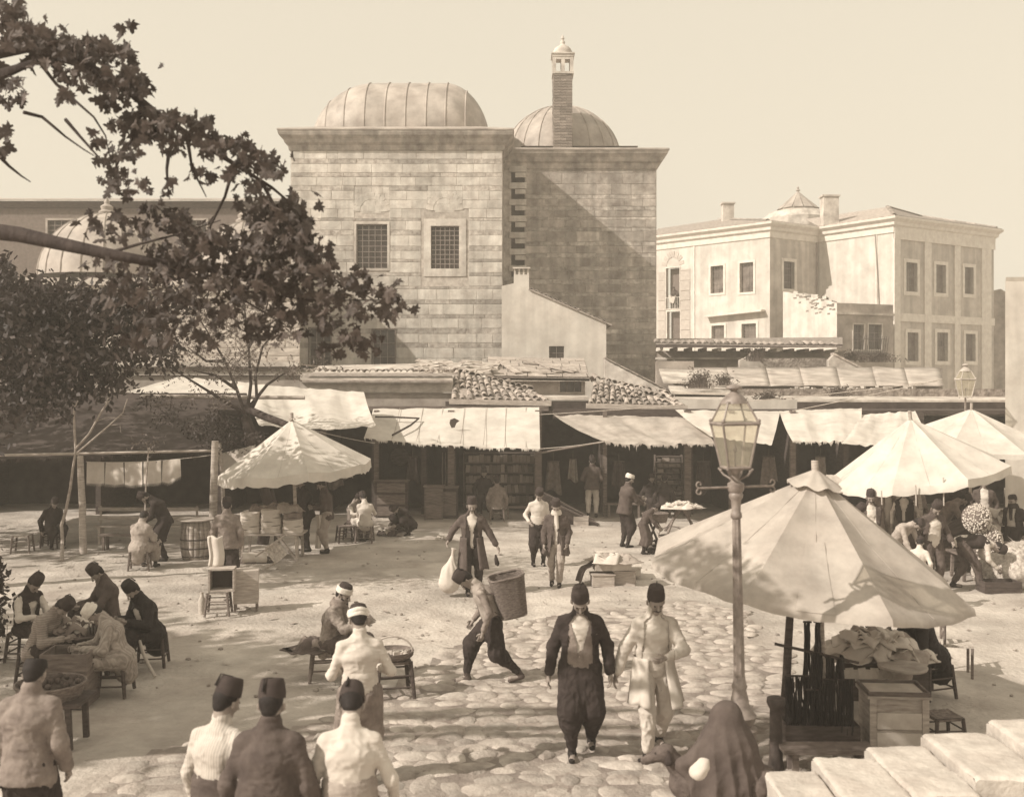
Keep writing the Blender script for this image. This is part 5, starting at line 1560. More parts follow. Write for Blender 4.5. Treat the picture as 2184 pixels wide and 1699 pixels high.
for i, (px_, y0_, y1_, w_, mm, lb) in enumerate(((715, 985, 1040, .5, M_GCLOTH, 'grey cloth hanging in the first dark bay right of the linen table'), (742, 990, 1020, .3, M_CREAM, 'small pale cloth hung high in the same dark bay'), (880, 975, 1030, .4, M_BCLOTH, 'brown garment hanging in the shop behind the cupboards'), (1180, 985, 1050, .5, M_GCLOTH, 'grey garment hanging beside the standing customer'), (1222, 980, 1025, .3, M_TCLOTH, 'short tan cloth hanging left of the customer\'s head'), (1320, 985, 1040, .45, M_BCLOTH, 'brown garment hanging above the turbaned vendor'), (1500, 985, 1050, .5, M_BCLOTH, 'dark garment hanging in the bay behind the lantern'), (1640, 975, 1030, .5, M_GCLOTH, 'grey garment hanging in the bay right of the lantern'), (1750, 975, 1035, .4, M_TCLOTH, 'tan garment hanging in the last dark bay'))):
    c_ = W(px_, y0_, 32.2); h_ = (y1_ - y0_) / F * 32.2
    r = thing('hanging_garment', lb, 'garment', tuple(c_))
    mb = MB(); mb.grid(lambda u, v: Vector(((u - .5) * w_ * (.7 + .4 * v), .05 * math.sin(u * 11 + i), -v * h_ * (1 + .1 * math.sin(u * 5 + i)))), 12, 8); mb.build('cloth', mm, r, True, solid=.02)
    mb = MB(); mb.tube([(-w_ * .4, 0, .02), (w_ * .4, 0, .02)], .015, 5); mb.tube([(0, 0, .02), (0, 0, .3)], .008, 4); mb.build('hanger', M_WOOD, r)
# ------------------------------------------------------------------ market umbrellas
def umbrella(label, c, R, hgt, n, roll, pitch, rot0, valance, foot, m=None, group='canvas market umbrellas', canvas_strip=None, cap=0.2, seedv=0, sag=.12):
    """c rim centre; roll tips the rim down to the right (deg), pitch towards the camera."""
    c = Vector(c); base = Vector((c.x + foot[0], c.y + foot[1], 0)); base.z = gz(base.x, base.y)
    root = thing('market_umbrella', label, 'umbrella', base, 0, group)
    T = Matrix.Translation(c) @ Matrix.Rotation(math.radians(roll), 4, 'Y') @ Matrix.Rotation(math.radians(pitch), 4, 'X')
    apex = T @ Vector((0, 0, hgt)); mt = m or M_CANV
    def rim(a): return Vector((R * math.cos(a), R * math.sin(a), 0))
    def fn(a0, a1, u, v):
        p = rim(a0).lerp(rim(a1), u)
        q = Vector((0, 0, hgt)).lerp(p, v)
        s_ = -sag * math.sin(PI * v) * .45 * math.sin(PI * u) - sag * .9 * math.sin(PI * u) * v * v * .5
        nn = (mnoise.noise(Vector((u * 3 + a0 * 5, v * 5, seedv))) * .035 * v + mnoise.noise(Vector((u * 1.5 + a0 * 9, v * 14, seedv + 3))) * .02) * math.sin(PI * u) ** .6 if 0 < u < 1 else 0.0
        return T @ (q + Vector((0, 0, s_ + nn)))
    for i in range(n):
        a0, a1 = rot0 + 2 * PI * i / n, rot0 + 2 * PI * (i + 1) / n
        mb = MB(); mb.grid(lambda u, v: fn(a0, a1, u, .03 + .97 * v), 10, 16)
        if valance:
            k = len(mb.v)
            row = []
            for j in range(11):
                p = fn(a0, a1, j / 10, 1.0); out = (p - c); out.z = 0; out.normalize()
                row.append(p + out * .015 - Vector((0, 0, valance * (1 + .10 * math.sin(j * 1.9 + i)))))
            mb.v += [tuple(p) for p in row]
            b0 = 11 * 16
            mb.f += [(b0 + j, b0 + j + 1, k + j + 1, k + j) for j in range(10)]
        mb.build('canopy_panel', mt, root, True, world=True)
        mb = MB()
        mb.tube([fn(a0, a1, .5, .05 + .95 * t / 10) + Vector((0, -.001, .001)) for t in range(11)], .0035, 4)
        mb.build('seam', M_CANV2, root, world=True)
        mb = MB(); mb.tube([T @ Vector((0, 0, hgt - .10)), T @ (rim(a0) * .97 + Vector((0, 0, -.06)))], .016, 5); mb.build('rib', M_WOOD, root, world=True)
    mb = MB(); mb.tube([base, (base + apex) / 2, apex + (apex - base).normalized() * .16], .04, 8); mb.build('pole', M_WOODL, root, True, world=True)
    if cap:
        mb = MB(); m_ = 24
        fnc = lambda u, v: T @ Vector((cap * (.12 + .88 * v) * math.cos(2 * PI * u) * (1 + .05 * math.sin(u * 37) * v), cap * (.12 + .88 * v) * math.sin(2 * PI * u) * (1 + .05 * math.sin(u * 37) * v), hgt + .05 - hgt * cap / R * v * .93 + .02 * math.sin(u * 50) * v))
        mb.grid(fnc, 48, 5); mb.build('top_cap', M_CANV2, root, True, world=True)
    if canvas_strip:
        for (i, u0, u1, v0, v1) in canvas_strip:
            a0, a1 = rot0 + 2 * PI * i / n, rot0 + 2 * PI * (i + 1) / n
            mb = MB(); mb.grid(lambda u, v: fn(a0, a1, u0 + (u1 - u0) * u, v0 + (v1 - v0) * v) + Vector((0, -.004, .007)), 6, 10); mb.build('canvas_strip', M_CANV2, root, True, world=True)  # strip of old canvas laid over part of one panel
    return root
UBIG = umbrella('largest canvas umbrella tilted over the cord seller in the right foreground', W(1713, 1216, 11.5), 1.78, 1.08, 8, 6, 4, math.radians(12), .07, (.15, -.3, 0), M_CANV2, canvas_strip=[(5, .35, .62, .5, 1.0)], cap=.30, sag=.12)
ULEFT = umbrella('white umbrella over the linen table left of the cream awning', W(632, 996, 23.4), 1.72, 1.08, 8, -5, 1.5, math.radians(20), .20, (.0, .1, 0), M_CANV, cap=.08, seedv=4)
URIGHT = umbrella('white umbrella over the crowd at the right with a hanging valance', W(1958, 1004, 22.2), 1.85, 1.15, 8, -9, 2, math.radians(8), .16, (.2, 0, 0), M_CANV, cap=0, seedv=8)
UFAR = umbrella('farthest white umbrella peaking behind the right crowd', W(2068, 950, 27.5), 2.3, .98, 8, 2, 2, math.radians(10), .12, (0, 0, 0), M_CANV, cap=0, seedv=12)
for px_, a, b in ((1953, 1046, 1078), (2012, 1030, 1078), (1880, 1058, 1076)):
    cord('cord end dangling from the right umbrella rim at its %s' % {1953: 'middle', 2012: 'right', 1880: 'left'}[px_], [W(px_, a - 12, 20.55), W(px_ + 1, b, 20.55)], .014)

# ------------------------------------------------------------------ street lantern in the foreground
def lantern_head(root, z0, k=1.0, sub=None, frame_m=M_IRONL):
    """Tapered four sided glass lantern; local coordinates of root, foot of the glass at z0."""
    b, t, hgt = .100 * k, .168 * k, .40 * k
    B = [Vector((sx * b, sy * b, z0)) for sx, sy in ((-1, -1), (1, -1), (1, 1), (-1, 1))]
    T_ = [Vector((sx * t, sy * t, z0 + hgt)) for sx, sy in ((-1, -1), (1, -1), (1, 1), (-1, 1))]
    C_ = [Vector((sx * .09 * k, sy * .09 * k, z0 + hgt + .19 * k)) for sx, sy in ((-1, -1), (1, -1), (1, 1), (-1, 1))]
    for i in range(4):
        j = (i + 1) % 4
        mb = MB(); mb.prism([B[i], B[j], T_[j], T_[i]], (0, 0, .001)); mb.v = mb.v[:4]; mb.f = [(0, 1, 2, 3)]; mb.build('pane', M_GLASS, root)
        mb = MB(); mb.add([T_[i], T_[j], C_[j], C_[i]], [(0, 1, 2, 3)]); mb.build('roof_pane', M_GLASS, root)
    mb = MB()
    for i in range(4):
        j = (i + 1) % 4
        mb.tube([B[i], T_[i]], .011 * k, 6); mb.tube([B[i], B[j]], .016 * k, 6); mb.tube([T_[i], T_[j]], .018 * k, 6); mb.tube([T_[i], C_[i]], .010 * k, 6); mb.tube([C_[i], C_[j]], .012 * k, 6)
        mb.ball(tuple(T_[i] + Vector((0, 0, .025))), .018 * k); mb.ball(tuple(B[i] - Vector((0, 0, .03))), .014 * k)
    mb.build('frame', frame_m, root, True)
    mb = MB(); zc = z0 + hgt + .19 * k
    mb.lathe([(.125 * k, zc - .01), (.115 * k, zc + .02), (.08 * k, zc + .06 * k), (.045 * k, zc + .085 * k), (.028 * k, zc + .105 * k), (.04 * k, zc + .115 * k), (.075 * k, zc + .13 * k), (.072 * k, zc + .145 * k), (.04 * k, zc + .16 * k), (.012 * k, zc + .17 * k)], 18)
    mb.build('cowl', frame_m, root, True)
    mb = MB(); mb.tube([(0, 0, z0 - .05), (0, 0, z0 + .14 * k)], .008, 6); mb.lathe([(.008, z0 + .13 * k), (.02, z0 + .15 * k), (.016, z0 + .18 * k), (.004, z0 + .2 * k)], 8); mb.build('burner', M_IRON, root, True)
DL = 9.4
gl = GD(1582, DL)
LP = thing('street_lamp', 'fluted iron gas lamp post with glass lantern and ladder arms in the right foreground', 'street lamp', gl)
LP.rotation_euler = (0, math.radians(-1.1), math.radians(8))
def lz(py): return HC - (py - HOR) / F * DL - gl.z
prof = [(.17, 0), (.17, .12), (.15, .16), (.13, .2), (.125, .62), (.15, .66), (.155, .74), (.12, .78), (.15, lz(1560)), (.155, lz(1552)), (.11, lz(1545)), (.135, lz(1535)), (.15, lz(1524)), (.12, lz(1515)), (.085, lz(1500)), (.078, lz(1488)), (.06, lz(1470)), (.072, lz(1462)), (.06, lz(1455)), (.052, lz(1440))]
prof = sorted(prof, key=lambda p: p[1])
mb = MB(); mb.lathe(prof, 24); mb.build('base', M_IRONL, LP, True)
mb = MB(); n = 32; vs = []
zs = [lz(1440), lz(1300), lz(1180), lz(1105)]
rs = [.050, .045, .040, .037]
for z_, r_ in zip(zs, rs):
    for k_ in range(n): vs.append(((r_ * (1 + .09 * math.cos(8 * 2 * PI * k_ / n))) * math.cos(2 * PI * k_ / n), (r_ * (1 + .09 * math.cos(8 * 2 * PI * k_ / n))) * math.sin(2 * PI * k_ / n), z_))
mb.add(vs, [(j * n + k_, j * n + (k_ + 1) % n, (j + 1) * n + (k_ + 1) % n, (j + 1) * n + k_) for j in range(3) for k_ in range(n)])
mb.build('shaft', M_IRONL, LP, True)
mb = MB(); mb.lathe([(.037, lz(1106)), (.052, lz(1102)), (.050, lz(1094)), (.040, lz(1090)), (.045, lz(1066)), (.062, lz(1060)), (.066, lz(1054)), (.055, lz(1050)), (.075, lz(1044)), (.075, lz(1030)), (.045, lz(1026)), (.035, lz(1012)), (.05, lz(1004)), (.06, lz(1000))], 18)
mb.build('capital', M_IRONL, LP, True)
mb = MB(); za_ = lz(1038)
for s_ in (-1, 1):
    mb.tube([(0, 0, za_), (s_ * .36, 0, za_)], .012, 6)
    for q_ in (1, -1):
        pts = [(s_ * .33, 0, za_)] + [(s_ * (.345 + .032 * (1 - t * .08) * math.sin(t * .75)), 0, za_ + q_ * (.035 - .032 * (1 - t * .08) * math.cos(t * .75))) for t in range(8)]
        mb.tube(pts, .008, 6)
mb.build('ladder_arm', M_IRONL, LP, True)
mb = MB()
for a in range(4):
    aa = PI / 4 + a * PI / 2
    mb.tube([(.04 * math.cos(aa), .04 * math.sin(aa), lz(1022)), (.12 * math.cos(aa), .12 * math.sin(aa), lz(1012)), (.17 * math.cos(aa), .17 * math.sin(aa), lz(998))], .010, 6)
mb.build('bracket', M_IRONL, LP, True)
lantern_head(LP, lz(996), 1.0)
# second lantern, high on the right, on a wall bracket
LW = thing('wall_lantern', 'pale glass lantern on a bracket against the stepped wall at far right', 'street lamp', tuple(W(2059, 846, 29.5)))
lantern_head(LW, 0, 1.25, frame_m=M_PLAST2)
mb = MB(); mb.tube([(0, 0, 0), (0, 0, -.4), (.2, .6, -.7), (1.0, 3, -.8)], .03, 6); mb.build('bracket', M_IRONL, LW, True)
# ------------------------------------------------------------------ furniture and wares
def local_stool(h=.42, w=.36, m=M_WOOD, seat_m=M_STRAW):
    """Shared parts of a rush seated stool."""
    parts = []
    mb = MB(); n = 10
    mb.grid(lambda u, v: Vector(((u - .5) * w, (v - .5) * w, h - .015 * math.sin(PI * u) * math.sin(PI * v) + .004 * math.sin(u * 40))), n, n)
    k = len(mb.v); mb.box((0, 0, h - .025), (w, w, .03)); parts.append(('seat', mb.mesh('seat', seat_m)))
    for sx in (-1, 1):
        for sy in (-1, 1):
            mb = MB(); mb.tube([(sx * (w / 2 + .03), sy * (w / 2 + .03), 0), (sx * (w / 2 - .01), sy * (w / 2 - .01), h - .01)], [.022, .026], 7); parts.append(('leg', mb.mesh('leg', m, True)))
    mb = MB()
    for z_ in (h * .32, h * .62):
        q = w / 2 + .015
        for a, b in (((-q, -q), (q, -q)), ((q, -q), (q, q)), ((q, q), (-q, q)), ((-q, q), (-q, -q))): mb.tube([(a[0], a[1], z_), (b[0], b[1], z_)], .011, 6)
    parts.append(('stretcher', mb.mesh('stretcher', m, True)))
    return parts
STOOL = local_stool(); STOOLD = local_stool(m=M_WOODD, seat_m=M_WICK)
def stool(label, p, rz=0, k=1.0, kit=STOOL, group='rush seated stools', tilt=None):
    r = thing('stool', label, 'stool', tuple(p), math.radians(rz), group); r.scale = (k, k, k)
    if tilt: r.rotation_euler = tilt
    for nm, me in kit: inst(nm, me, r)
    return r
def gp(px, py): return G(px, py)
def at(px, d, z=0.0):
    p = GD(px, d); p.z += z; return p

def boxt(name, label, cat, c, d, m, rz=0, boards=0, rim=False, group=None, lid=None):
    """Wooden box built of single boards."""
    r = thing(name, label, cat, tuple(c), math.radians(rz), group)
    w_, dp, h_ = d
    t = .018
    n = max(1, boards)
    for s_ in (-1, 1):
        for j in range(n):
            z0 = h_ * j / n; hh = h_ / n - .006
            mb = MB(); mb.box((0, s_ * (dp / 2 - t / 2), z0 + hh / 2 + .002), (w_, t, hh)); mb.build('board', m, r)
            mb = MB(); mb.box((s_ * (w_ / 2 - t / 2 - .001), 0, z0 + hh / 2 + .002), (t, dp - 2 * t - .002, hh)); mb.build('board', m, r)
    mb = MB(); mb.box((0, 0, .012), (w_ - 2 * t - .004, dp - 2 * t - .004, .02)); mb.build('bottom', m, r)
    if lid is not None:
        mb = MB(); mb.box((0, 0, h_ + .012), (w_ + .04, dp + .04, .022)); mb.build('lid', lid, r)
    return r
def barrel(label, p, h_=.86, r0=.29):
    r = thing('barrel', label, 'barrel', tuple(p))
    n = 18
    prof = [(t / 8 * h_, r0 * (1 + .16 * math.sin(PI * t / 8))) for t in range(9)]
    for i in range(n):
        a0, a1 = 2 * PI * i / n, 2 * PI * (i + 1) / n - .03
        mb = MB(); vs = []
        for z_, rr in prof:
            for a in (a0, a1): vs.append((rr * math.cos(a), rr * math.sin(a), z_))
        mb.add(vs, [(2 * j, 2 * j + 1, 2 * j + 3, 2 * j + 2) for j in range(8)]); mb.build('stave', M_WOODL, r, True, solid=.02)
    for z_, k_ in ((.06, 1.03), (.27, 1.12), (.5, 1.155), (.74, 1.08)):
        mb = MB(); rr = r0 * k_ + .008; mb.lathe([(rr, h_ * z_), (rr + .006, h_ * z_), (rr + .006, h_ * z_ + .035), (rr, h_ * z_ + .035)], 24, caps=False); mb.build('hoop', M_IRON, r, True)
    mb = MB(); mb.lathe([(r0 + .13, h_ + .005), (r0 + .14, h_ + .02), (r0 + .13, h_ + .035)], 26); mb.build('lid', M_WOODL, r)
    return r
def heap(label, c, r, hgt, n, m, name='cloth_heap', cat='cloths', seed=1, strip=True):
    """Crumpled cloths tossed over each other."""
    root = thing(name, label, cat, tuple(c)); rr = random.Random(seed)
    for i in range(n):
        a = rr.uniform(0, 6.28); q = rr.uniform(0, .75); x_, y_ = r[0] * q * math.cos(a), r[1] * q * math.sin(a)
        s_ = rr.uniform(.10, .24); ang = rr.uniform(0, 3); z0 = hgt * (1 - q) * rr.uniform(.4, 1)
        ph = rr.uniform(0, 6)
        def fn(u, v):
            X_, Y_ = (u - .5) * 2 * s_ * 1.5, (v - .5) * 2 * s_
            xx = X_ * math.cos(ang) - Y_ * math.sin(ang); yy = X_ * math.sin(ang) + Y_ * math.cos(ang)
            f = .03 * math.sin(9 * u + ph) + .03 * math.sin(7 * v + 5 * u + ph) + .06 * mnoise.noise(Vector((u * 4 + ph, v * 4, ph)))
            fall = -.25 * max(0, math.hypot((x_ + xx) / r[0], (y_ + yy) / r[1]) - .75)
            return Vector((x_ + xx, y_ + yy, max(z0 + f + fall, -.05) + .06))
        mb = MB(); mb.grid(fn, 9, 9)
        mb.build('cloth', m[i % len(m)] if isinstance(m, (list, tuple)) else m, root, True, solid=.012)
    return root
def folded(parent, c, w_, d_, h_, m, n=6, seed=0):
    rr = random.Random(seed)
    for i in range(n):
        z0 = h_ * i / n; hh = h_ / n
        mb = MB(); ph = rr.uniform(0, 6); sx, sy = w_ * rr.uniform(.92, 1.03), d_ * rr.uniform(.92, 1.03)
        vs, fs = [], []; K = 16
        for (q, zz) in ((.0, 0), (.97, .0), (1.0, .5), (.97, 1.0), (0, 1.0)):
            for k in range(K):
                a = 2 * PI * (k + .5) / K; cx_, cy_ = math.cos(a), math.sin(a)
                f = 1 / max(abs(cx_), abs(cy_)) ** .8
                vs.append((c[0] + cx_ * f * q * sx / 2, c[1] + cy_ * f * q * sy / 2, c[2] + z0 + hh * zz * .97 + .01 * math.sin(3 * a + ph) * (q > 0)))
        fs = [(j * K + k, j * K + (k + 1) % K, (j + 1) * K + (k + 1) % K, (j + 1) * K + k) for j in range(4) for k in range(K)]
        mb.add(vs, fs); mb.build('folded_cloth', m, parent, True)
def basket(label, c, r, h_, m=M_WICK, handle=False, cat='basket', group=None, flare=1.2, fill=None):
    root = thing('basket', label, cat, tuple(c), 0, group)
    mb = MB(); n = 28; vs = []; rows = 9
    for j in range(rows + 1):
        t = j / rows
        for k in range(n):
            rr = r * (1 + (flare - 1) * t) * (1 + .018 * (1 if (j + k) % 2 else -1)); a = 2 * PI * k / n
            vs.append((rr * math.cos(a), rr * math.sin(a), h_ * t))
    fs = [(j * n + k, j * n + (k + 1) % n, (j + 1) * n + (k + 1) % n, (j + 1) * n + k) for j in range(rows) for k in range(n)] + [tuple(range(n))[::-1]]
    mb.add(vs, fs); mb.build('side', m, root, True, solid=.01)
    mb = MB(); R_ = r * flare; mb.tube([(R_ * math.cos(2 * PI * k / 24), R_ * math.sin(2 * PI * k / 24), h_) for k in range(25)], .014, 6); mb.build('rim', m, root, True)
    if handle:
        mb = MB(); mb.tube([(R_ * math.cos(PI * k / 12), 0, h_ + R_ * .75 * math.sin(PI * k / 12)) for k in range(13)], .012, 6); mb.build('handle', m, root, True)
    return root
def bench(label, a, b, h_, w_=.28, m=M_WOODL, back=False, group=None):
    a, b = Vector(a), Vector(b); c = (a + b) / 2; L_ = (b - a).length
    r = thing('bench', label, 'bench', tuple(c), math.atan2((b - a).y, (b - a).x), group)
    mb = MB(); mb.box((0, 0, h_), (L_, w_, .04)); mb.build('seat', m, r)
    for sx in (-1, 1):
        for sy in (-1, 1):
            mb = MB(); mb.box((sx * (L_ / 2 - .12), sy * (w_ / 2 - .04), h_ / 2 - .02), (.06, .05, h_)); mb.build('leg', m, r)
    if back:
        for z_ in (h_ + .18, h_ + .40):
            mb = MB(); mb.box((0, w_ / 2, z_), (L_, .03, .09)); mb.build('back_rail', m, r)
        for sx in (-1, 1):
            mb = MB(); mb.box((sx * (L_ / 2 - .05), w_ / 2 + .032, h_ + .2), (.05, .03, .55)); mb.build('back_post', m, r)
    return r
def table(label, c, L_, w_, h_, rz=0, m=M_WOODL, cross=False, name='table', top=.04):
    r = thing(name, label, 'table', tuple(c), math.radians(rz))
    mb = MB(); mb.box((0, 0, h_ - top / 2), (L_, w_, top)); mb.build('table_top', m, r)
    for sx in (-1, 1):
        for sy in (-1, 1):
            mb = MB()
            if cross: mb.beam((sx * (L_ / 2 - .1), sy * (w_ / 2 - .05), 0), (sx * (L_ / 2 - .45), -sy * (w_ / 2 - .05), h_ - top), .05, .05)
            else: mb.beam((sx * (L_ / 2 - .1), sy * (w_ / 2 - .06), 0), (sx * (L_ / 2 - .12), sy * (w_ / 2 - .06), h_ - top), .055, .055)
            mb.build('leg', m, r)
    return r

# --- left coffee stall: towels on a line, benches, stools, barrel
c0, c1 = W(183, 984, 24.9), W(452, 970, 24.7)
line = sagp(c0, c1, .07)
cord('washing line sagging between the two left posts', line, .008, 'line')
names = ('leftmost fringed white towel on the washing line', 'second fringed towel from the left on the washing line', 'middle fringed white towel on the washing line', 'fourth fringed towel from the left on the washing line', 'rightmost towel on the line, hung askew with deep fringe')
for i in range(5):
    x0_, x1_ = 186 + i * 40.5, 186 + (i + 1) * 40.5 - 3
    def lp(px_):
        t = (px_ - 183) / (452 - 183); f = t * 14; j = min(int(f), 13); return line[j].lerp(line[j + 1], f - j)
    ln = (.50, .52, .54, .52, .46)[i]
    mb = MB()
    def fn(u, v):
        p = lp(x0_ + (x1_ - x0_) * u)
        return p + Vector((.02 * (u - .5) * v, -.02 - .035 * math.sin(u * 9 + i * 2) * v, -v * (ln + (.10 * (1 - abs(u - .3) * 2) if i == 4 else .02 * math.sin(u * 3)))))
    mb.grid(fn, 16, 10); o = mb.build('towel', M_CREAM if i == 4 else M_SHIRT, None, True, world=True); setp(o, names[i], 'towel', 'towels drying on the line')
    mb = MB()
    for k in range(22):
        p = fn(k / 22, 1); mb.add([p, p + Vector((.012, 0, 0)), p + Vector((.006, -.01, -.07 - .02 * random.random()))], [(0, 1, 2)])
    L = Vector(o.location); mb.v = [(p[0] - L.x, p[1] - L.y, p[2] - L.z) for p in mb.v]; mb.build('fringe', M_SHIRT, o)
bench('long backed bench in the shade behind the two coffee drinkers', at(205, 25.6), at(420, 25.6), .45, back=True)
bench('second low bench in the shade left of the backed bench', at(215, 24.6), at(305, 24.5), .36, m=M_WOOD)
stool('stool standing alone in deep shade at far left', gp(48, 1176), 10)
stool('small stool in the shade just right of the lone left stool', gp(110, 1160), 30, 1.1, STOOLD)
barrel('pale upright barrel with a wide wooden lid beside the round post', gp(418, 1190))
# --- linen table under the left umbrella
T1_ = table('trestle table under the left umbrella carrying stacks of folded linen', at(582, 23.2), 1.42, .75, .62, 0, M_WOODL, False)
mb = MB(); mb.beam((.15, -.3, .6), (.62, -.32, .02), .06, .05); mb.build('brace', M_WOODL, T1_)
tz = gz(0, 0) + .635
for i, (x_, w_, h_, mm, lab) in enumerate(((-.47, .44, .46, M_SHIRT, 'left stack of white folded linen on the trestle table'), (-.01, .46, .52, M_SHIRT, 'middle and tallest stack of white linen on the trestle table'), (.46, .42, .30, M_SHIRT, 'right low stack of pale linen on the trestle table'))):
    p = at(582, 23.15, .625); r = thing('linen_stack', lab, 'linen', (p.x + x_, p.y - .05, p.z))
    folded(r, (0, 0, 0), w_, .5, h_, mm, 6 if i < 2 else 4, i)
    if i == 2: folded(r, (0, 0, .30), .42, .5, .14, M_GCLOTH, 3, 9)
p = at(590, 23.3, 1.05); heap('brown rumpled cloths lying on top of the linen stacks', p, (.62, .22), .16, 7, [M_GCLOTH, M_TCLOTH], seed=5)
# fallen things beneath it
ch = thing('fallen_chair', 'small ladder back chair tipped on its side before the linen table', 'chair', tuple(at(566, 22.0, .02)), 0)
for (x_, y_) in ((-.17, -.17), (.17, -.17), (-.17, .17), (.17, .17)):
    mb = MB(); mb.tube([(x_, y_, 0), (x_, y_, .42 if y_ < 0 else .82)], .02, 6); mb.build('leg', M_WOODL, ch, True)
mb = MB(); mb.box((0, 0, .42), (.38, .38, .03)); mb.build('seat', M_STRAW, ch)
for z_ in (.55, .66, .77):
    mb = MB(); mb.box((0, .17, z_), (.32, .02, .05)); mb.build('back_slat', M_WOODL, ch)
ch.rotation_euler = (math.radians(62), math.radians(-24), math.radians(60)); ch.location.z += .22
r = thing('rolled_mat', 'rolled pale mat lying on the ground before the linen table', 'mat', tuple(gp(543, 1202)), .3)
mb = MB(); mb.tube([(-.26, 0, .13), (.26, 0, .13)], .13, 14, caps=False); mb.tube([(-.26, 0, .13), (.26, 0, .13)], .10, 12, caps=False); mb.build('roll', M_CREAM, r, True)
heap('dark rags on the ground under the linen table', at(545, 22.8, .0), (.3, .25), .2, 5, [M_BCLOTH, M_TCLOTH], seed=11)
# display box on a stool near the left (framed pictures)
fs_ = gp(466, 1312)
stool('stool carrying the open display box left of the square', fs_, 8, .95)
r = thing('display_box', 'open wooden display box with dark interior standing on the stool', 'box', (fs_.x + .06, fs_.y + .02, fs_.z + .40), math.radians(8))
for (c, d) in (((-.2, 0, .19), (.03, .3, .38)), ((.2, 0, .19), (.03, .3, .38)), ((0, 0, .015), (.40, .3, .03)), ((0, 0, .375), (.43, .3, .03)), ((0, .14, .19), (.37, .02, .32))):
    mb = MB(); mb.box(c, d); mb.build('board', M_WOODL, r)
mb = MB(); mb.box((0, .125, .19), (.36, .008, .31)); mb.build('dark_lining', M_DARK, r)
r2 = thing('crate', 'upright wooden crate on short legs behind the display box', 'crate', (fs_.x + .38, fs_.y + .35, fs_.z), math.radians(12))
mb = MB(); mb.box((0, 0, .42), (.42, .36, .56)); mb.build('body', M_WOODL, r2)
for sx in (-1, 1):
    for sy in (-1, 1): mb = MB(); mb.box((sx * .18, sy * .15, .07), (.04, .04, .145)); mb.build('leg', M_WOOD, r2)
r3 = thing('pale_cloth', 'white cloth draped over an upright board above the display box', 'cloth', (fs_.x - .08, fs_.y + .12, fs_.z + .79), math.radians(5))
mb = MB(); mb.grid(lambda u, v: Vector(((u - .5) * .24 + .02 * math.sin(v * 5), .03 * math.sin(u * 8) + .05 * v, .50 * v + .02 * math.sin(u * 7) * v)), 10, 12); mb.build('sheet', M_SHIRT, r3, True, solid=.05)
r4 = thing('bottle', 'pale stoneware bottle beside the display stool', 'bottle', (fs_.x - .28, fs_.y, fs_.z + .0))
mb = MB(); mb.lathe([(.055, 0), (.06, .02), (.06, .24), (.03, .31), (.025, .37), (.03, .38)], 12); mb.build('glass', M_PALE, r4, True)

# --- stools with sitters nearer the shops
stool('stool of the tan coated man facing the shade', at(298, 21.9), 12)
stool('stool in front of the white shirted sitter beside the linen table', at(737, 25.9), 20, 1.0, STOOLD)
stool('stool under the white shirted man with his back turned', at(778, 25.9), 0, 1.0)
stool('stool of the man with the bundle before the bookshelves', at(1060, 30.1), 4)
heap('bright wrinkled sacking beside the crouching man', at(838, 27.2, .0), (.5, .3), .2, 7, [M_TCLOTH, M_BCLOTH, M_CREAM], seed=21)
mb = MB()
for i in range(7):
    p = gp(948 + random.uniform(-14, 14), 1152 + random.uniform(-4, 3)); mb.ball((p.x, p.y, p.z + .03), (.06, .05, .05), 6, 5, .3)
o = mb.build('rubble', M_PALE, None); setp(o, 'few pale crumpled scraps lying on the sunny earth', kind='stuff')

# --- bookshop interiors
def bookcase(label, px0, px1, py0, py1, d, rows, per, seed, horiz=False):
    a, b = W(px0, py1, d), W(px1, py0, d)
    r = thing('bookcase', label, 'bookcase', ((a.x + b.x) / 2, d, 0.03)); w_ = b.x - a.x; z0, z1 = a.z, b.z
    rr = random.Random(seed)
    mb = MB(); mb.box((0, .25, (z1) / 2), (w_ + .1, .03, z1)); mb.build('back', M_WOODD, r)
    for s_ in (-1, 1):
        mb = MB(); mb.box((s_ * (w_ / 2 + .04), .1, z1 / 2), (.04, .28, z1)); mb.build('side', M_WOOD, r)
    for j in range(rows + 1):
        z_ = z0 + (z1 - z0) * j / rows; mb = MB(); mb.box((0, .1, z_ - .02 - .03), (w_ + .03, .27, .025)); mb.build('shelf', M_WOOD, r)
    me = [ (lambda q: (q.box((0, 0, 0), (1, 1, 1)), q.mesh('book', M_BOOK))[1])(MB()) for _ in range(1)][0]
    n = 0
    for j in range(rows):
        z_ = z0 + (z1 - z0) * j / rows - .036; hh = (z1 - z0) / rows - .06
        x_ = -w_ / 2 + .02
        while x_ < w_ / 2 - .06:
            if rr.random() < .06: x_ += .08
            t = w_ / per * rr.uniform(.7, 1.3); h_ = hh * rr.uniform(.72, .98); tilt = rr.choice((0, 0, 0, .08, -.1))
            o = inst('book', me, None, (r.location.x + x_ + t / 2, d + rr.uniform(.02, .06), .03 + z_ + h_ / 2 + .012), (0, tilt, 0), (t * .9, .16, h_))
            setp(o, 'book standing among many on the shelves of the ' + label.split(' with')[0], 'book', 'books in the ' + label.split(' with')[0]); n += 1
            x_ += t
    return r
bookcase('wide bookcase with four crowded shelves under the cream awning', 992, 1138, 964, 1072, 32.3, 5, 19, 1)
bookcase('narrow bookcase with stacked volumes near the lantern post', 1400, 1452, 972, 1078, 32.2, 9, 4, 2)
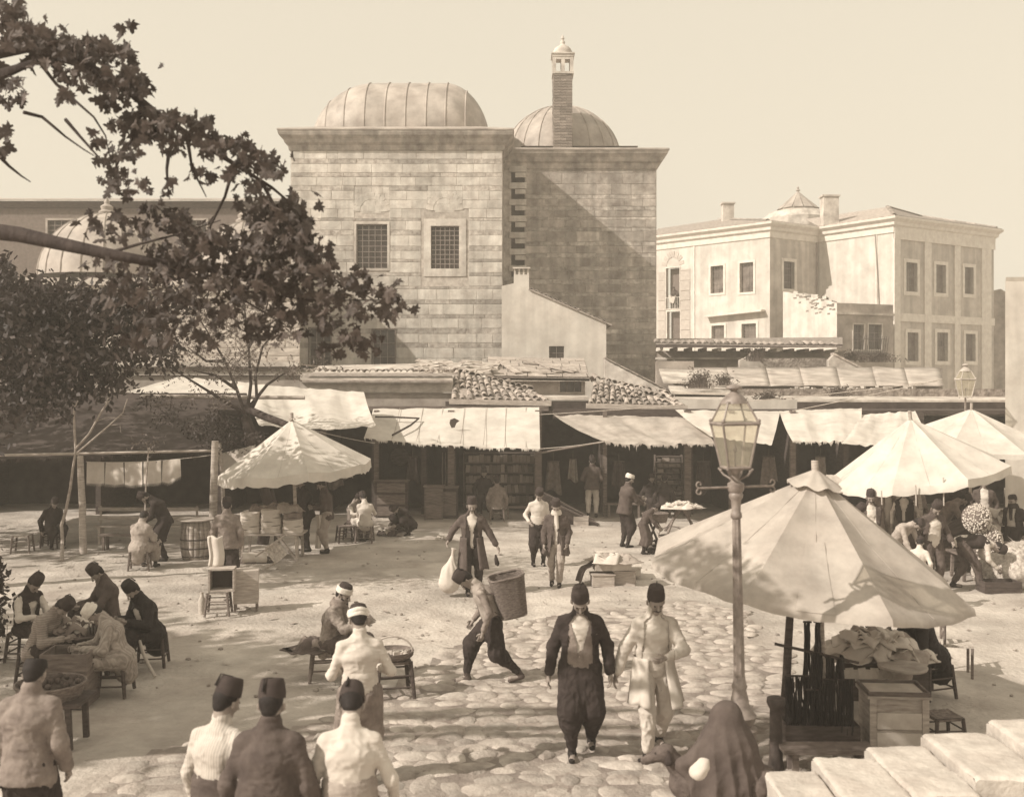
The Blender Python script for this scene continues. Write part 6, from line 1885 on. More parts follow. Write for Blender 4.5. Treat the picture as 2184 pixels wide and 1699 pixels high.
def cabinet(label, px, d, w_, h_, panels=2, m=M_WOODD):
    r = thing('cabinet', label, 'cabinet', tuple(at(px, d)))
    mb = MB(); mb.box((0, 0, h_ / 2), (w_, .45, h_)); mb.build('body', m, r)
    for j in range(panels):
        z_ = h_ * (j + .5) / panels; mb = MB(); mb.box((0, -.235, z_), (w_ * .84, .02, h_ / panels * .78)); mb.build('panel', M_WOOD, r)
    mb = MB(); mb.box((0, -.02, h_ + .02), (w_ + .06, .52, .04)); mb.build('top', M_WOOD, r)
    return r
cabinet('large chest of drawers in the shade behind the crouching man', 836, 31.0, 1.0, 1.05, 3)
cabinet('panelled counter cupboard under the cream awning', 926, 30.6, .55, .95, 2, M_WOOD)
cabinet('darker panelled cupboard beside the counter cupboard', 958, 30.8, .52, .90, 1)
r = thing('round_tray', 'round tray hanging in the dark shop above the chest of drawers', 'tray', (0, 0, 0))
r.location = W((850 + 725 * .3532) / 1.2972, (950 + 885 * .3532) / 1.2972, 33.9)
mb = MB()
rx_ = Matrix.Rotation(math.radians(90), 3, 'X'); mb.lathe([(.01, .02), (.24, .02), (.28, .0), (.30, .03), (.29, .04)], 24, rot=rx_); mb.build('disc', M_WOOD, r, True)
for i, (px_, a_, b_) in enumerate(((944, 965, 1040), (950, 965, 1050), (956, 962, 1052), (963, 966, 1046), (970, 962, 1050))):
    pole('thin upright rod among the bundle hanging left of the wide bookcase', W(px_, b_, 31.6), W(px_, a_, 31.6), .02, M_WOOD, 'hanging_rod', 'rod', 'rods hanging by the bookcase')
bench('low plank bench before the bookcase', at(1075, 30.6), at(1150, 30.6), .35, m=M_WOOD)
bench('plank bench in the shade right of the standing customer', at(1290, 31), at(1370, 31), .4, m=M_WOOD)
# open trunk and planks by the customer
for i, (px_, d_, L_, w_, rz_, rx_, z_) in enumerate(((1208, 29.4, 1.7, .28, -25, 18, .42), (1222, 29.0, 1.5, .3, -30, 14, .25), (1196, 29.2, 1.2, .22, -15, 6, .12))):
    r = thing('shutter', ('upper', 'middle', 'lowest')[i] + ' of the dark shop shutters leaning before the customer', 'shutter', tuple(at(px_, d_, z_)), math.radians(rz_))
    mb = MB(); mb.box((0, 0, 0), (L_, w_, .05)); mb.build('panel', M_WOODD, r)
    for q in (-1, 1):
        mb = MB(); mb.box((0, q * w_ * .4, .035), (L_, w_ * .16, .03)); mb.build('rail', M_WOOD, r)
    r.rotation_euler = (math.radians(-55), math.radians(rx_ + 10), math.radians(rz_ * .3))
boxt('crate', 'small pale crate at the foot of the leaning shutters', 'crate', at(1240, 29.0), (.42, .3, .26), M_WOODL, -8, 2)

# --- vendor table with wares, basket stand, boxes on the ground
T2_ = table('folding table covered with pale wares right of the turbaned vendor', at(1453, 27.6), 1.0, .6, .68, 0, M_WOOD, True)
heap('pale loose wares spread over the folding table', at(1453, 27.5, .66), (.55, .32), .08, 12, [M_SHIRT, M_CREAM], seed=31)
sp = at(1393, 24.4)
r = thing('tripod_stand', 'dark wooden stand carrying the round basket of the vendor', 'stand', tuple(sp))
for i in range(4):
    a = PI / 4 + i * PI / 2; mb = MB(); mb.beam((.32 * math.cos(a), .32 * math.sin(a), 0), (-.12 * math.cos(a), -.12 * math.sin(a), .74), .035); mb.build('leg', M_WOODD, r)
basket('round wicker basket on the stand under the vendor\'s outstretched hand', sp + Vector((.05, 0, .74)), .26, .2)
basket('basket with cane handle and goods behind the boy', at(1432, 25.0), .26, .28, handle=True)
basket('dark open basket right of the stand', at(1455, 25.4), .2, .2, M_WICK)
heap('tangle of dark goods on the ground under the basket stand', at(1425, 24.4), (.55, .4), .3, 12, [M_BCLOTH, M_DCLOTH, M_WICK], seed=41)
bp_ = gp(1302, 1248)
boxt('crate', 'lower left pale box of the pile in front of the boy', 'crate', bp_ + Vector((-.16, .0, 0)), (.42, .36, .22), M_WOODL, 4, 1, lid=M_WOODL)
boxt('crate', 'lower right wooden box of the pile in front of the boy', 'crate', bp_ + Vector((.30, .12, 0)), (.40, .40, .26), M_WOODL, -10, 1, lid=M_WOODL)
boxt('box', 'long pale box resting on the lower boxes', 'box', bp_ + Vector((.04, .1, .29)), (.72, .34, .17), M_PALE, 3, 1, lid=M_CREAM)
boxt('box', 'small striped box standing on end behind the pile', 'box', bp_ + Vector((-.02, .75, .22)), (.34, .22, .3), M_CREAM, 12, 1, lid=M_CREAM)
boxt('box', 'light flat box behind the pile near the boy\'s feet', 'box', bp_ + Vector((.38, .85, .06)), (.62, .4, .16), M_PALE, -5, 1, lid=M_CREAM)
heap('grey cloths thrown over the pile of boxes', bp_ + Vector((.1, .05, .46)), (.55, .25), .05, 6, [M_CREAM, M_TCLOTH], seed=51)
r = thing('sacking', 'dark sacking hanging down at the left side of the boxes', 'cloth', tuple(bp_ + Vector((-.5, .1, 0))))
mb = MB(); mb.grid(lambda u, v: Vector((-.12 + .36 * (1 - v) ** 2 * 0 + .34 * v * v + .05 * math.sin(u * 6), (u - .5) * .4, .06 + .42 * v - .03 * math.sin(v * 9))), 8, 10); mb.build('sheet', M_BCLOTH, r, True, solid=.012)

# --- goods of the basket seller (centre)
bs = at(838, 12.9)
stool('stool serving as stand for the shallow basket', bs, 15, 1.12, STOOLD)
r = thing('shallow_basket', 'shallow round wicker tray basket with hoop handle holding small wares', 'basket', (bs.x, bs.y, bs.z + .475))
mb = MB(); n = 30
mb.lathe([(.01, .0), (.22, .0), (.255, .03), (.265, .09), (.25, .09), (.24, .035), (.2, .012), (.01, .01)], n, caps=False); mb.build('bowl', M_WICK, r, True)
mb = MB(); mb.tube([(.24 * math.cos(PI * k / 14), .0, .09 + .17 * math.sin(PI * k / 14)) for k in range(15)], .011, 6); mb.build('handle', M_WOODL, r, True)
for i in range(9):
    q = thing('small_packet', 'small pale packet among others in the shallow basket', 'packet', (bs.x + random.uniform(-.17, .17), bs.y + random.uniform(-.14, .14), bs.z + .50), random.uniform(0, 3), 'packets in the shallow basket')
    mb = MB(); mb.box((0, 0, .02), (.09, .05, .04)); mb.box((0, 0, .045), (.08, .012, .004)); mb.build('wrapper', M_SHIRT if i % 2 else M_CREAM, q)
stool('stool under the bearded basket seller', at(700, 13.7), 8, 1.1, STOOL)
heap('dark bundle lying on the stool behind the bearded seller', at(672, 13.6, .42), (.2, .18), .1, 5, [M_BCLOTH, M_GCLOTH], seed=61)

# --- left foreground group furniture
stool('stool of the black coated man in the left group', at(322, 14.4), 10, 1.0, STOOLD)
stool('stool of the man in the striped coat', at(238, 13.0), 5, 1.05, STOOLD)
stool('stool of the stooping man with the dark fez behind the crate', at(225, 15.6), 30, .95, STOOLD)
boxt('crate', 'large grey upright crate in the middle of the left group', 'crate', at(150, 12.6), (.55, .5, .66), M_GCLOTH if False else M_WOOD, 4, 3)
table('low table under the hands of the left group', at(165, 13.6), .8, .6, .62, 0, M_WOODD)
heap('wares heaped on the low table of the left group', at(165, 13.5, .64), (.35, .25), .16, 9, [M_CREAM, M_BCLOTH, M_GCLOTH], seed=71)
for i in range(5):
    q = thing('small_bottle', 'one of the small dark bottles standing on the low table', 'bottle', tuple(at(190 + i * 7, 13.3, .66)), 0, 'bottles on the low table')
    mb = MB(); mb.lathe([(.02, 0), (.022, .02), (.022, .10), (.009, .13), (.009, .16)], 8); mb.build('glass', M_WIN, q, True)
basket('wide basket of dark fruit on legs before the left group', at(108, 11.2, .5), .30, .16, M_WICK)
table('rough low table carrying the fruit basket', at(108, 11.2), .8, .55, .5, 0, M_WOODD)
mb = MB()
for i in range(46):
    p = at(108, 11.2, .66); a = random.uniform(0, 6.28); q = random.uniform(0, .3); mb.ball((p.x + q * math.cos(a), p.y + q * math.sin(a), p.z + .05 * (1 - q / .3) + .01), .035, 6, 5)
o = mb.build('fruit', M_BCLOTH, None, True); setp(o, 'heap of small dark fruit in the wide basket', kind='stuff')
r = thing('curved_stick', 'long pale curved stick leaning from the black coated man to the ground', 'stick', tuple(G(331, 1443)))
p0, p1 = G(331, 1443) + Vector((0, 0, .02)), W(296, 1345, 14.0)
mid = p0.lerp(p1, .5) + Vector((-.055, 0, .02))
mb = MB(); mb.tube([p0, p0.lerp(mid, .5) + Vector((-.01, 0, 0)), mid, mid.lerp(p1, .5) + Vector((-.012, 0, 0)), p1], [.022, .024, .024, .02, .016], 8); mb.build('shaft', M_PALE, r, True, world=True)

# --- stall under the big umbrella
cs = gp(1904, 1590)
cab = thing('box_counter', 'pale panelled box counter with a white tray top at the cord seller\'s stall', 'counter', tuple(cs), math.radians(-4))
mb = MB(); mb.box((0, 0, .28), (.60, .45, .56)); mb.build('body', M_WOODL, cab)
for sx in (-1, 1):
    mb = MB(); mb.box((sx * .27, -.235, .28), (.07, .02, .56)); mb.build('stile', M_WOODL, cab)
for z_ in (.12, .33):
    mb = MB(); mb.box((0, -.235, z_), (.46, .015, .17)); mb.build('panel', M_CREAM, cab)
mb = MB(); mb.box((0, 0, .575), (.66, .50, .03)); mb.build('top', M_WOODL, cab)
mb = MB(); mb.box((-.0, 0, .60), (.56, .40, .02)); mb.build('tray', M_PALE, cab)
mb = MB()
for c, d in (((0, -.235, .61), (.64, .02, .05)), ((0, .235, .61), (.64, .02, .05)), ((-.31, 0, .61), (.02, .45, .05)), ((.31, 0, .61), (.02, .45, .05))): mb.box(c, d)
mb.build('tray_rim', M_WOOD, cab)
st_ = thing('seller_table', 'seller\'s table piled with light cloths under the big umbrella', 'table', tuple(at(1865, 12.6)), 0)
mb = MB(); mb.box((0, 0, .60), (1.15, .75, .04)); mb.build('table_top', M_WOOD, st_)
for sx in (-1, 1):
    for sy in (-1, 1): mb = MB(); mb.box((sx * .5, sy * .3, .29), (.06, .06, .58)); mb.build('leg', M_WOODD, st_)
mb = MB(); mb.box((0, -.33, .34), (1.0, .02, .45)); mb.build('front', M_WOODD, st_)
heap('large tumbled heap of white and grey cloths on the seller\'s table', at(1865, 12.5, .58), (.62, .42), .34, 36, [M_SHIRT, M_CREAM, M_SHIRT, M_TCLOTH], seed=81)
for i in range(10):
    p = at(1800 + i * 13, 12.05, .42 + .02 * (i % 2)); q = thing('paper_card', 'pale card or packet propped along the front edge of the seller\'s table', 'card', tuple(p), random.uniform(-.3, .3), 'cards along the seller\'s table')
    mb = MB(); mb.box((0, 0, .06), (.09, .012, .13), rx=random.uniform(-.4, .1), ry=random.uniform(-.3, .3)); mb.build('sheet', M_PAPER, q)
p = at(1925, 11.9)
r = thing('low_stand', 'round small table with a cloth wrapped leg beside the heap of cloths', 'table', tuple(p))
mb = MB(); mb.lathe([(.01, .60), (.27, .60), (.28, .62), (.27, .64), (.01, .64)], 20); mb.build('table_top', M_WOODL, r, True)
mb = MB(); mb.lathe([(.11, .0), (.10, .1), (.085, .35), (.12, .58)], 14); mb.build('leg', M_TCLOTH, r, True)
sq = gp(2052, 1420); c_ = thing('chair', 'light ladder back chair standing in the sun right of the big umbrella', 'chair', tuple(at(2040, 13.9)), math.radians(75))
for (x_, y_) in ((-.17, -.17), (.17, -.17), (-.17, .17), (.17, .17)):
    mb = MB(); mb.tube([(x_, y_, 0), (x_, y_, .42 if y_ < 0 else .84)], .02, 6); mb.build('leg', M_WOOD, c_, True)
mb = MB(); mb.box((0, 0, .42), (.38, .38, .03)); mb.build('seat', M_STRAW, c_)
for z_ in (.54, .66, .78): mb = MB(); mb.box((0, .17, z_), (.33, .02, .05)); mb.build('back_slat', M_WOOD, c_)
stool('stool beneath the bent cord seller', at(1985, 12.9), 20, 1.0, STOOLD)
stool('low square stool at the right foot of the box counter', gp(2010, 1596), 8, .85, STOOLD)
# bollard, post, bar with hanging cords
g = gp(1655, 1638); r = thing('bollard', 'dark short iron bollard left of the hanging cords', 'bollard', tuple(g))
mb = MB(); mb.lathe([(.085, 0), (.08, .05), (.068, .12), (.062, .62), (.085, .66), (.095, .69), (.09, .73), (.05, .745)], 16); mb.build('post', M_IRON, r, True)
pp = at(1668, 11.2); pt_ = W(1685, 1310, 11.2)
pole('dark flat leaning board post holding the cord bar', pp, pt_, .05, M_WOODD, 'leaning_post', 'post')
ba, bb = W(1652, 1372, 11.1), W(1832, 1413, 10.9)
pole('thin bar from which the dark cords hang', ba, bb, .016, M_WOODD, 'cord_bar', 'bar')
def cords(label, px0, px1, d, ytop, ybot, n, r0=.012, m=M_HAIR, seed=0, thick=1.0):
    rr = random.Random(seed); c = W((px0 + px1) / 2, ytop, d); root = thing('cord_bundle', label, 'cords', tuple(c), 0, 'bundles of dark cords')
    n = int(n * 1.9); r0 = r0 * .66
    mb = MB(); mb.tube([W(px0 - 3, ytop, d) - c, W(px1 + 3, ytop + 1, d) - c], .012, 6); mb.build('rod', M_WOODD, root, True)
    for i in range(n):
        px_ = px0 + (px1 - px0) * (i + .5) / n; a = W(px_ + rr.uniform(-2, 2), ytop + rr.uniform(-1.2, 1.2), d + rr.uniform(-.05, .05)); b = W(px_ + rr.uniform(-3, 3), ybot + rr.uniform(-14, 8), d + rr.uniform(-.08, .08))
        L_ = Vector(root.location); pts = [a.lerp(b, t / 5) + Vector((rr.uniform(-.006, .006) + .006 * math.sin(t * 1.3 + i), rr.uniform(-.01, .01), 0)) - L_ for t in range(6)]
        rad = [r0 * thick * rr.uniform(.7, 1.5) for _ in range(6)]; rad[0] *= .6
        mb = MB(); mb.tube(pts, rad, 5); mb.build('cord', m, root, True)
cords('tall loops of cord hanging left near the umbrella pole', 1716, 1728, 11.2, 1325, 1470, 5, seed=1)
cords('second tall loops of cord hanging under the umbrella rim', 1738, 1750, 11.2, 1325, 1410, 6, seed=2)
cords('wide curtain of dark cords at the left end of the bar', 1676, 1726, 11.0, 1440, 1548, 17, seed=3)
cords('thick dark cords hanging from the middle of the bar', 1730, 1752, 11.0, 1392, 1500, 7, .02, seed=4)
cords('tufted bead strand hanging right of the middle', 1762, 1778, 10.95, 1400, 1462, 5, .024, seed=5)
cords('last tufted strand at the right end of the bar', 1785, 1800, 10.95, 1404, 1462, 5, .024, seed=6)
cords('curtain of long cords at the right in front of the dark box', 1756, 1820, 10.9, 1448, 1560, 20, seed=7)
cords('lower cords between the two curtains', 1722, 1758, 10.95, 1470, 1556, 10, .016, seed=8)
cords('cords hanging from the pole behind the cloth heap', 1846, 1860, 12.9, 1318, 1360, 6, seed=9)
r = boxt('dark_crate', 'long dark box under the hanging cords', 'crate', at(1745, 11.05), (.78, .4, .30), M_WOODD, -2, 2)
bench('rough plank bench in front of the dark box', at(1665, 10.3), at(1860, 10.3), .26, m=M_WOOD)
# pale cap stones of the terrace wall, rising to the right
tw = thing('terrace_wall', 'stepped pale stone parapet rising to the right in the bottom corner', 'wall', tuple(at(1900, 8.9)))
for (a, b, yt, dd) in ((1625, 1742, 1641, 8.7), (1728, 1868, 1612, 8.9), (1842, 1975, 1588, 9.15), (1962, 2112, 1560, 9.3), (2102, 2270, 1531, 9.4), (2262, 2400, 1500, 9.5)):
    pa_, pb_ = W(a, yt, dd), W(b, yt, dd); w_ = pb_.x - pa_.x
    mb = MB(); top = pa_.z
    nx_ = 8
    vs = []
    x0_, x1_ = pa_.x + .008, pb_.x - .008; K = 14; sd_ = a * .37
    def blk(u, v, w_):
        # u across, v along the depth, w_ height; worn edges and a lumpy face
        rd = .022
        ex = rd * (max(0, 1 - min(u, 1 - u) * (x1_ - x0_) / rd)) ** 2
        p = Vector((x0_ + (x1_ - x0_) * u, dd - 1.1 + 1.1 * v, top * w_ - (ex + rd * max(0, 1 - min(v, 1 - v) * 1.1 / rd) ** 2) * (w_ > .99)))
        n_ = mnoise.noise(p * 3 + Vector((sd_, 0, 0))) * .010 + mnoise.noise(p * 9) * .006 + mnoise.noise(p * 24) * .004
        chip = -.05 * max(0, mnoise.noise(p * 2.3 + Vector((9, sd_, 0))) - .35) * (1 if w_ > .99 else .4)
        return p + Vector((n_ * .6, n_ * .6, (n_ + chip) * (w_ > .9)))
    mb.grid(lambda u, v: blk(u, v, 1.0), 24, 36)
    mb.grid(lambda u, v: blk(u, 0, v), 24, 16)
    mb.grid(lambda u, v: blk(0, 1 - u, v), 20, 16); mb.grid(lambda u, v: blk(1, u, v), 20, 16); mb.grid(lambda u, v: blk(1 - u, 1, v), 24, 16)
    o = mb.build('cap_stone', M_PALE, tw, True, world=True)
# --- straw heap, net sacks, produce at far right
r = thing('straw_heap', 'pale shaggy heap of straw at the right border', 'straw heap', tuple(at(2160, 20.3)))
V_, Q_ = surf([cap((0, 0, .3), (.9, .2, .32), .50, .48, (0, 1, 0), 1.2), cap((-.35, 0, .25), (0, 0, .3), .42, .46)], .06, .1)
n_ = hashnoise(V_ * 9, 5) * .05 + hashnoise(V_ * 21, 6) * .03; V_ = V_ + normals_of(V_, Q_) * n_[:, None]
link('heap', np_mesh('heap', V_, Q_, M_STRAW), r)
mb = MB()
for i in range(900):
    k_ = random.randrange(len(V_)); p = Vector(V_[k_]); a = random.uniform(0, 6.28); dv_ = Vector((math.cos(a), math.sin(a) * .6, random.uniform(-.4, .9))) * random.uniform(.05, .14); s_ = Vector((.006, 0, .004))
    mb.add([p - s_, p + s_, p + dv_], [(0, 1, 2)])
mb.build('straws', M_STRAW, r)['kind'] = 'stuff'
def speckled(label, px_, py_, d_, rx_, rz_, nm='net_sack', cat='net sack'):
    c = W(px_, py_, d_); r = thing(nm, label, cat, (c.x, c.y, 0.0))
    mb = MB(); mb.ball((0, 0, c.z), (rx_, .3, rz_), 20, 14, .02); mb.build('sack', M_WICK, r, True)
    mb = MB()
    for i in range(420):
        a, t = random.uniform(PI, 2 * PI), math.acos(random.uniform(-1, 1)); q = (rx_ * math.sin(t) * math.cos(a) * 1.01, .305 * math.sin(t) * math.sin(a), rz_ * math.cos(t) * 1.01 + c.z)
        mb.ball(q, random.uniform(.012, .022), 4, 3)
    mb.build('nuts', M_CREAM, r)['kind'] = 'stuff'
    return r
speckled('upper speckled net of nuts beside the bending man', 2082, 1105, 20.6, .27, .30)
speckled('lower speckled net of nuts behind the straw heap', 2108, 1160, 20.6, .26, .40)
q_ = at(2095, 20.8)
table('low board table carrying the nets at the right', (q_.x, q_.y + .1, q_.z), 1.1, .7, .55, 0, M_WOOD)
for i, (px_, d_, z_, a_) in enumerate(((2030, 21.4, .95, 22), (2040, 21.8, 1.15, 30))):
    r = thing('tilted_tray', ('lower', 'upper')[i] + ' dark tilted tray leaning by the nets of nuts', 'tray', tuple(at(px_, d_, z_ * .75)))
    for c, d in (((0, 0, 0), (.95, .45, .03)), ((0, -.23, .06), (.95, .02, .12)), ((0, .23, .06), (.95, .02, .12)), ((-.47, 0, .06), (.02, .44, .12)), ((.47, 0, .06), (.02, .44, .12))):
        mb = MB(); mb.box(c, d); mb.build('board', M_WOODD, r)
    r.rotation_euler = (math.radians(-40), math.radians(-a_), .1)
basket('large wicker basket with light goods behind the bending man', at(2065, 22.2, .5), .4, .45, M_WICK, flare=1.25)
heap('light goods hanging over the large right basket', at(2120, 22.2, .95), (.5, .3), .25, 9, [M_CREAM, M_TCLOTH, M_SHIRT], seed=91)
r = boxt('crate', 'wooden crate under the large right basket', 'crate', at(2065, 22.2), (.9, .6, .48), M_WOOD, 0, 3)
boxt('crate', 'plank crate behind the straw heap', 'crate', at(2150, 21.6), (.8, .5, .7), M_WOOD, 0, 4)
boxt('crate', 'low crate in front of the straw heap', 'crate', at(2130, 19.6), (.7, .4, .22), M_WOODD, 0, 2)
# ------------------------------------------------------------------ trees
def leaf_outline():
    pts = []
    lob = [(-90, .18), (-70, .55), (-52, .62), (-40, .42), (-20, .62), (-4, .92), (8, .60), (22, .52), (38, .78), (52, .72), (62, .60), (74, .95), (90, 1.15)]
    for a, r in lob: pts.append((r * math.cos(math.radians(a)), r * math.sin(math.radians(a))))
    for a, r in lob[-2:0:-1]: pts.append((-r * math.cos(math.radians(a)), r * math.sin(math.radians(a))))
    return pts
LO = leaf_outline()
def leaf_mesh(i):
    r = random.Random(i); mb = MB(); b = r.uniform(-.25, .25); f = r.uniform(.1, .4)
    vs = [(x * .5, y * .5, -abs(x) * f * .5 + b * y * y * .5 + r.uniform(-.03, .03)) for x, y in LO] + [(0, .05, .02)]
    n = len(LO); mb.add(vs, [(k, (k + 1) % n, n) for k in range(n)])
    return mb.mesh('leaf', M_LEAF)
LEAVES = [leaf_mesh(i) for i in range(6)]
PT = thing('plane_tree', 'large plane tree reaching in from the left with big lobed leaves before the sky', 'tree', (-9.6, 8.6, 0))
def branch(parent, pts, r0, r1, m=M_BARK, name='branch', n=7):
    k = len(pts); mb = MB(); mb.tube(pts, [r0 + (r1 - r0) * i / (k - 1) for i in range(k)], n); return mb.build(name, m, parent, True, world=True)
branch(PT, [(-9.6, 8.6, -.2), (-9.5, 8.6, 1.5), (-9.4, 8.7, 3.2), (-9.0, 8.8, 5)], .42, .28, name='trunk', n=14)
branch(PT, [(-9.4, 8.7, 3.4), (-6.5, 8.5, 5.0), W(-60, 488, 8.3), W(40, 500, 8.2), W(120, 518, 8.1), W(228, 541, 8.0), W(330, 560, 8.0), W(450, 575, 8.2), W(600, 600, 8.4)], .09, .02, n=10)
branch(PT, [(-9.0, 8.8, 5), (-6, 8.5, 6.6), W(-40, 120, 8), W(60, 100, 8), W(160, 130, 8), W(250, 175, 8.1), W(330, 240, 8.1), W(420, 300, 8.2), W(500, 350, 8.3), W(580, 400, 8.3), W(640, 450, 8.3)], .065, .006, n=8)
branch(PT, [(-8.6, 8.8, 4.5), W(-60, 200, 8.2), W(0, 160, 8), W(80, 130, 8)], .09, .02)
TW = [[(50, 240), (90, 250), (120, 275), (140, 292), (180, 320), (200, 332)], [(85, 135), (120, 180), (160, 215), (200, 250), (225, 290), (235, 340)], [(0, 335), (20, 355), (45, 375), (65, 388)],
      [(0, 150), (25, 165), (55, 195)], [(140, 255), (170, 290), (210, 335), (230, 355)], [(360, 330), (356, 360), (358, 400), (362, 425)], [(400, 300), (410, 360), (440, 420)], [(300, 240), (280, 300), (250, 350), (245, 390)], [(500, 350), (480, 420), (450, 480), (430, 560)], [(560, 390), (600, 470), (640, 540), (720, 600), (800, 640)], [(450, 575), (520, 640), (620, 700)], [(330, 560), (420, 600), (520, 620), (660, 640), (820, 640)], [(228, 541), (300, 520), (380, 500), (470, 470)]]
for t_ in TW: branch(PT, [W(x, y_, 8.0 + .1 * math.sin(x)) for x, y_ in t_], .016, .004, name='twig', n=5)
# clusters: (px, py, rx, ry, leaves)
CL = [(25, 30, 40, 35, 24), (20, 70, 35, 30, 18), (60, 75, 50, 30, 30), (120, 88, 50, 22, 34), (105, 115, 60, 24, 38), (160, 108, 50, 24, 34), (205, 110, 45, 24, 30), (240, 112, 40, 22, 22), (195, 92, 30, 14, 10), (170, 160, 40, 20, 18),
      (235, 168, 40, 22, 24), (278, 158, 30, 20, 18), (285, 190, 36, 20, 20), (235, 212, 30, 16, 14), (310, 182, 20, 14, 8), (272, 112, 22, 22, 8), (285, 55, 12, 6, 2), (255, 58, 14, 8, 2), (347, 142, 5, 5, 1),
      (145, 205, 18, 12, 6), (140, 162, 18, 12, 7), (30, 178, 28, 16, 9), (40, 212, 22, 14, 9), (10, 290, 22, 14, 6), (5, 320, 10, 12, 3), (235, 265, 18, 12, 5), (205, 300, 18, 12, 5), (250, 395, 30, 28, 16), (250, 365, 12, 10, 4), (312, 395, 16, 14, 4),
      (262, 320, 20, 18, 7), (285, 262, 34, 18, 16), (320, 235, 30, 16, 14), (300, 290, 36, 20, 20), (335, 268, 34, 20, 20), (370, 255, 30, 18, 14), (370, 300, 34, 20, 20), (275, 328, 26, 16, 9), (420, 258, 30, 20, 14), (436, 302, 34, 22, 18), (470, 318, 36, 20, 18), (504, 304, 34, 20, 16), (520, 352, 34, 22, 16),
      (564, 338, 34, 22, 16), (436, 370, 30, 18, 10), (578, 358, 30, 20, 14), (537, 396, 30, 20, 12), (487, 370, 24, 14, 7), (554, 430, 36, 26, 20), (618, 436, 36, 28, 24), (638, 470, 40, 26, 24), (640, 505, 40, 28, 24), (588, 487, 44, 28, 24), (370, 386, 14, 14, 4), (360, 410, 10, 8, 2),
      (228, 345, 26, 14, 8), (205, 480, 30, 26, 10), (255, 478, 30, 24, 12), (300, 487, 34, 26, 16), (336, 453, 34, 24, 16), (370, 470, 36, 26, 18), (405, 487, 36, 28, 20), (436, 524, 40, 28, 22), (470, 497, 36, 26, 18), (537, 520, 44, 30, 26), (500, 550, 44, 30, 24),
      (400, 545, 44, 28, 24), (350, 540, 44, 26, 20), (300, 580, 44, 26, 18), (600, 560, 50, 30, 30), (660, 560, 40, 30, 24), (700, 590, 44, 28, 24), (640, 610, 50, 30, 28), (590, 630, 50, 28, 24), (730, 630, 44, 28, 22), (780, 610, 36, 22, 16), (830, 615, 26, 16, 10), (850, 640, 24, 16, 8), (780, 660, 40, 24, 18), (820, 670, 26, 16, 8),
      (700, 670, 48, 28, 24), (740, 720, 40, 24, 18), (785, 735, 34, 18, 12), (660, 690, 44, 24, 18), (620, 665, 40, 22, 16), (520, 620, 44, 24, 18), (450, 610, 44, 24, 18), (480, 680, 44, 28, 20), (540, 690, 40, 26, 14), (400, 640, 44, 26, 16), (700, 745, 30, 12, 7), (560, 590, 40, 24, 18), (350, 620, 40, 24, 12), (440, 730, 34, 20, 8), (880, 655, 12, 10, 2), (250, 620, 50, 30, 24), (320, 660, 50, 30, 24), (380, 700, 50, 30, 20), (300, 720, 50, 30, 16), (220, 570, 50, 30, 22), (450, 660, 50, 30, 26), (560, 700, 44, 26, 20), (430, 570, 50, 34, 34), (520, 580, 50, 30, 30), (360, 580, 50, 30, 26), (600, 520, 44, 34, 34), (560, 470, 40, 30, 24), (660, 540, 40, 30, 30), (620, 470, 40, 30, 26), (600, 600, 60, 34, 34), (700, 640, 50, 30, 26)]
pl = []
for (x, y_, rx_, ry_, n_) in CL:
    for i in range(int(n_ * (1.5 if y_ < 420 else 1.15))):
        pl.append(W(x + random.gauss(0, rx_ * .55), y_ + random.gauss(0, ry_ * .55), random.uniform(7.4, 8.9)))
def leaf_tf(p, size=None):
    s_ = size or random.uniform(.07, .155)
    R_ = Matrix.Rotation(random.uniform(0, 2 * PI), 4, 'Z') @ Matrix.Rotation(random.gauss(1.25, .6), 4, 'X') @ Matrix.Rotation(random.uniform(-1, 1), 4, 'Y') @ Matrix.Rotation(random.gauss(PI, .9), 4, 'Z')
    return Matrix.Translation(p) @ R_ @ Matrix.Diagonal((s_, s_, s_, 1))
random.shuffle(pl)
near_l = sorted(pl, key=lambda p: p.y)
L = Vector(PT.location)
for i, p in enumerate(near_l[:300]):
    o = inst('leaf', LEAVES[i % 6], PT); o.matrix_basis = leaf_tf(p - L, random.uniform(.09, .165))
LC = [[tuple(v.co) for v in me.vertices] for me in LEAVES]; LF = [tuple(p.vertices) for p in LEAVES[0].polygons]
def leaves_np(name, parent, pts, tfs, m, kind='stuff'):
    V, Fq = [], []
    k = len(LC[0])
    for i, T in enumerate(tfs):
        A = np.array(LC[i % 6]); M4 = np.array(T); V.append(A @ M4[:3, :3].T + M4[:3, 3]); 
    V = np.concatenate(V); Fc = np.array(LF); Fq = (Fc[None] + (np.arange(len(tfs)) * k)[:, None, None]).reshape(-1, 3)
    me = bpy.data.meshes.new(name); me.from_pydata(V.tolist(), [], Fq.tolist()); me.materials.append(m); me.update()
    o = bpy.data.objects.new(name, me); COL.objects.link(o); o.parent = parent; o['kind'] = kind
    return o
leaves_np('foliage', PT, None, [leaf_tf(p - L) for p in near_l[300:]], M_LEAF)
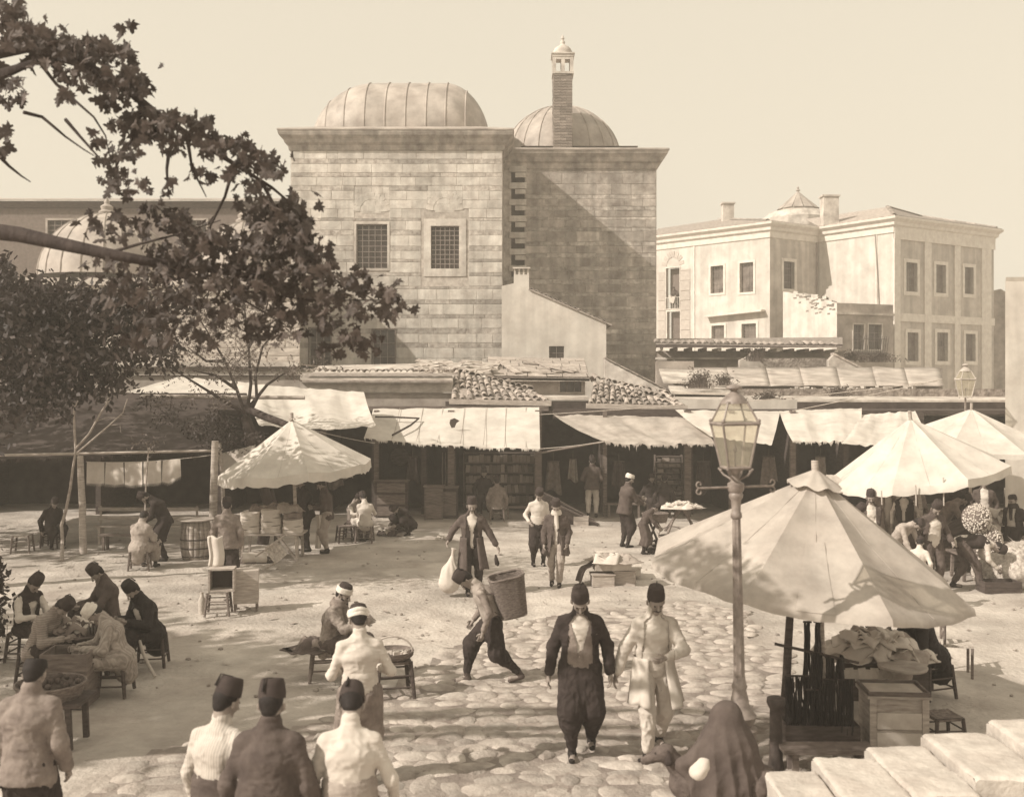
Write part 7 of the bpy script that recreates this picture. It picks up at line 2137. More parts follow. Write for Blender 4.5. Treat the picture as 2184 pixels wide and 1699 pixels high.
# the same crown goes on outside the picture, where it shades the left of the square
off = []
def shade_for(px, py, hgt, spread, n_):
    g = G(px, py); t = hgt / -SUN.z
    c = Vector((g.x, g.y, 0)) - SUN * t
    for i in range(int(n_ * 2.2)): off.append(c + Vector((random.gauss(0, spread), random.gauss(0, spread), random.gauss(0, .5))))
for (x, y_, hgt, sp_, n_) in ((150, 1400, 7.5, .8, 150), (60, 1330, 7.8, .9, 140), (330, 1460, 7, .7, 130), (520, 1440, 6.6, .5, 90), (640, 1470, 6.4, .5, 80), (240, 1500, 7, .7, 110), (100, 1520, 7, .7, 110), (20, 1600, 6.8, .5, 60), (420, 1520, 6.6, .5, 50), (440, 1400, 6.8, .5, 70), (360, 1380, 7, .5, 70), (560, 1390, 6.6, .4, 40)):
    shade_for(x, y_, hgt, sp_, n_)
def outside(p):
    px_ = CXP + p.x / max(p.y, .1) * F; py_ = HOR - (p.z - HC) / max(p.y, .1) * F
    return px_ < -60 or py_ < -40 or p.y < 1
off = [p for p in off if outside(p)]
leaves_np('foliage', PT, None, [leaf_tf(p - L, random.uniform(.26, .42)) for p in off], M_LEAF)
for q in ([(-9.0, 8.8, 5), (-10.5, 9, 7.5), (-12, 9.5, 8.6)], [(-9.0, 8.8, 5), (-9, 8, 7.5), (-7.5, 7.2, 8.5)], [(-9.2, 8.8, 4.6), (-12, 10.5, 6.5), (-14.5, 12, 7.5)]): branch(PT, q, .16, .05, n=8)

def small_leaves(name, parent, pts, size, m, asp=.45):
    V = []; n = len(pts)
    P = np.array([tuple(p) for p in pts]); a = rng.uniform(0, 2 * PI, n); t = rng.uniform(-1.2, 1.2, n); s_ = rng.uniform(size * .6, size * 1.3, n)
    d1 = np.stack([np.cos(a) * np.cos(t), np.sin(a) * np.cos(t), np.sin(t)], 1); r_ = rng.normal(size=(n, 3)); d2 = np.cross(d1, r_); d2 /= np.linalg.norm(d2, axis=1, keepdims=True)
    A, B = d1 * s_[:, None] / 2, d2 * s_[:, None] * asp / 2
    V = np.stack([P - A, P + B, P + A, P - B], 1).reshape(-1, 3); Fq = np.arange(4 * n).reshape(-1, 4)
    L_ = np.array(tuple(parent.location)) if parent is not None else 0
    me = bpy.data.meshes.new(name); me.from_pydata((V - L_).tolist(), [], Fq.tolist()); me.materials.append(m); me.update()
    o = bpy.data.objects.new(name, me); COL.objects.link(o); o.parent = parent; o['kind'] = 'stuff'
    return o
# dense dark tree in the left middle distance
DT = thing('leafy_tree', 'dense dark small leaved tree filling the left border above the brown awning', 'tree', tuple(GD(-190, 19.5)))
branch(DT, [GD(-190, 19.5), W(-185, 1000, 19.5), W(-160, 850, 19.5), W(-60, 780, 19.6)], .2, .1, name='trunk', n=10)
branch(DT, [W(-60, 780, 19.6), W(30, 740, 19.6), W(120, 700, 19.6)], .09, .03)
pts = []
for (x, y_, rx_, ry_, n_) in ((40, 640, 60, 40, 900), (120, 640, 60, 26, 700), (200, 640, 50, 24, 450), (60, 700, 80, 50, 1300), (160, 690, 70, 45, 1000), (250, 680, 50, 40, 420), (50, 780, 80, 40, 1000), (150, 770, 70, 36, 800), (240, 760, 50, 34, 300), (10, 590, 20, 24, 200), (30, 840, 70, 24, 260), (330, 700, 50, 40, 160), (300, 640, 40, 25, 160), (-80, 700, 80, 120, 900), (10, 900, 30, 40, 60), (5, 560, 14, 25, 90), (120, 830, 90, 30, 700), (220, 820, 50, 26, 260), (60, 880, 70, 26, 350), (300, 730, 50, 50, 500), (270, 640, 50, 40, 420), (110, 690, 120, 45, 1500), (110, 760, 120, 60, 1300), (370, 640, 50, 40, 260), (350, 760, 40, 30, 160)):
    for i in range(n_):
        d_ = 19.5 + random.gauss(0, .7); pts.append(W(x + random.gauss(0, rx_ * .6), y_ + random.gauss(0, ry_ * .6), d_))
small_leaves('crown', DT, pts, .15, M_LEAFS, .5)
for q in ([(-60, 790), (60, 770), (200, 740)], [(-60, 780), (20, 700), (10, 600)], [(60, 720), (140, 640), (180, 600)]): branch(DT, [W(x, y_, 19.6) for x, y_ in q], .06, .02)
EX = []
for i in range(1700): EX.append(Vector((random.gauss(-17, 2.6), random.gauss(22.5, 1.8), random.gauss(6.4, 1.0))))
EX = [p for p in EX if CXP + p.x / p.y * F < -30 or HOR - (p.z - HC) / p.y * F > 600]
small_leaves('crown', DT, EX, .42, M_LEAFS, .6); EX = []
for i in range(1500):
    q_ = Vector((random.gauss(-12.3, 1.6), random.gauss(25, 1.2), random.gauss(6.3, .7)))
    if CXP + q_.x / q_.y * F < 330 and HOR - (q_.z - HC) / q_.y * F > 590: EX.append(q_)
small_leaves('crown', DT, EX, .24, M_LEAFS, .55)
# locust tree at the shops
AC = thing('locust_tree', 'slender tree with feathery leaves growing through the awnings left of centre', 'tree', tuple(GD(540, 26)))
branch(AC, [GD(560, 25.6), W(575, 1080, 25.6), W(548, 990, 25.7), W(532, 940, 25.8), W(524, 890, 26)], .15, .11, name='trunk', n=10)
branch(AC, [GD(590, 25.6), W(590, 1090, 25.7), W(565, 1000, 25.8), W(545, 930, 25.9), W(530, 890, 26)], .07, .05, name='trunk')
BR = [[(524, 890), (505, 830), (480, 770), (450, 720), (420, 670)], [(526, 890), (535, 820), (530, 740), (522, 660), (510, 590)], [(528, 890), (548, 850), (545, 800), (560, 740), (600, 690), (630, 650)], [(520, 880), (470, 850), (430, 825), (390, 800), (350, 775)], [(530, 870), (570, 820), (600, 800), (640, 780)], [(505, 830), (460, 800), (410, 790)], [(530, 740), (560, 690), (575, 630)], [(480, 770), (440, 770), (400, 740)], [(522, 660), (490, 620), (470, 600)]]
for b_ in BR: branch(AC, [W(x, y_, 25.9 + .004 * (x - 520)) for x, y_ in b_], .05, .012)
pts = []
def sprays(parent_pts, n_, ln=.34):
    for (x, y_, rx_, ry_, k_) in parent_pts:
        for j in range(k_):
            c = W(x + random.gauss(0, rx_ * .6), y_ + random.gauss(0, ry_ * .6), 25.6 + random.gauss(0, .5)); a = random.uniform(0, 2 * PI); dv_ = Vector((math.cos(a), .4 * math.sin(a), random.uniform(-.9, .1))).normalized()
            sd_ = dv_.cross(Vector((0, 1, 0))).normalized()
            for t in range(n_):
                for s_ in (-1, 1): pts.append(c + dv_ * ln * t / n_ + sd_ * s_ * .05 - Vector((0, 0, .05 * (t / n_) ** 2)))
sprays([(510, 600, 60, 30, 26), (560, 660, 50, 40, 34), (600, 700, 40, 30, 22), (450, 690, 60, 40, 40), (400, 740, 50, 36, 34), (360, 780, 40, 24, 20), (480, 780, 50, 36, 34), (540, 760, 50, 36, 28), (620, 780, 40, 20, 16), (440, 840, 40, 16, 14), (400, 650, 50, 40, 26), (500, 700, 50, 40, 30), (560, 600, 40, 30, 20), (340, 700, 50, 40, 24), (690, 760, 30, 20, 6)], 7)
small_leaves('crown', AC, pts, .085, M_LEAFL, .5)
pts = []
sprays([(460, 890, 30, 22, 26), (430, 930, 24, 16, 18), (480, 925, 26, 20, 22), (560, 925, 30, 10, 12), (360, 880, 30, 14, 12), (330, 850, 24, 14, 8)], 8, .42)
small_leaves('low_sprays', AC, pts, .10, M_LEAFS, .45)
# bare saplings
SP = thing('bare_sapling', 'thin bare forked sapling with pale bark at the left', 'sapling', tuple(G(132, 1195)))
for b_, r_ in (([(132, 1196), (133, 1150), (131, 1120), (140, 1090), (150, 1040), (155, 1000), (160, 970), (161, 955)], .045), ([(161, 957), (158, 900), (158, 870), (153, 855), (153, 825)], .03), ([(161, 957), (190, 925), (215, 880), (228, 860), (236, 828)], .03), ([(165, 965), (200, 935), (235, 905), (262, 880), (272, 850)], .025), ([(158, 870), (172, 845), (188, 815)], .015), ([(228, 860), (250, 838), (262, 825)], .012), ([(228, 860), (210, 840)], .01), ([(200, 900), (230, 890), (268, 892)], .009), ([(232, 907), (256, 905), (258, 922)], .009), ([(255, 885), (275, 888)], .007)):
    branch(SP, [W(x, y_, 23.9) if y_ < 1196 else G(x, y_) for x, y_ in b_], r_, r_ * .5, M_BARKL)
S2 = thing('staked_sapling', 'straight thin stick of a young tree between the two left posts', 'sapling', tuple(G(306, 1200)))
branch(S2, [G(306, 1200), W(310, 1100, 23), W(311, 1040, 23), W(316, 970, 23), W(316, 955, 23)], .022, .014, M_BARKL, name='stem')
pts = [W(316 + random.gauss(0, 18), 948 + random.gauss(0, 12), 23 + random.gauss(0, .1)) for i in range(60)]
small_leaves('leaves', S2, pts, .11, M_LEAFL, .35)
# shrub at the left border
pts = [W(random.gauss(-20, 16), 1290 + random.gauss(0, 50), 14.5 + random.gauss(0, .3)) for i in range(900)]
SB2 = thing('dark_shrub', 'dark leafy shrub cut by the left border behind the seated group', 'shrub', tuple(GD(-20, 14.5)))
small_leaves('leaves', SB2, pts, .12, M_LEAFS, .5)
branch(SB2, [GD(-20, 14.5), W(-20, 1300, 14.5)], .04, .02, name='stem')
# water stained and muddy patches of the ground come as low mounds
# ------------------------------------------------------------------ people
P_ = person
# front row seen from behind
P_('man in a grey jacket and round dark cap seen from behind, bottom left', 60, 8.05, 178, 1.70, nod=14, lean=4, hat='roundcap', hat_m=M_HAIR, coat='closed', coat_m=M_GCLOTH, legs='shalvar', legs_m=M_DCLOTH, face=None, wl=(.26, -.1, .82), wr=(-.25, -.12, .85), fat=1.02)
P_('man in a light striped shirt walking away, left of the pair with fezzes', 462, 7.3, 160, 1.72, nod=10, hunch=8, coat=None, top_m=M_SHIRTS, legs_m=M_TCLOTH, legs='trousers', sash=M_BCLOTH, face=None, wl=(.30, -.15, .85), wr=(-.42, .05, .92), yaw=-14, fat=1.08)
P_('broad man in a brown jacket seen from behind, right of the striped shirt', 572, 7.1, 176, 1.76, nod=8, coat='closed', coat_m=M_BCLOTH, legs_m=M_TCLOTH, legs='trousers', sash=M_HAIR, collar=M_SHIRT, face=None, wl=(.30, -.10, .85), wr=(-.36, -.04, .80), fat=1.15)
P_('man in a white shirt seen from behind with head bowed, right of the front pair', 745, 7.2, 184, 1.72, nod=34, hunch=12, top_m=M_SHIRT, legs_m=M_GCLOTH, legs='shalvar', sash=M_TCLOTH, face=None, wl=(.33, -.05, .82), wr=(-.30, -.2, .9), fat=1.12)
P_('man with white turban and pale shirt buying at the basket, seen from behind', 768, 9.9, 196, 1.70, nod=18, hat='turban', top_m=M_SHIRT, sash=M_CREAM, legs='baggy', legs_m=M_GCLOTH, face=None, wl=(.18, -.28, 1.05), wr=(-.22, -.24, 1.08), hunch=8)
# middle ground
P_('bearded basket seller in turban seated on a stool, leaning to the right', 706, 13.6, 72, 1.70, hat='turban', face='beard', top_m=M_GCLOTH, coat='closed', coat_m=mat('quilted_jacket', .24, .95, .35, 14, .5, 20), legs='baggy', legs_m=M_BCLOTH, wl=(.10, -.48, .82), wr=(-.08, -.52, .80), lean=10, hunch=8, nod=8, scarf=M_GCLOTH, **SEAT)
PORT = P_('porter striding left under a big back basket, face hidden', 1050, 13.55, -80, 1.66, pz=.86, lean=20, hunch=20, nod=25, coat=None, top_m=M_GCLOTH, legs='shalvar', legs_m=M_DCLOTH, hat='fez', face=None, al=(.08, .36, .13), ar=(-.08, -.34, .09), wl=(.24, -.16, .74), wr=(-.22, -.22, .80), shoes=M_BCLOTH, sash=M_BCLOTH, kl=(0, -1, .1), vest=M_TCLOTH)
BK = thing('back_basket', 'large plank-like wicker basket carried on the porter\'s back', 'basket', tuple(W(1087, 1268, 13.5)))
BK.scale = (.84, .84, .92)
mb = MB(); 
for (a, b, c, d) in (((-.24, -.2), (.26, -.2), (.30, -.25), (-.26, -.25)), ((-.24, .2), (.26, .2), (.30, .25), (-.26, .25))):
    pass
def bkp(u, v, side_):
    w0, w1 = .20, .27; z_ = -.30 + .58 * v; r = w0 + (w1 - w0) * v
    a = 2 * PI * u; q = (abs(math.cos(a)) ** 4 + abs(math.sin(a)) ** 4) ** -.25
    wob = 1 + .012 * (1 if (int(u * 44) + int(v * 20)) % 2 else -1)
    return Vector((r * q * math.cos(a) * wob, r * .95 * q * math.sin(a) * wob, z_))
mb = MB(); mb.grid(lambda u, v: bkp(u, v, 0), 44, 20); mb.build('wicker', M_WICK, BK, True, solid=.015)
mb = MB(); mb.tube([bkp(t / 32, 1.0, 0) for t in range(33)], .018, 6); mb.build('rim', M_WICK, BK, True)
mb = MB(); mb.tube([(-.2, -.15, .1), (-.38, -.12, .12), (-.42, -.1, -.05), (-.25, -.1, -.2)], .012, 5); mb.build('strap', M_BCLOTH, BK, True)
mb = MB(); mb.prism([(.19 * c, .19 * s_, -.29) for c, s_ in ((-1, -1), (1, -1), (1, 1), (-1, 1))], (0, 0, .02)); mb.build('bottom', M_WICK, BK)
BK.rotation_euler = (math.radians(2), math.radians(-12), math.radians(8))
P_('man in a dark open jacket and wide dark trousers walking forward with bowed head', 1237, 10.75, -3, 1.76, nod=24, hunch=6, coat='jacket', coat_m=M_DCLOTH, vest=M_GCLOTH, sash=M_GCLOTH, top_m=M_SHIRT, legs='baggy', legs_m=M_DCLOTH, wl=(.30, -.04, .86), wr=(-.31, -.02, .84), al=(.12, .16, .14), ar=(-.08, -.08, .09), open_w=.11)
P_('man in cream suit with fez walking forward, one hand across his waist', 1394, 10.8, 8, 1.74, nod=10, coat='long', coat_m=M_CREAM, coat_len=.32, top_m=M_SHIRT, vest=None, sash=M_SHIRT, legs='trousers', legs_m=M_CREAM, wl=(.04, -.30, 1.08), wr=(-.38, .02, .86), al=(.12, .22, .14), ar=(-.10, -.14, .09), open_w=.13, el=(1, .2, -.3))
P_('man in a long dark coat and high fez striding forward with a sack', 1006, 19.3, 4, 1.76, coat='long', coat_m=M_BCLOTH, coat_len=.42, vest=M_DCLOTH, top_m=M_SHIRT, legs='trousers', legs_m=M_DCLOTH, collar=M_SHIRT, wl=(.46, -.08, .86), wr=(-.42, -.06, .98), al=(.13, .12, .10), ar=(-.07, -.12, .09), open_w=.10)
sk = thing('sack', 'full pale sack hanging from the hand of the man in the long coat', 'sack', tuple(W(958, 1268, 19.1)))
V_, Q_ = surf([cap((0, 0, .22), (.02, 0, .42), .19, .16, (1, 0, 0), 1.05), cap((.02, 0, .42), (.06, 0, .72), .14, .035)], .02, .05)
a_ = np.arctan2(V_[:, 1], V_[:, 0] - .02); V_[:, :2] += (V_[:, :2]) * (.06 * np.sin(a_ * 9) * np.clip((V_[:, 2] - .2) * 3, 0, 1))[:, None]
link('bag', np_mesh('bag', V_, Q_, M_CREAM), sk)
mb = MB(); mb.tube([(.06, 0, .70), (.07, 0, .80), (.09, 0, .86)], [.03, .025, .05], 8); mb.build('neck', M_CREAM, sk, True)
q_ = thing('dark_pouch', 'small dark limp pouch in the other hand of the man with the sack', 'pouch', tuple(W(1057, 1188, 19.2)))
mb = MB(); mb.tube([(0, 0, .05), (.01, 0, -.03), (.03, 0, -.12), (.05, 0, -.16)], [.015, .035, .045, .01], 8); mb.build('bag', M_DCLOTH, q_, True)
P_('man in a white shirt and dark trousers looking down at his hands', 1148, 22.4, 8, 1.68, nod=28, hunch=8, top_m=M_SHIRT, sash=M_SHIRT, legs='shalvar', legs_m=M_DCLOTH, wl=(.10, -.26, 1.02), wr=(-.22, -.14, .98), face='moustache')
P_('youth with a white scarf and dark jacket, hands in his pockets', 1187, 20.1, -6, 1.66, nod=16, coat='long', coat_len=.24, coat_m=M_BCLOTH, vest=M_BCLOTH, top_m=M_SHIRT, scarf=M_SHIRT, legs='trousers', legs_m=M_TCLOTH, wl=(.22, -.16, .88), wr=(-.24, -.14, .86), face=None, al=(.06, -.10, .09), ar=(-.10, .10, .09), open_w=.05)
P_('man with a pale turban and sleeveless dark vest reaching out over the basket stand', 1333, 25.1, 118, 1.76, hat='wrap', coat='closed', coat_m=M_BCLOTH, top_m=M_TCLOTH, legs='shalvar', legs_m=M_DCLOTH, wl=(.16, -.55, 1.12), wr=(-.10, -.44, 1.02), lean=8, face='moustache', sash=M_BCLOTH)
P_('boy in a long dark robe and fez bending over the goods', 1372, 24.1, 78, 1.25, lean=26, hunch=16, nod=10, coat='robe', coat_m=M_BCLOTH, coat_len=.62, wl=(.12, -.52, .82), wr=(-.08, -.5, .80), face=None, name='person')
P_('customer with a fez and pale trousers standing with his back turned in the shop shade', 1263, 31.0, 174, 1.78, coat='closed', coat_m=M_BCLOTH, legs='trousers', legs_m=M_CREAM, collar=M_SHIRT, wl=(.20, -.2, 1.0), wr=(-.2, -.24, 1.0), face=None)
P_('seated man in dark coat with white collar behind the counter', 1031, 31.3, 10, 1.7, z=.12, coat='closed', coat_m=M_DCLOTH, collar=M_SHIRT, **SEAT)
P_('man with a round bundle on his back seated before the bookshelves', 1060, 30.1, 182, 1.68, hunch=14, coat='closed', coat_m=M_GCLOTH, legs_m=M_GCLOTH, fat=1.15, face=None, **SEAT)
P_('dim seated man facing out beside the narrow bookcase', 1388, 31.2, 14, 1.66, coat='closed', coat_m=M_DCLOTH, **SEAT)
P_('dark coated man seated with his back turned before the narrow bookcase', 1417, 30.6, 170, 1.7, coat='closed', coat_m=M_DCLOTH, face=None, **SEAT)
bench('plank seat carrying the two men before the narrow bookcase', at(1372, 30.9), at(1436, 30.9), .41, m=M_WOODD)
bench('plank seat behind the counter under the collared man', at(1012, 31.5, .12), at(1050, 31.5, .12), .41, m=M_WOODD)
P_('man in wide pale trousers and dark jacket standing sideways beside the left umbrella', 697, 24.2, -80, 1.72, coat='closed', coat_m=M_BCLOTH, sash=M_DCLOTH, legs='baggy', legs_m=M_TCLOTH, wl=(.10, -.30, 1.05), wr=(-.10, -.32, 1.08), nod=18, hunch=10)
P_('dark figure under the left umbrella handing something over the linen', 655, 24.4, -60, 1.74, coat='closed', coat_m=M_DCLOTH, legs_m=M_DCLOTH, wl=(.15, -.42, 1.05), wr=(-.1, -.4, 1.1), lean=8, nod=18)
q_ = thing('long_towel', 'long pale towel hanging in front of the man with wide pale trousers', 'towel', tuple(W(680, 1125, 24.0)))
mb = MB(); mb.grid(lambda u, v: Vector(((u - .5) * .13 + .02 * math.sin(v * 5), .02 * math.sin(u * 9), .30 - .78 * v)), 6, 12); mb.build('sheet', M_SHIRT, q_, True, solid=.02)
P_('white shirted man seated on a stool with his back turned by the linen table', 779, 25.9, 205, 1.66, top_m=M_SHIRT, legs_m=M_CREAM, hunch=16, nod=26, face=None, wl=(.0, -.4, .75), wr=(-.2, -.38, .8), **SEAT)
P_('seated boy in dark striped waistcoat facing the white shirted man with his back turned', 752, 26.4, 60, 1.58, top_m=M_SHIRT, vest=M_PLAID, legs_m=M_BCLOTH, nod=24, hunch=14, face=None, wl=(.05, -.4, .8), wr=(-.12, -.4, .8), **SEAT)
P_('man crouching over rags on the ground in the shade', 872, 27.2, -40, 1.66, pz=.32, al=(.14, -.16, .09), ar=(-.14, -.22, .09), seated=True, lean=38, hunch=20, nod=14, coat='closed', coat_m=M_DCLOTH, legs_m=M_DCLOTH, wl=(.10, -.55, .30), wr=(-.15, -.55, .32), kl=(.3, -1, .8), kr=(-.3, -1, .8))
P_('walking man in a dark vest and light sleeves seen from behind by the barrel', 484, 19.9, 196, 1.70, vest=None, coat='closed', coat_m=M_GCLOTH, top_m=M_SHIRT, legs='shalvar', legs_m=M_DCLOTH, nod=16, al=(.06, -.28, .10), ar=(-.10, .30, .16), wl=(.28, -.1, .86), wr=(-.26, .0, .84), face=None, fat=1.05)
P_('man in a tan coat and dark cap seated on a stool with his back turned', 298, 21.9, 170, 1.66, hat='roundcap', coat='long', coat_m=M_TCLOTH, hunch=16, nod=20, face=None, wl=(.12, -.4, .7), wr=(-.15, -.38, .7), **SEAT)
P_('tall man in a long dark coat stooping over the tan coated sitter', 352, 23.1, -75, 1.76, pz=.88, lean=24, hunch=22, nod=22, coat='long', coat_m=M_DCLOTH, coat_len=.40, legs='trousers', legs_m=M_DCLOTH, wl=(.10, -.48, .82), wr=(-.10, -.46, .85), face='beard', open_w=.03)
P_('dim figure seated in deep shade at the far left under the awning', 112, 25.2, 40, 1.62, hunch=14, nod=22, coat='closed', coat_m=M_DCLOTH, legs_m=M_DCLOTH, face=None, **SEAT)
# left foreground group
P_('man with fez, dark vest and white sleeves in the left group', 56, 14.5, 62, 1.68, top_m=M_SHIRT, vest=M_DCLOTH, legs_m=M_DCLOTH, hunch=14, nod=30, wl=(.1, -.42, .72), wr=(-.14, -.4, .7), face=None, **SEAT)
P_('man in a plaid jacket bending far forward so only his fez shows', 84, 13.4, 74, 1.66, lean=22, hunch=16, nod=20, coat='closed', coat_m=M_PLAID, legs_m=M_DCLOTH, face=None, wl=(.12, -.5, .66), wr=(-.12, -.48, .66), **SEAT)
P_('man in a grey coat and fez seated behind the white turban', 232, 15.4, -50, 1.68, coat='closed', coat_m=M_BCLOTH, legs_m=M_DCLOTH, hunch=16, nod=26, face='greybeard', wl=(.12, -.44, .68), wr=(-.12, -.42, .66), **SEAT)
P_('man with white turban in a striped robe hunched on a stool', 250, 12.95, -62, 1.66, hat='turban', hat_m=M_TURB, coat='robe', coat_m=M_STRIPE, legs_m=M_DCLOTH, lean=12, hunch=18, nod=28, face='greybeard', wl=(.12, -.44, .66), wr=(-.12, -.46, .64), **SEAT)
P_('black coated man in a tall dark cap seated rightmost of the left group', 318, 14.3, -40, 1.68, hat_m=M_HAIR, coat='long', coat_m=M_HAIR, legs_m=M_DCLOTH, lean=12, hunch=14, nod=18, face='beard', wl=(.15, -.40, .72), wr=(-.15, -.38, .72), **SEAT)
stool('hidden-legged stool under the man with white sleeves', at(56, 14.6), 0, 1.0, STOOLD)
stool('stool under the plaid jacket at the left table', at(82, 13.5), 0, 1.0, STOOLD)
stool('stool under the dim figure at the far left', at(112, 25.2), 0, 1.0, STOOLD)
stool('stool under the seated boy with the striped waistcoat', at(752, 26.5), 0, 1.0, STOOLD)
# right side
P_('dark robed seller bent forward beside the heap of cloths under the big umbrella', 1985, 12.9, -80, 1.72, coat='robe', coat_m=M_HAIR, legs_m=M_HAIR, hat_m=M_DCLOTH, lean=26, hunch=24, nod=10, face='beard', wl=(.15, -.45, .75), wr=(-.12, -.48, .78), **SEAT)
P_('smiling man with fez in a dark jacket sitting behind the big umbrella', 1856, 21.2, -12, 1.72, coat='jacket', coat_m=M_BCLOTH, top_m=M_SHIRT, legs_m=M_DCLOTH, wl=(-.02, -.32, 1.05), wr=(-.3, -.12, .9), nod=8)
P_('man whose dark fez shows in front of the smiling man', 1818, 20.0, 30, 1.62, coat='closed', coat_m=M_DCLOTH, legs_m=M_DCLOTH, nod=24, face=None, lean=10)
P_('man in a light shirt bending down behind the big umbrella', 1908, 19.6, 40, 1.66, top_m=M_TCLOTH, legs_m=M_DCLOTH, lean=34, hunch=22, nod=20, wl=(.22, -.5, .72), wr=(-.2, -.5, .7), face=None, hat='roundcap')
P_('man in an open brown jacket and white shirt looking down beside the trays', 1988, 19.6, 6, 1.72, coat='jacket', coat_m=M_BCLOTH, top_m=M_SHIRT, legs_m=M_BCLOTH, legs='trousers', nod=26, hunch=10, wl=(.30, -.16, .95), wr=(-.28, -.04, .86), open_w=.12)
P_('man bending deep to the right in dark trousers with his back up', 2050, 19.9, 82, 1.72, pz=.88, lean=84, hunch=22, nod=10, top_m=M_SHIRT, coat=None, sash=M_SHIRT, vest=M_DCLOTH, legs='trousers', legs_m=M_BCLOTH, al=(.16, .10, .09), ar=(-.16, -.32, .09), wl=(.15, -.62, .45), wr=(-.18, -.60, .42), face=None)
P_('child in a white shirt and fez close behind the big umbrella edge', 1960, 17.9, 150, 1.22, top_m=M_SHIRT, legs_m=M_DCLOTH, nod=26, hunch=12, face=None)
P_('man in a grey coat under the right umbrella, head hidden by its rim', 1888, 23.6, 8, 1.78, coat='long', coat_m=M_GCLOTH, top_m=M_SHIRT, legs_m=M_TCLOTH, legs='trousers', open_w=.08)
P_('second man under the right umbrella in a brown robe', 1918, 24.2, -20, 1.76, coat='robe', coat_m=M_BCLOTH, legs_m=M_DCLOTH)
P_('third man under the right umbrella holding something white', 1952, 23.4, 24, 1.74, coat='closed', coat_m=M_GCLOTH, legs_m=M_BCLOTH, wl=(.12, -.3, 1.08), wr=(-.24, -.1, .9))
P_('fourth man standing in the shade right of the umbrella post', 2040, 24.0, -10, 1.74, coat='closed', coat_m=M_DCLOTH, legs_m=M_DCLOTH)
P_('veiled woman in dark cloak standing at the right border behind the straw', 2164, 21.6, -60, 1.62, hat='roundcap', hat_m=M_DCLOTH, coat='robe', coat_m=M_DCLOTH, coat_len=.75, legs_m=M_DCLOTH, scarf=M_DCLOTH, face=None)
# small figure at the mansion window
fb = F1.pt((w1b[0][0] + w1b[0][1]) / 2, w1b[0][2] + .02, -.25)
P_('tiny dark figure leaning on the balcony rail of the mansion', 0, 72, -30, 1.5, loc=tuple(fb), coat='closed', coat_m=M_BCLOTH, legs_m=M_DCLOTH, lean=14, hunch=14, res=.03, face=None, hat='roundcap', wl=(.2, -.36, .95), wr=(-.2, -.36, .95))
q_ = thing('white_cloth', 'white cloth hung over the balcony rail of the mansion', 'cloth', tuple(F1.pt((w1b[0][0] + w1b[0][1]) / 2, w1b[0][2] + .84, .08)), F1.rot())
mb = MB(); mb.grid(lambda u, v: Vector(((u - .5) * .62 * (1 - .5 * v), -.03, .02 - v * .5 + .05 * math.sin(u * 7))), 8, 6); mb.build('sheet', M_SHIRT, q_, True, solid=.02)

# hooded woman with the dog, bottom right
wb = at(1553, 8.75)
HW = thing('person', 'hooded woman in a dark cloak seen from behind, sitting by the street lamp', 'person', tuple(wb))
pr = [cap((0, 0, .98), (0, .02, 1.05), .05), cap((0, 0, 1.05), (0, .02, 1.07), .08), cap((-.13, 0, .88), (.13, 0, .88), .055), cap((0, 0, .42), (0, 0, .86), .14, .12, (1, 0, 0), 1.25),
      cap((-.1, .05, .36), (-.1, .4, .38), .08, .06), cap((-.1, .4, .38), (-.1, .42, .08), .055, .035), cap((.1, .05, .36), (.1, .4, .38), .08, .06), cap((.1, .4, .38), (.1, .42, .08), .055, .035),
      cap((-.15, 0, .86), (-.26, .05, .68), .045, .035), cap((-.26, .05, .68), (-.32, .0, .55), .035, .026), cap((.15, 0, .86), (.2, .1, .66), .045, .035), cap((.2, .1, .66), (.1, .28, .6), .035, .026)]
V_, Q_ = surf(pr, .015, .03); link('body', np_mesh('body', V_, Q_, M_SKIN), HW)
M_CLOAK = mat('dark_cloak', .085, .95, .2, 4, .35, 26)
pr = [cap((-.01, .02, 1.02), (-.01, .02, 1.075), .125, .112), cap((0, .02, .80), (-.01, .02, 1.02), .20, .125, (1, 0, 0), 1.1), cap((0, .04, .45), (0, .03, .82), .27, .20, (1, 0, 0), 1.15), cap((0, .08, .1), (0, .06, .5), .33, .27, (1, 0, 0), 1.12),
      cap((-.12, -.02, .84), (-.40, -.06, .66), .10, .055), cap((-.40, -.06, .66), (-.30, -.14, .44), .05, .04), cap((-.2, -.05, .7), (-.2, -.12, .4), .12, .1), cap((.12, 0, .74), (.26, 0, .30), .12, .13)]
V_, Q_ = surf(pr, .0105, .07); V_ = relax(V_, Q_, 2)
a_ = np.arctan2(V_[:, 1] - .04, V_[:, 0]); N_ = normals_of(V_, Q_); w_ = np.clip((1.08 - V_[:, 2]) * 1.7, 0, 1)
ph_ = a_ * 6.5 + 2.2 * V_[:, 2] + 1.6 * hashnoise(V_ * (2.5, 2.5, 1.6), 2)
fo = (.5 - np.abs(np.sin(ph_))) * .9 + (.5 - np.abs(np.sin(a_ * 3.1 - 5 * V_[:, 2] + 2 * hashnoise(V_ * 3, 8)))) * .55
V_ = V_ + N_ * (fo * .036 * w_ + hashnoise(V_ * (14, 14, 20), 4) * .006)[:, None]
link('cloak', np_mesh('cloak', V_, Q_, M_CLOAK), HW)
st_w = thing('stone_block', 'low stone block on which the hooded woman sits beside the lamp', 'stone block', tuple(wb + Vector((0, .12, 0))))
mb = MB(); mb.box((0, 0, .15), (.5, .45, .30)); mb.build('block', M_PALE, st_w, bevel=.03)
q_ = thing('white_bundle', 'bright white round bundle held at the side of the hooded woman', 'bundle', tuple(W(1494, 1640, 8.2)))
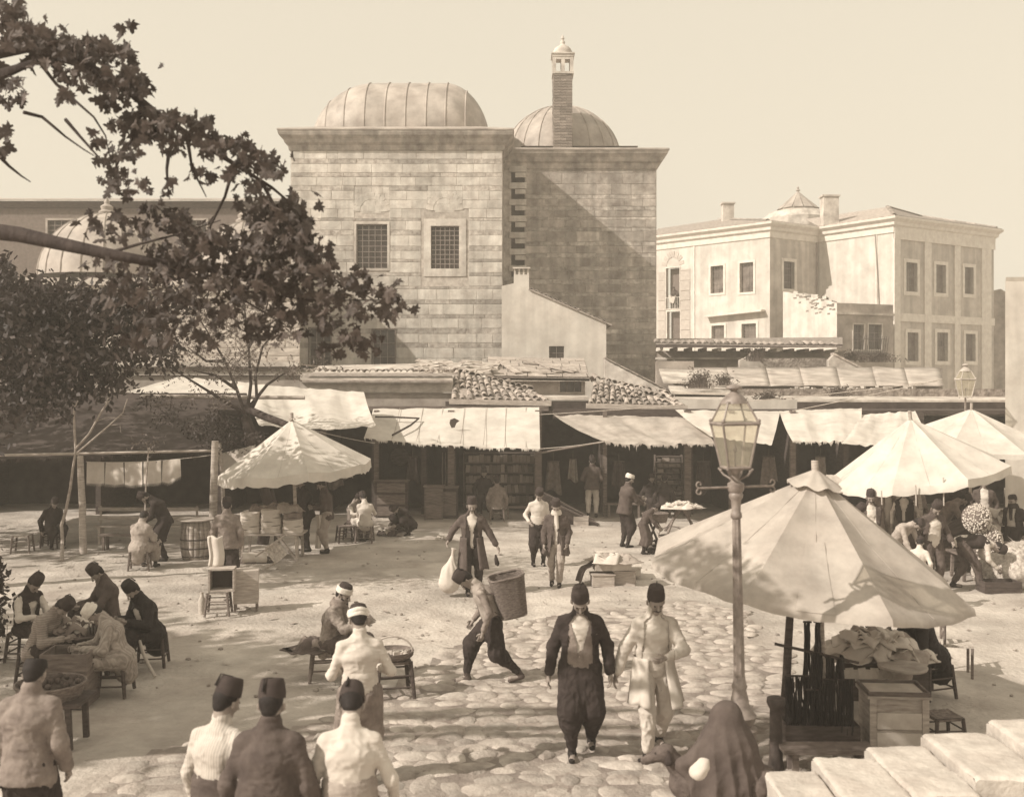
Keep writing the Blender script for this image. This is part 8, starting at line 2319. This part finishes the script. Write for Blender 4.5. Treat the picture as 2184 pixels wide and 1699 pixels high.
V_, Q_ = surf([cap((-.02, 0, -.02), (.02, 0, .03), .065, .055), cap((.02, 0, .05), (.05, 0, .06), .03, .02)], .01, .02); V_ += normals_of(V_, Q_) * (hashnoise(V_ * 22, 3) * .008)[:, None]; link('cloth', np_mesh('cloth', V_, Q_, M_SHIRT), q_)
# dog: standing, head to the left
dg = at(1497, 8.75); dg.z += 0.0
DG = thing('dog', 'brown dog with drooping ears standing before the cloaked woman, head to the left', 'dog', tuple(dg), 0)
S_ = lambda x, y_, z_: (x, y_, z_)
pr = [cap(S_(-.08, 0, .50), S_(.45, .05, .50), .125, .115), cap(S_(-.12, 0, .46), S_(.0, 0, .44), .13, .14), cap(S_(.1, .02, .47), S_(.42, .05, .52), .12, .09),
      cap(S_(-.14, 0, .54), S_(-.26, -.02, .68), .085, .065), cap(S_(-.27, -.02, .70), S_(-.31, -.02, .69), .066, .062), cap(S_(-.34, -.02, .675), S_(-.44, -.03, .63), .042, .026), cap(S_(-.34, -.02, .66), S_(-.42, -.03, .615), .03, .02),
      cap(S_(-.10, -.08, .42), S_(-.12, -.085, .22), .055, .032), cap(S_(-.12, -.085, .22), S_(-.11, -.085, .05), .03, .024), cap(S_(-.11, -.085, .03), S_(-.15, -.085, .025), .028),
      cap(S_(-.08, .08, .42), S_(-.07, .085, .22), .055, .032), cap(S_(-.07, .085, .22), S_(-.08, .085, .05), .03, .024), cap(S_(-.08, .085, .03), S_(-.12, .085, .025), .028),
      cap(S_(.42, -.04, .46), S_(.38, -.05, .28), .085, .045), cap(S_(.38, -.05, .28), S_(.48, -.05, .19), .04, .025), cap(S_(.48, -.05, .19), S_(.46, -.05, .04), .025, .022), cap(S_(.46, -.05, .025), S_(.42, -.05, .02), .026),
      cap(S_(.44, .13, .46), S_(.44, .13, .28), .085, .045), cap(S_(.44, .13, .28), S_(.54, .13, .19), .04, .025), cap(S_(.54, .13, .19), S_(.52, .13, .04), .025, .022), cap(S_(.52, .13, .025), S_(.48, .13, .02), .026),
      cap(S_(.52, .05, .54), S_(.68, .06, .42), .03, .02), cap(S_(.68, .06, .42), S_(.74, .06, .28), .02, .012)]
V_, Q_ = surf(pr, .011, .03); V_ = relax(V_, Q_, 1); V_ += normals_of(V_, Q_) * (hashnoise(V_ * 40, 3) * .004)[:, None]
M_DOG = mat('dog_fur', .10, .9, .25, 14, .5, 60); link('body', np_mesh('body', V_, Q_, M_DOG), DG)
for s_ in (-1, 1):
    V_, Q_ = surf([cap((-.255, -.02 + s_ * .055, .715), (-.25, -.02 + s_ * .085, .65), .024, .03, (0, 1, 0), .5)], .008, .01); link('ear', np_mesh('ear', V_, Q_, M_DCLOTH), DG)
    mb = MB(); mb.ball((-.345, -.02 + s_ * .042, .70), .011, 8, 6); mb.build('eye', M_HAIR, DG, True)
mb = MB(); mb.ball((-.468, -.03, .628), .016, 8, 6); mb.build('nose', M_HAIR, DG, True)
DG.rotation_euler = (0, 0, math.radians(-8)); DG.scale = (1.12, 1.12, 1.08)
P_('man in pale shirt and dark vest half hidden under the right umbrella', 1930, 22.6, -30, 1.70, top_m=M_CREAM, legs_m=M_BCLOTH, vest=M_DCLOTH, nod=20, face=None)
P_('stooping man in a grey jacket sorting goods behind the tilted trays', 2010, 23.0, 70, 1.70, coat='closed', coat_m=M_GCLOTH, legs_m=M_DCLOTH, lean=30, hunch=18, nod=18, wl=(.15, -.5, .8), wr=(-.15, -.5, .8), face=None)
P_('man in a dark jacket standing deep in the shade behind the nets of nuts', 2098, 24.6, -20, 1.72, coat='jacket', coat_m=M_BCLOTH, legs_m=M_DCLOTH, face=None)
# scraps of straw, rag and paper trodden into the earth
mb = MB()
for i in range(150):
    px_ = random.uniform(380, 1650); py_ = random.uniform(1120, 1420); g = G(px_, py_)
    a = random.uniform(0, 3.14); l_, w_ = random.uniform(.03, .13), random.uniform(.015, .05); n_ = 5
    pts_ = [(g.x + l_ * math.cos(2 * PI * k / n_) * random.uniform(.6, 1.1) * math.cos(a) - w_ * math.sin(2 * PI * k / n_) * math.sin(a), g.y + l_ * math.cos(2 * PI * k / n_) * math.sin(a) + w_ * math.sin(2 * PI * k / n_) * math.cos(a), g.z + .014 + random.uniform(0, .02)) for k in range(n_)]
    mb.add(pts_, [tuple(range(n_))])
o = mb.build('litter', M_TCLOTH, None); setp(o, 'scraps of rag and straw trodden into the earth', kind='stuff')
# ------------------------------------------------------------------ thin warm dust haze in the air
hz = MB().box((2, 44, 11.5), (90, 96, 25))
ho = hz.build('haze', M_DIRT, None); ho['kind'] = 'stuff'; ho['label'] = 'thin pale dust haze over the market square'
ho.data.materials.clear()
hm = bpy.data.materials.new('haze'); hm.use_nodes = True
HN, HL = hm.node_tree.nodes, hm.node_tree.links; HN.clear()
hout = HN.new('ShaderNodeOutputMaterial'); hv = HN.new('ShaderNodeVolumePrincipled')
hv.inputs['Color'].default_value = (0.95, 0.88, 0.78, 1); hv.inputs['Density'].default_value = 0.0034; hv.inputs['Anisotropy'].default_value = 0.0
HL.new(hv.outputs[0], hout.inputs['Volume']); ho.data.materials.append(hm)
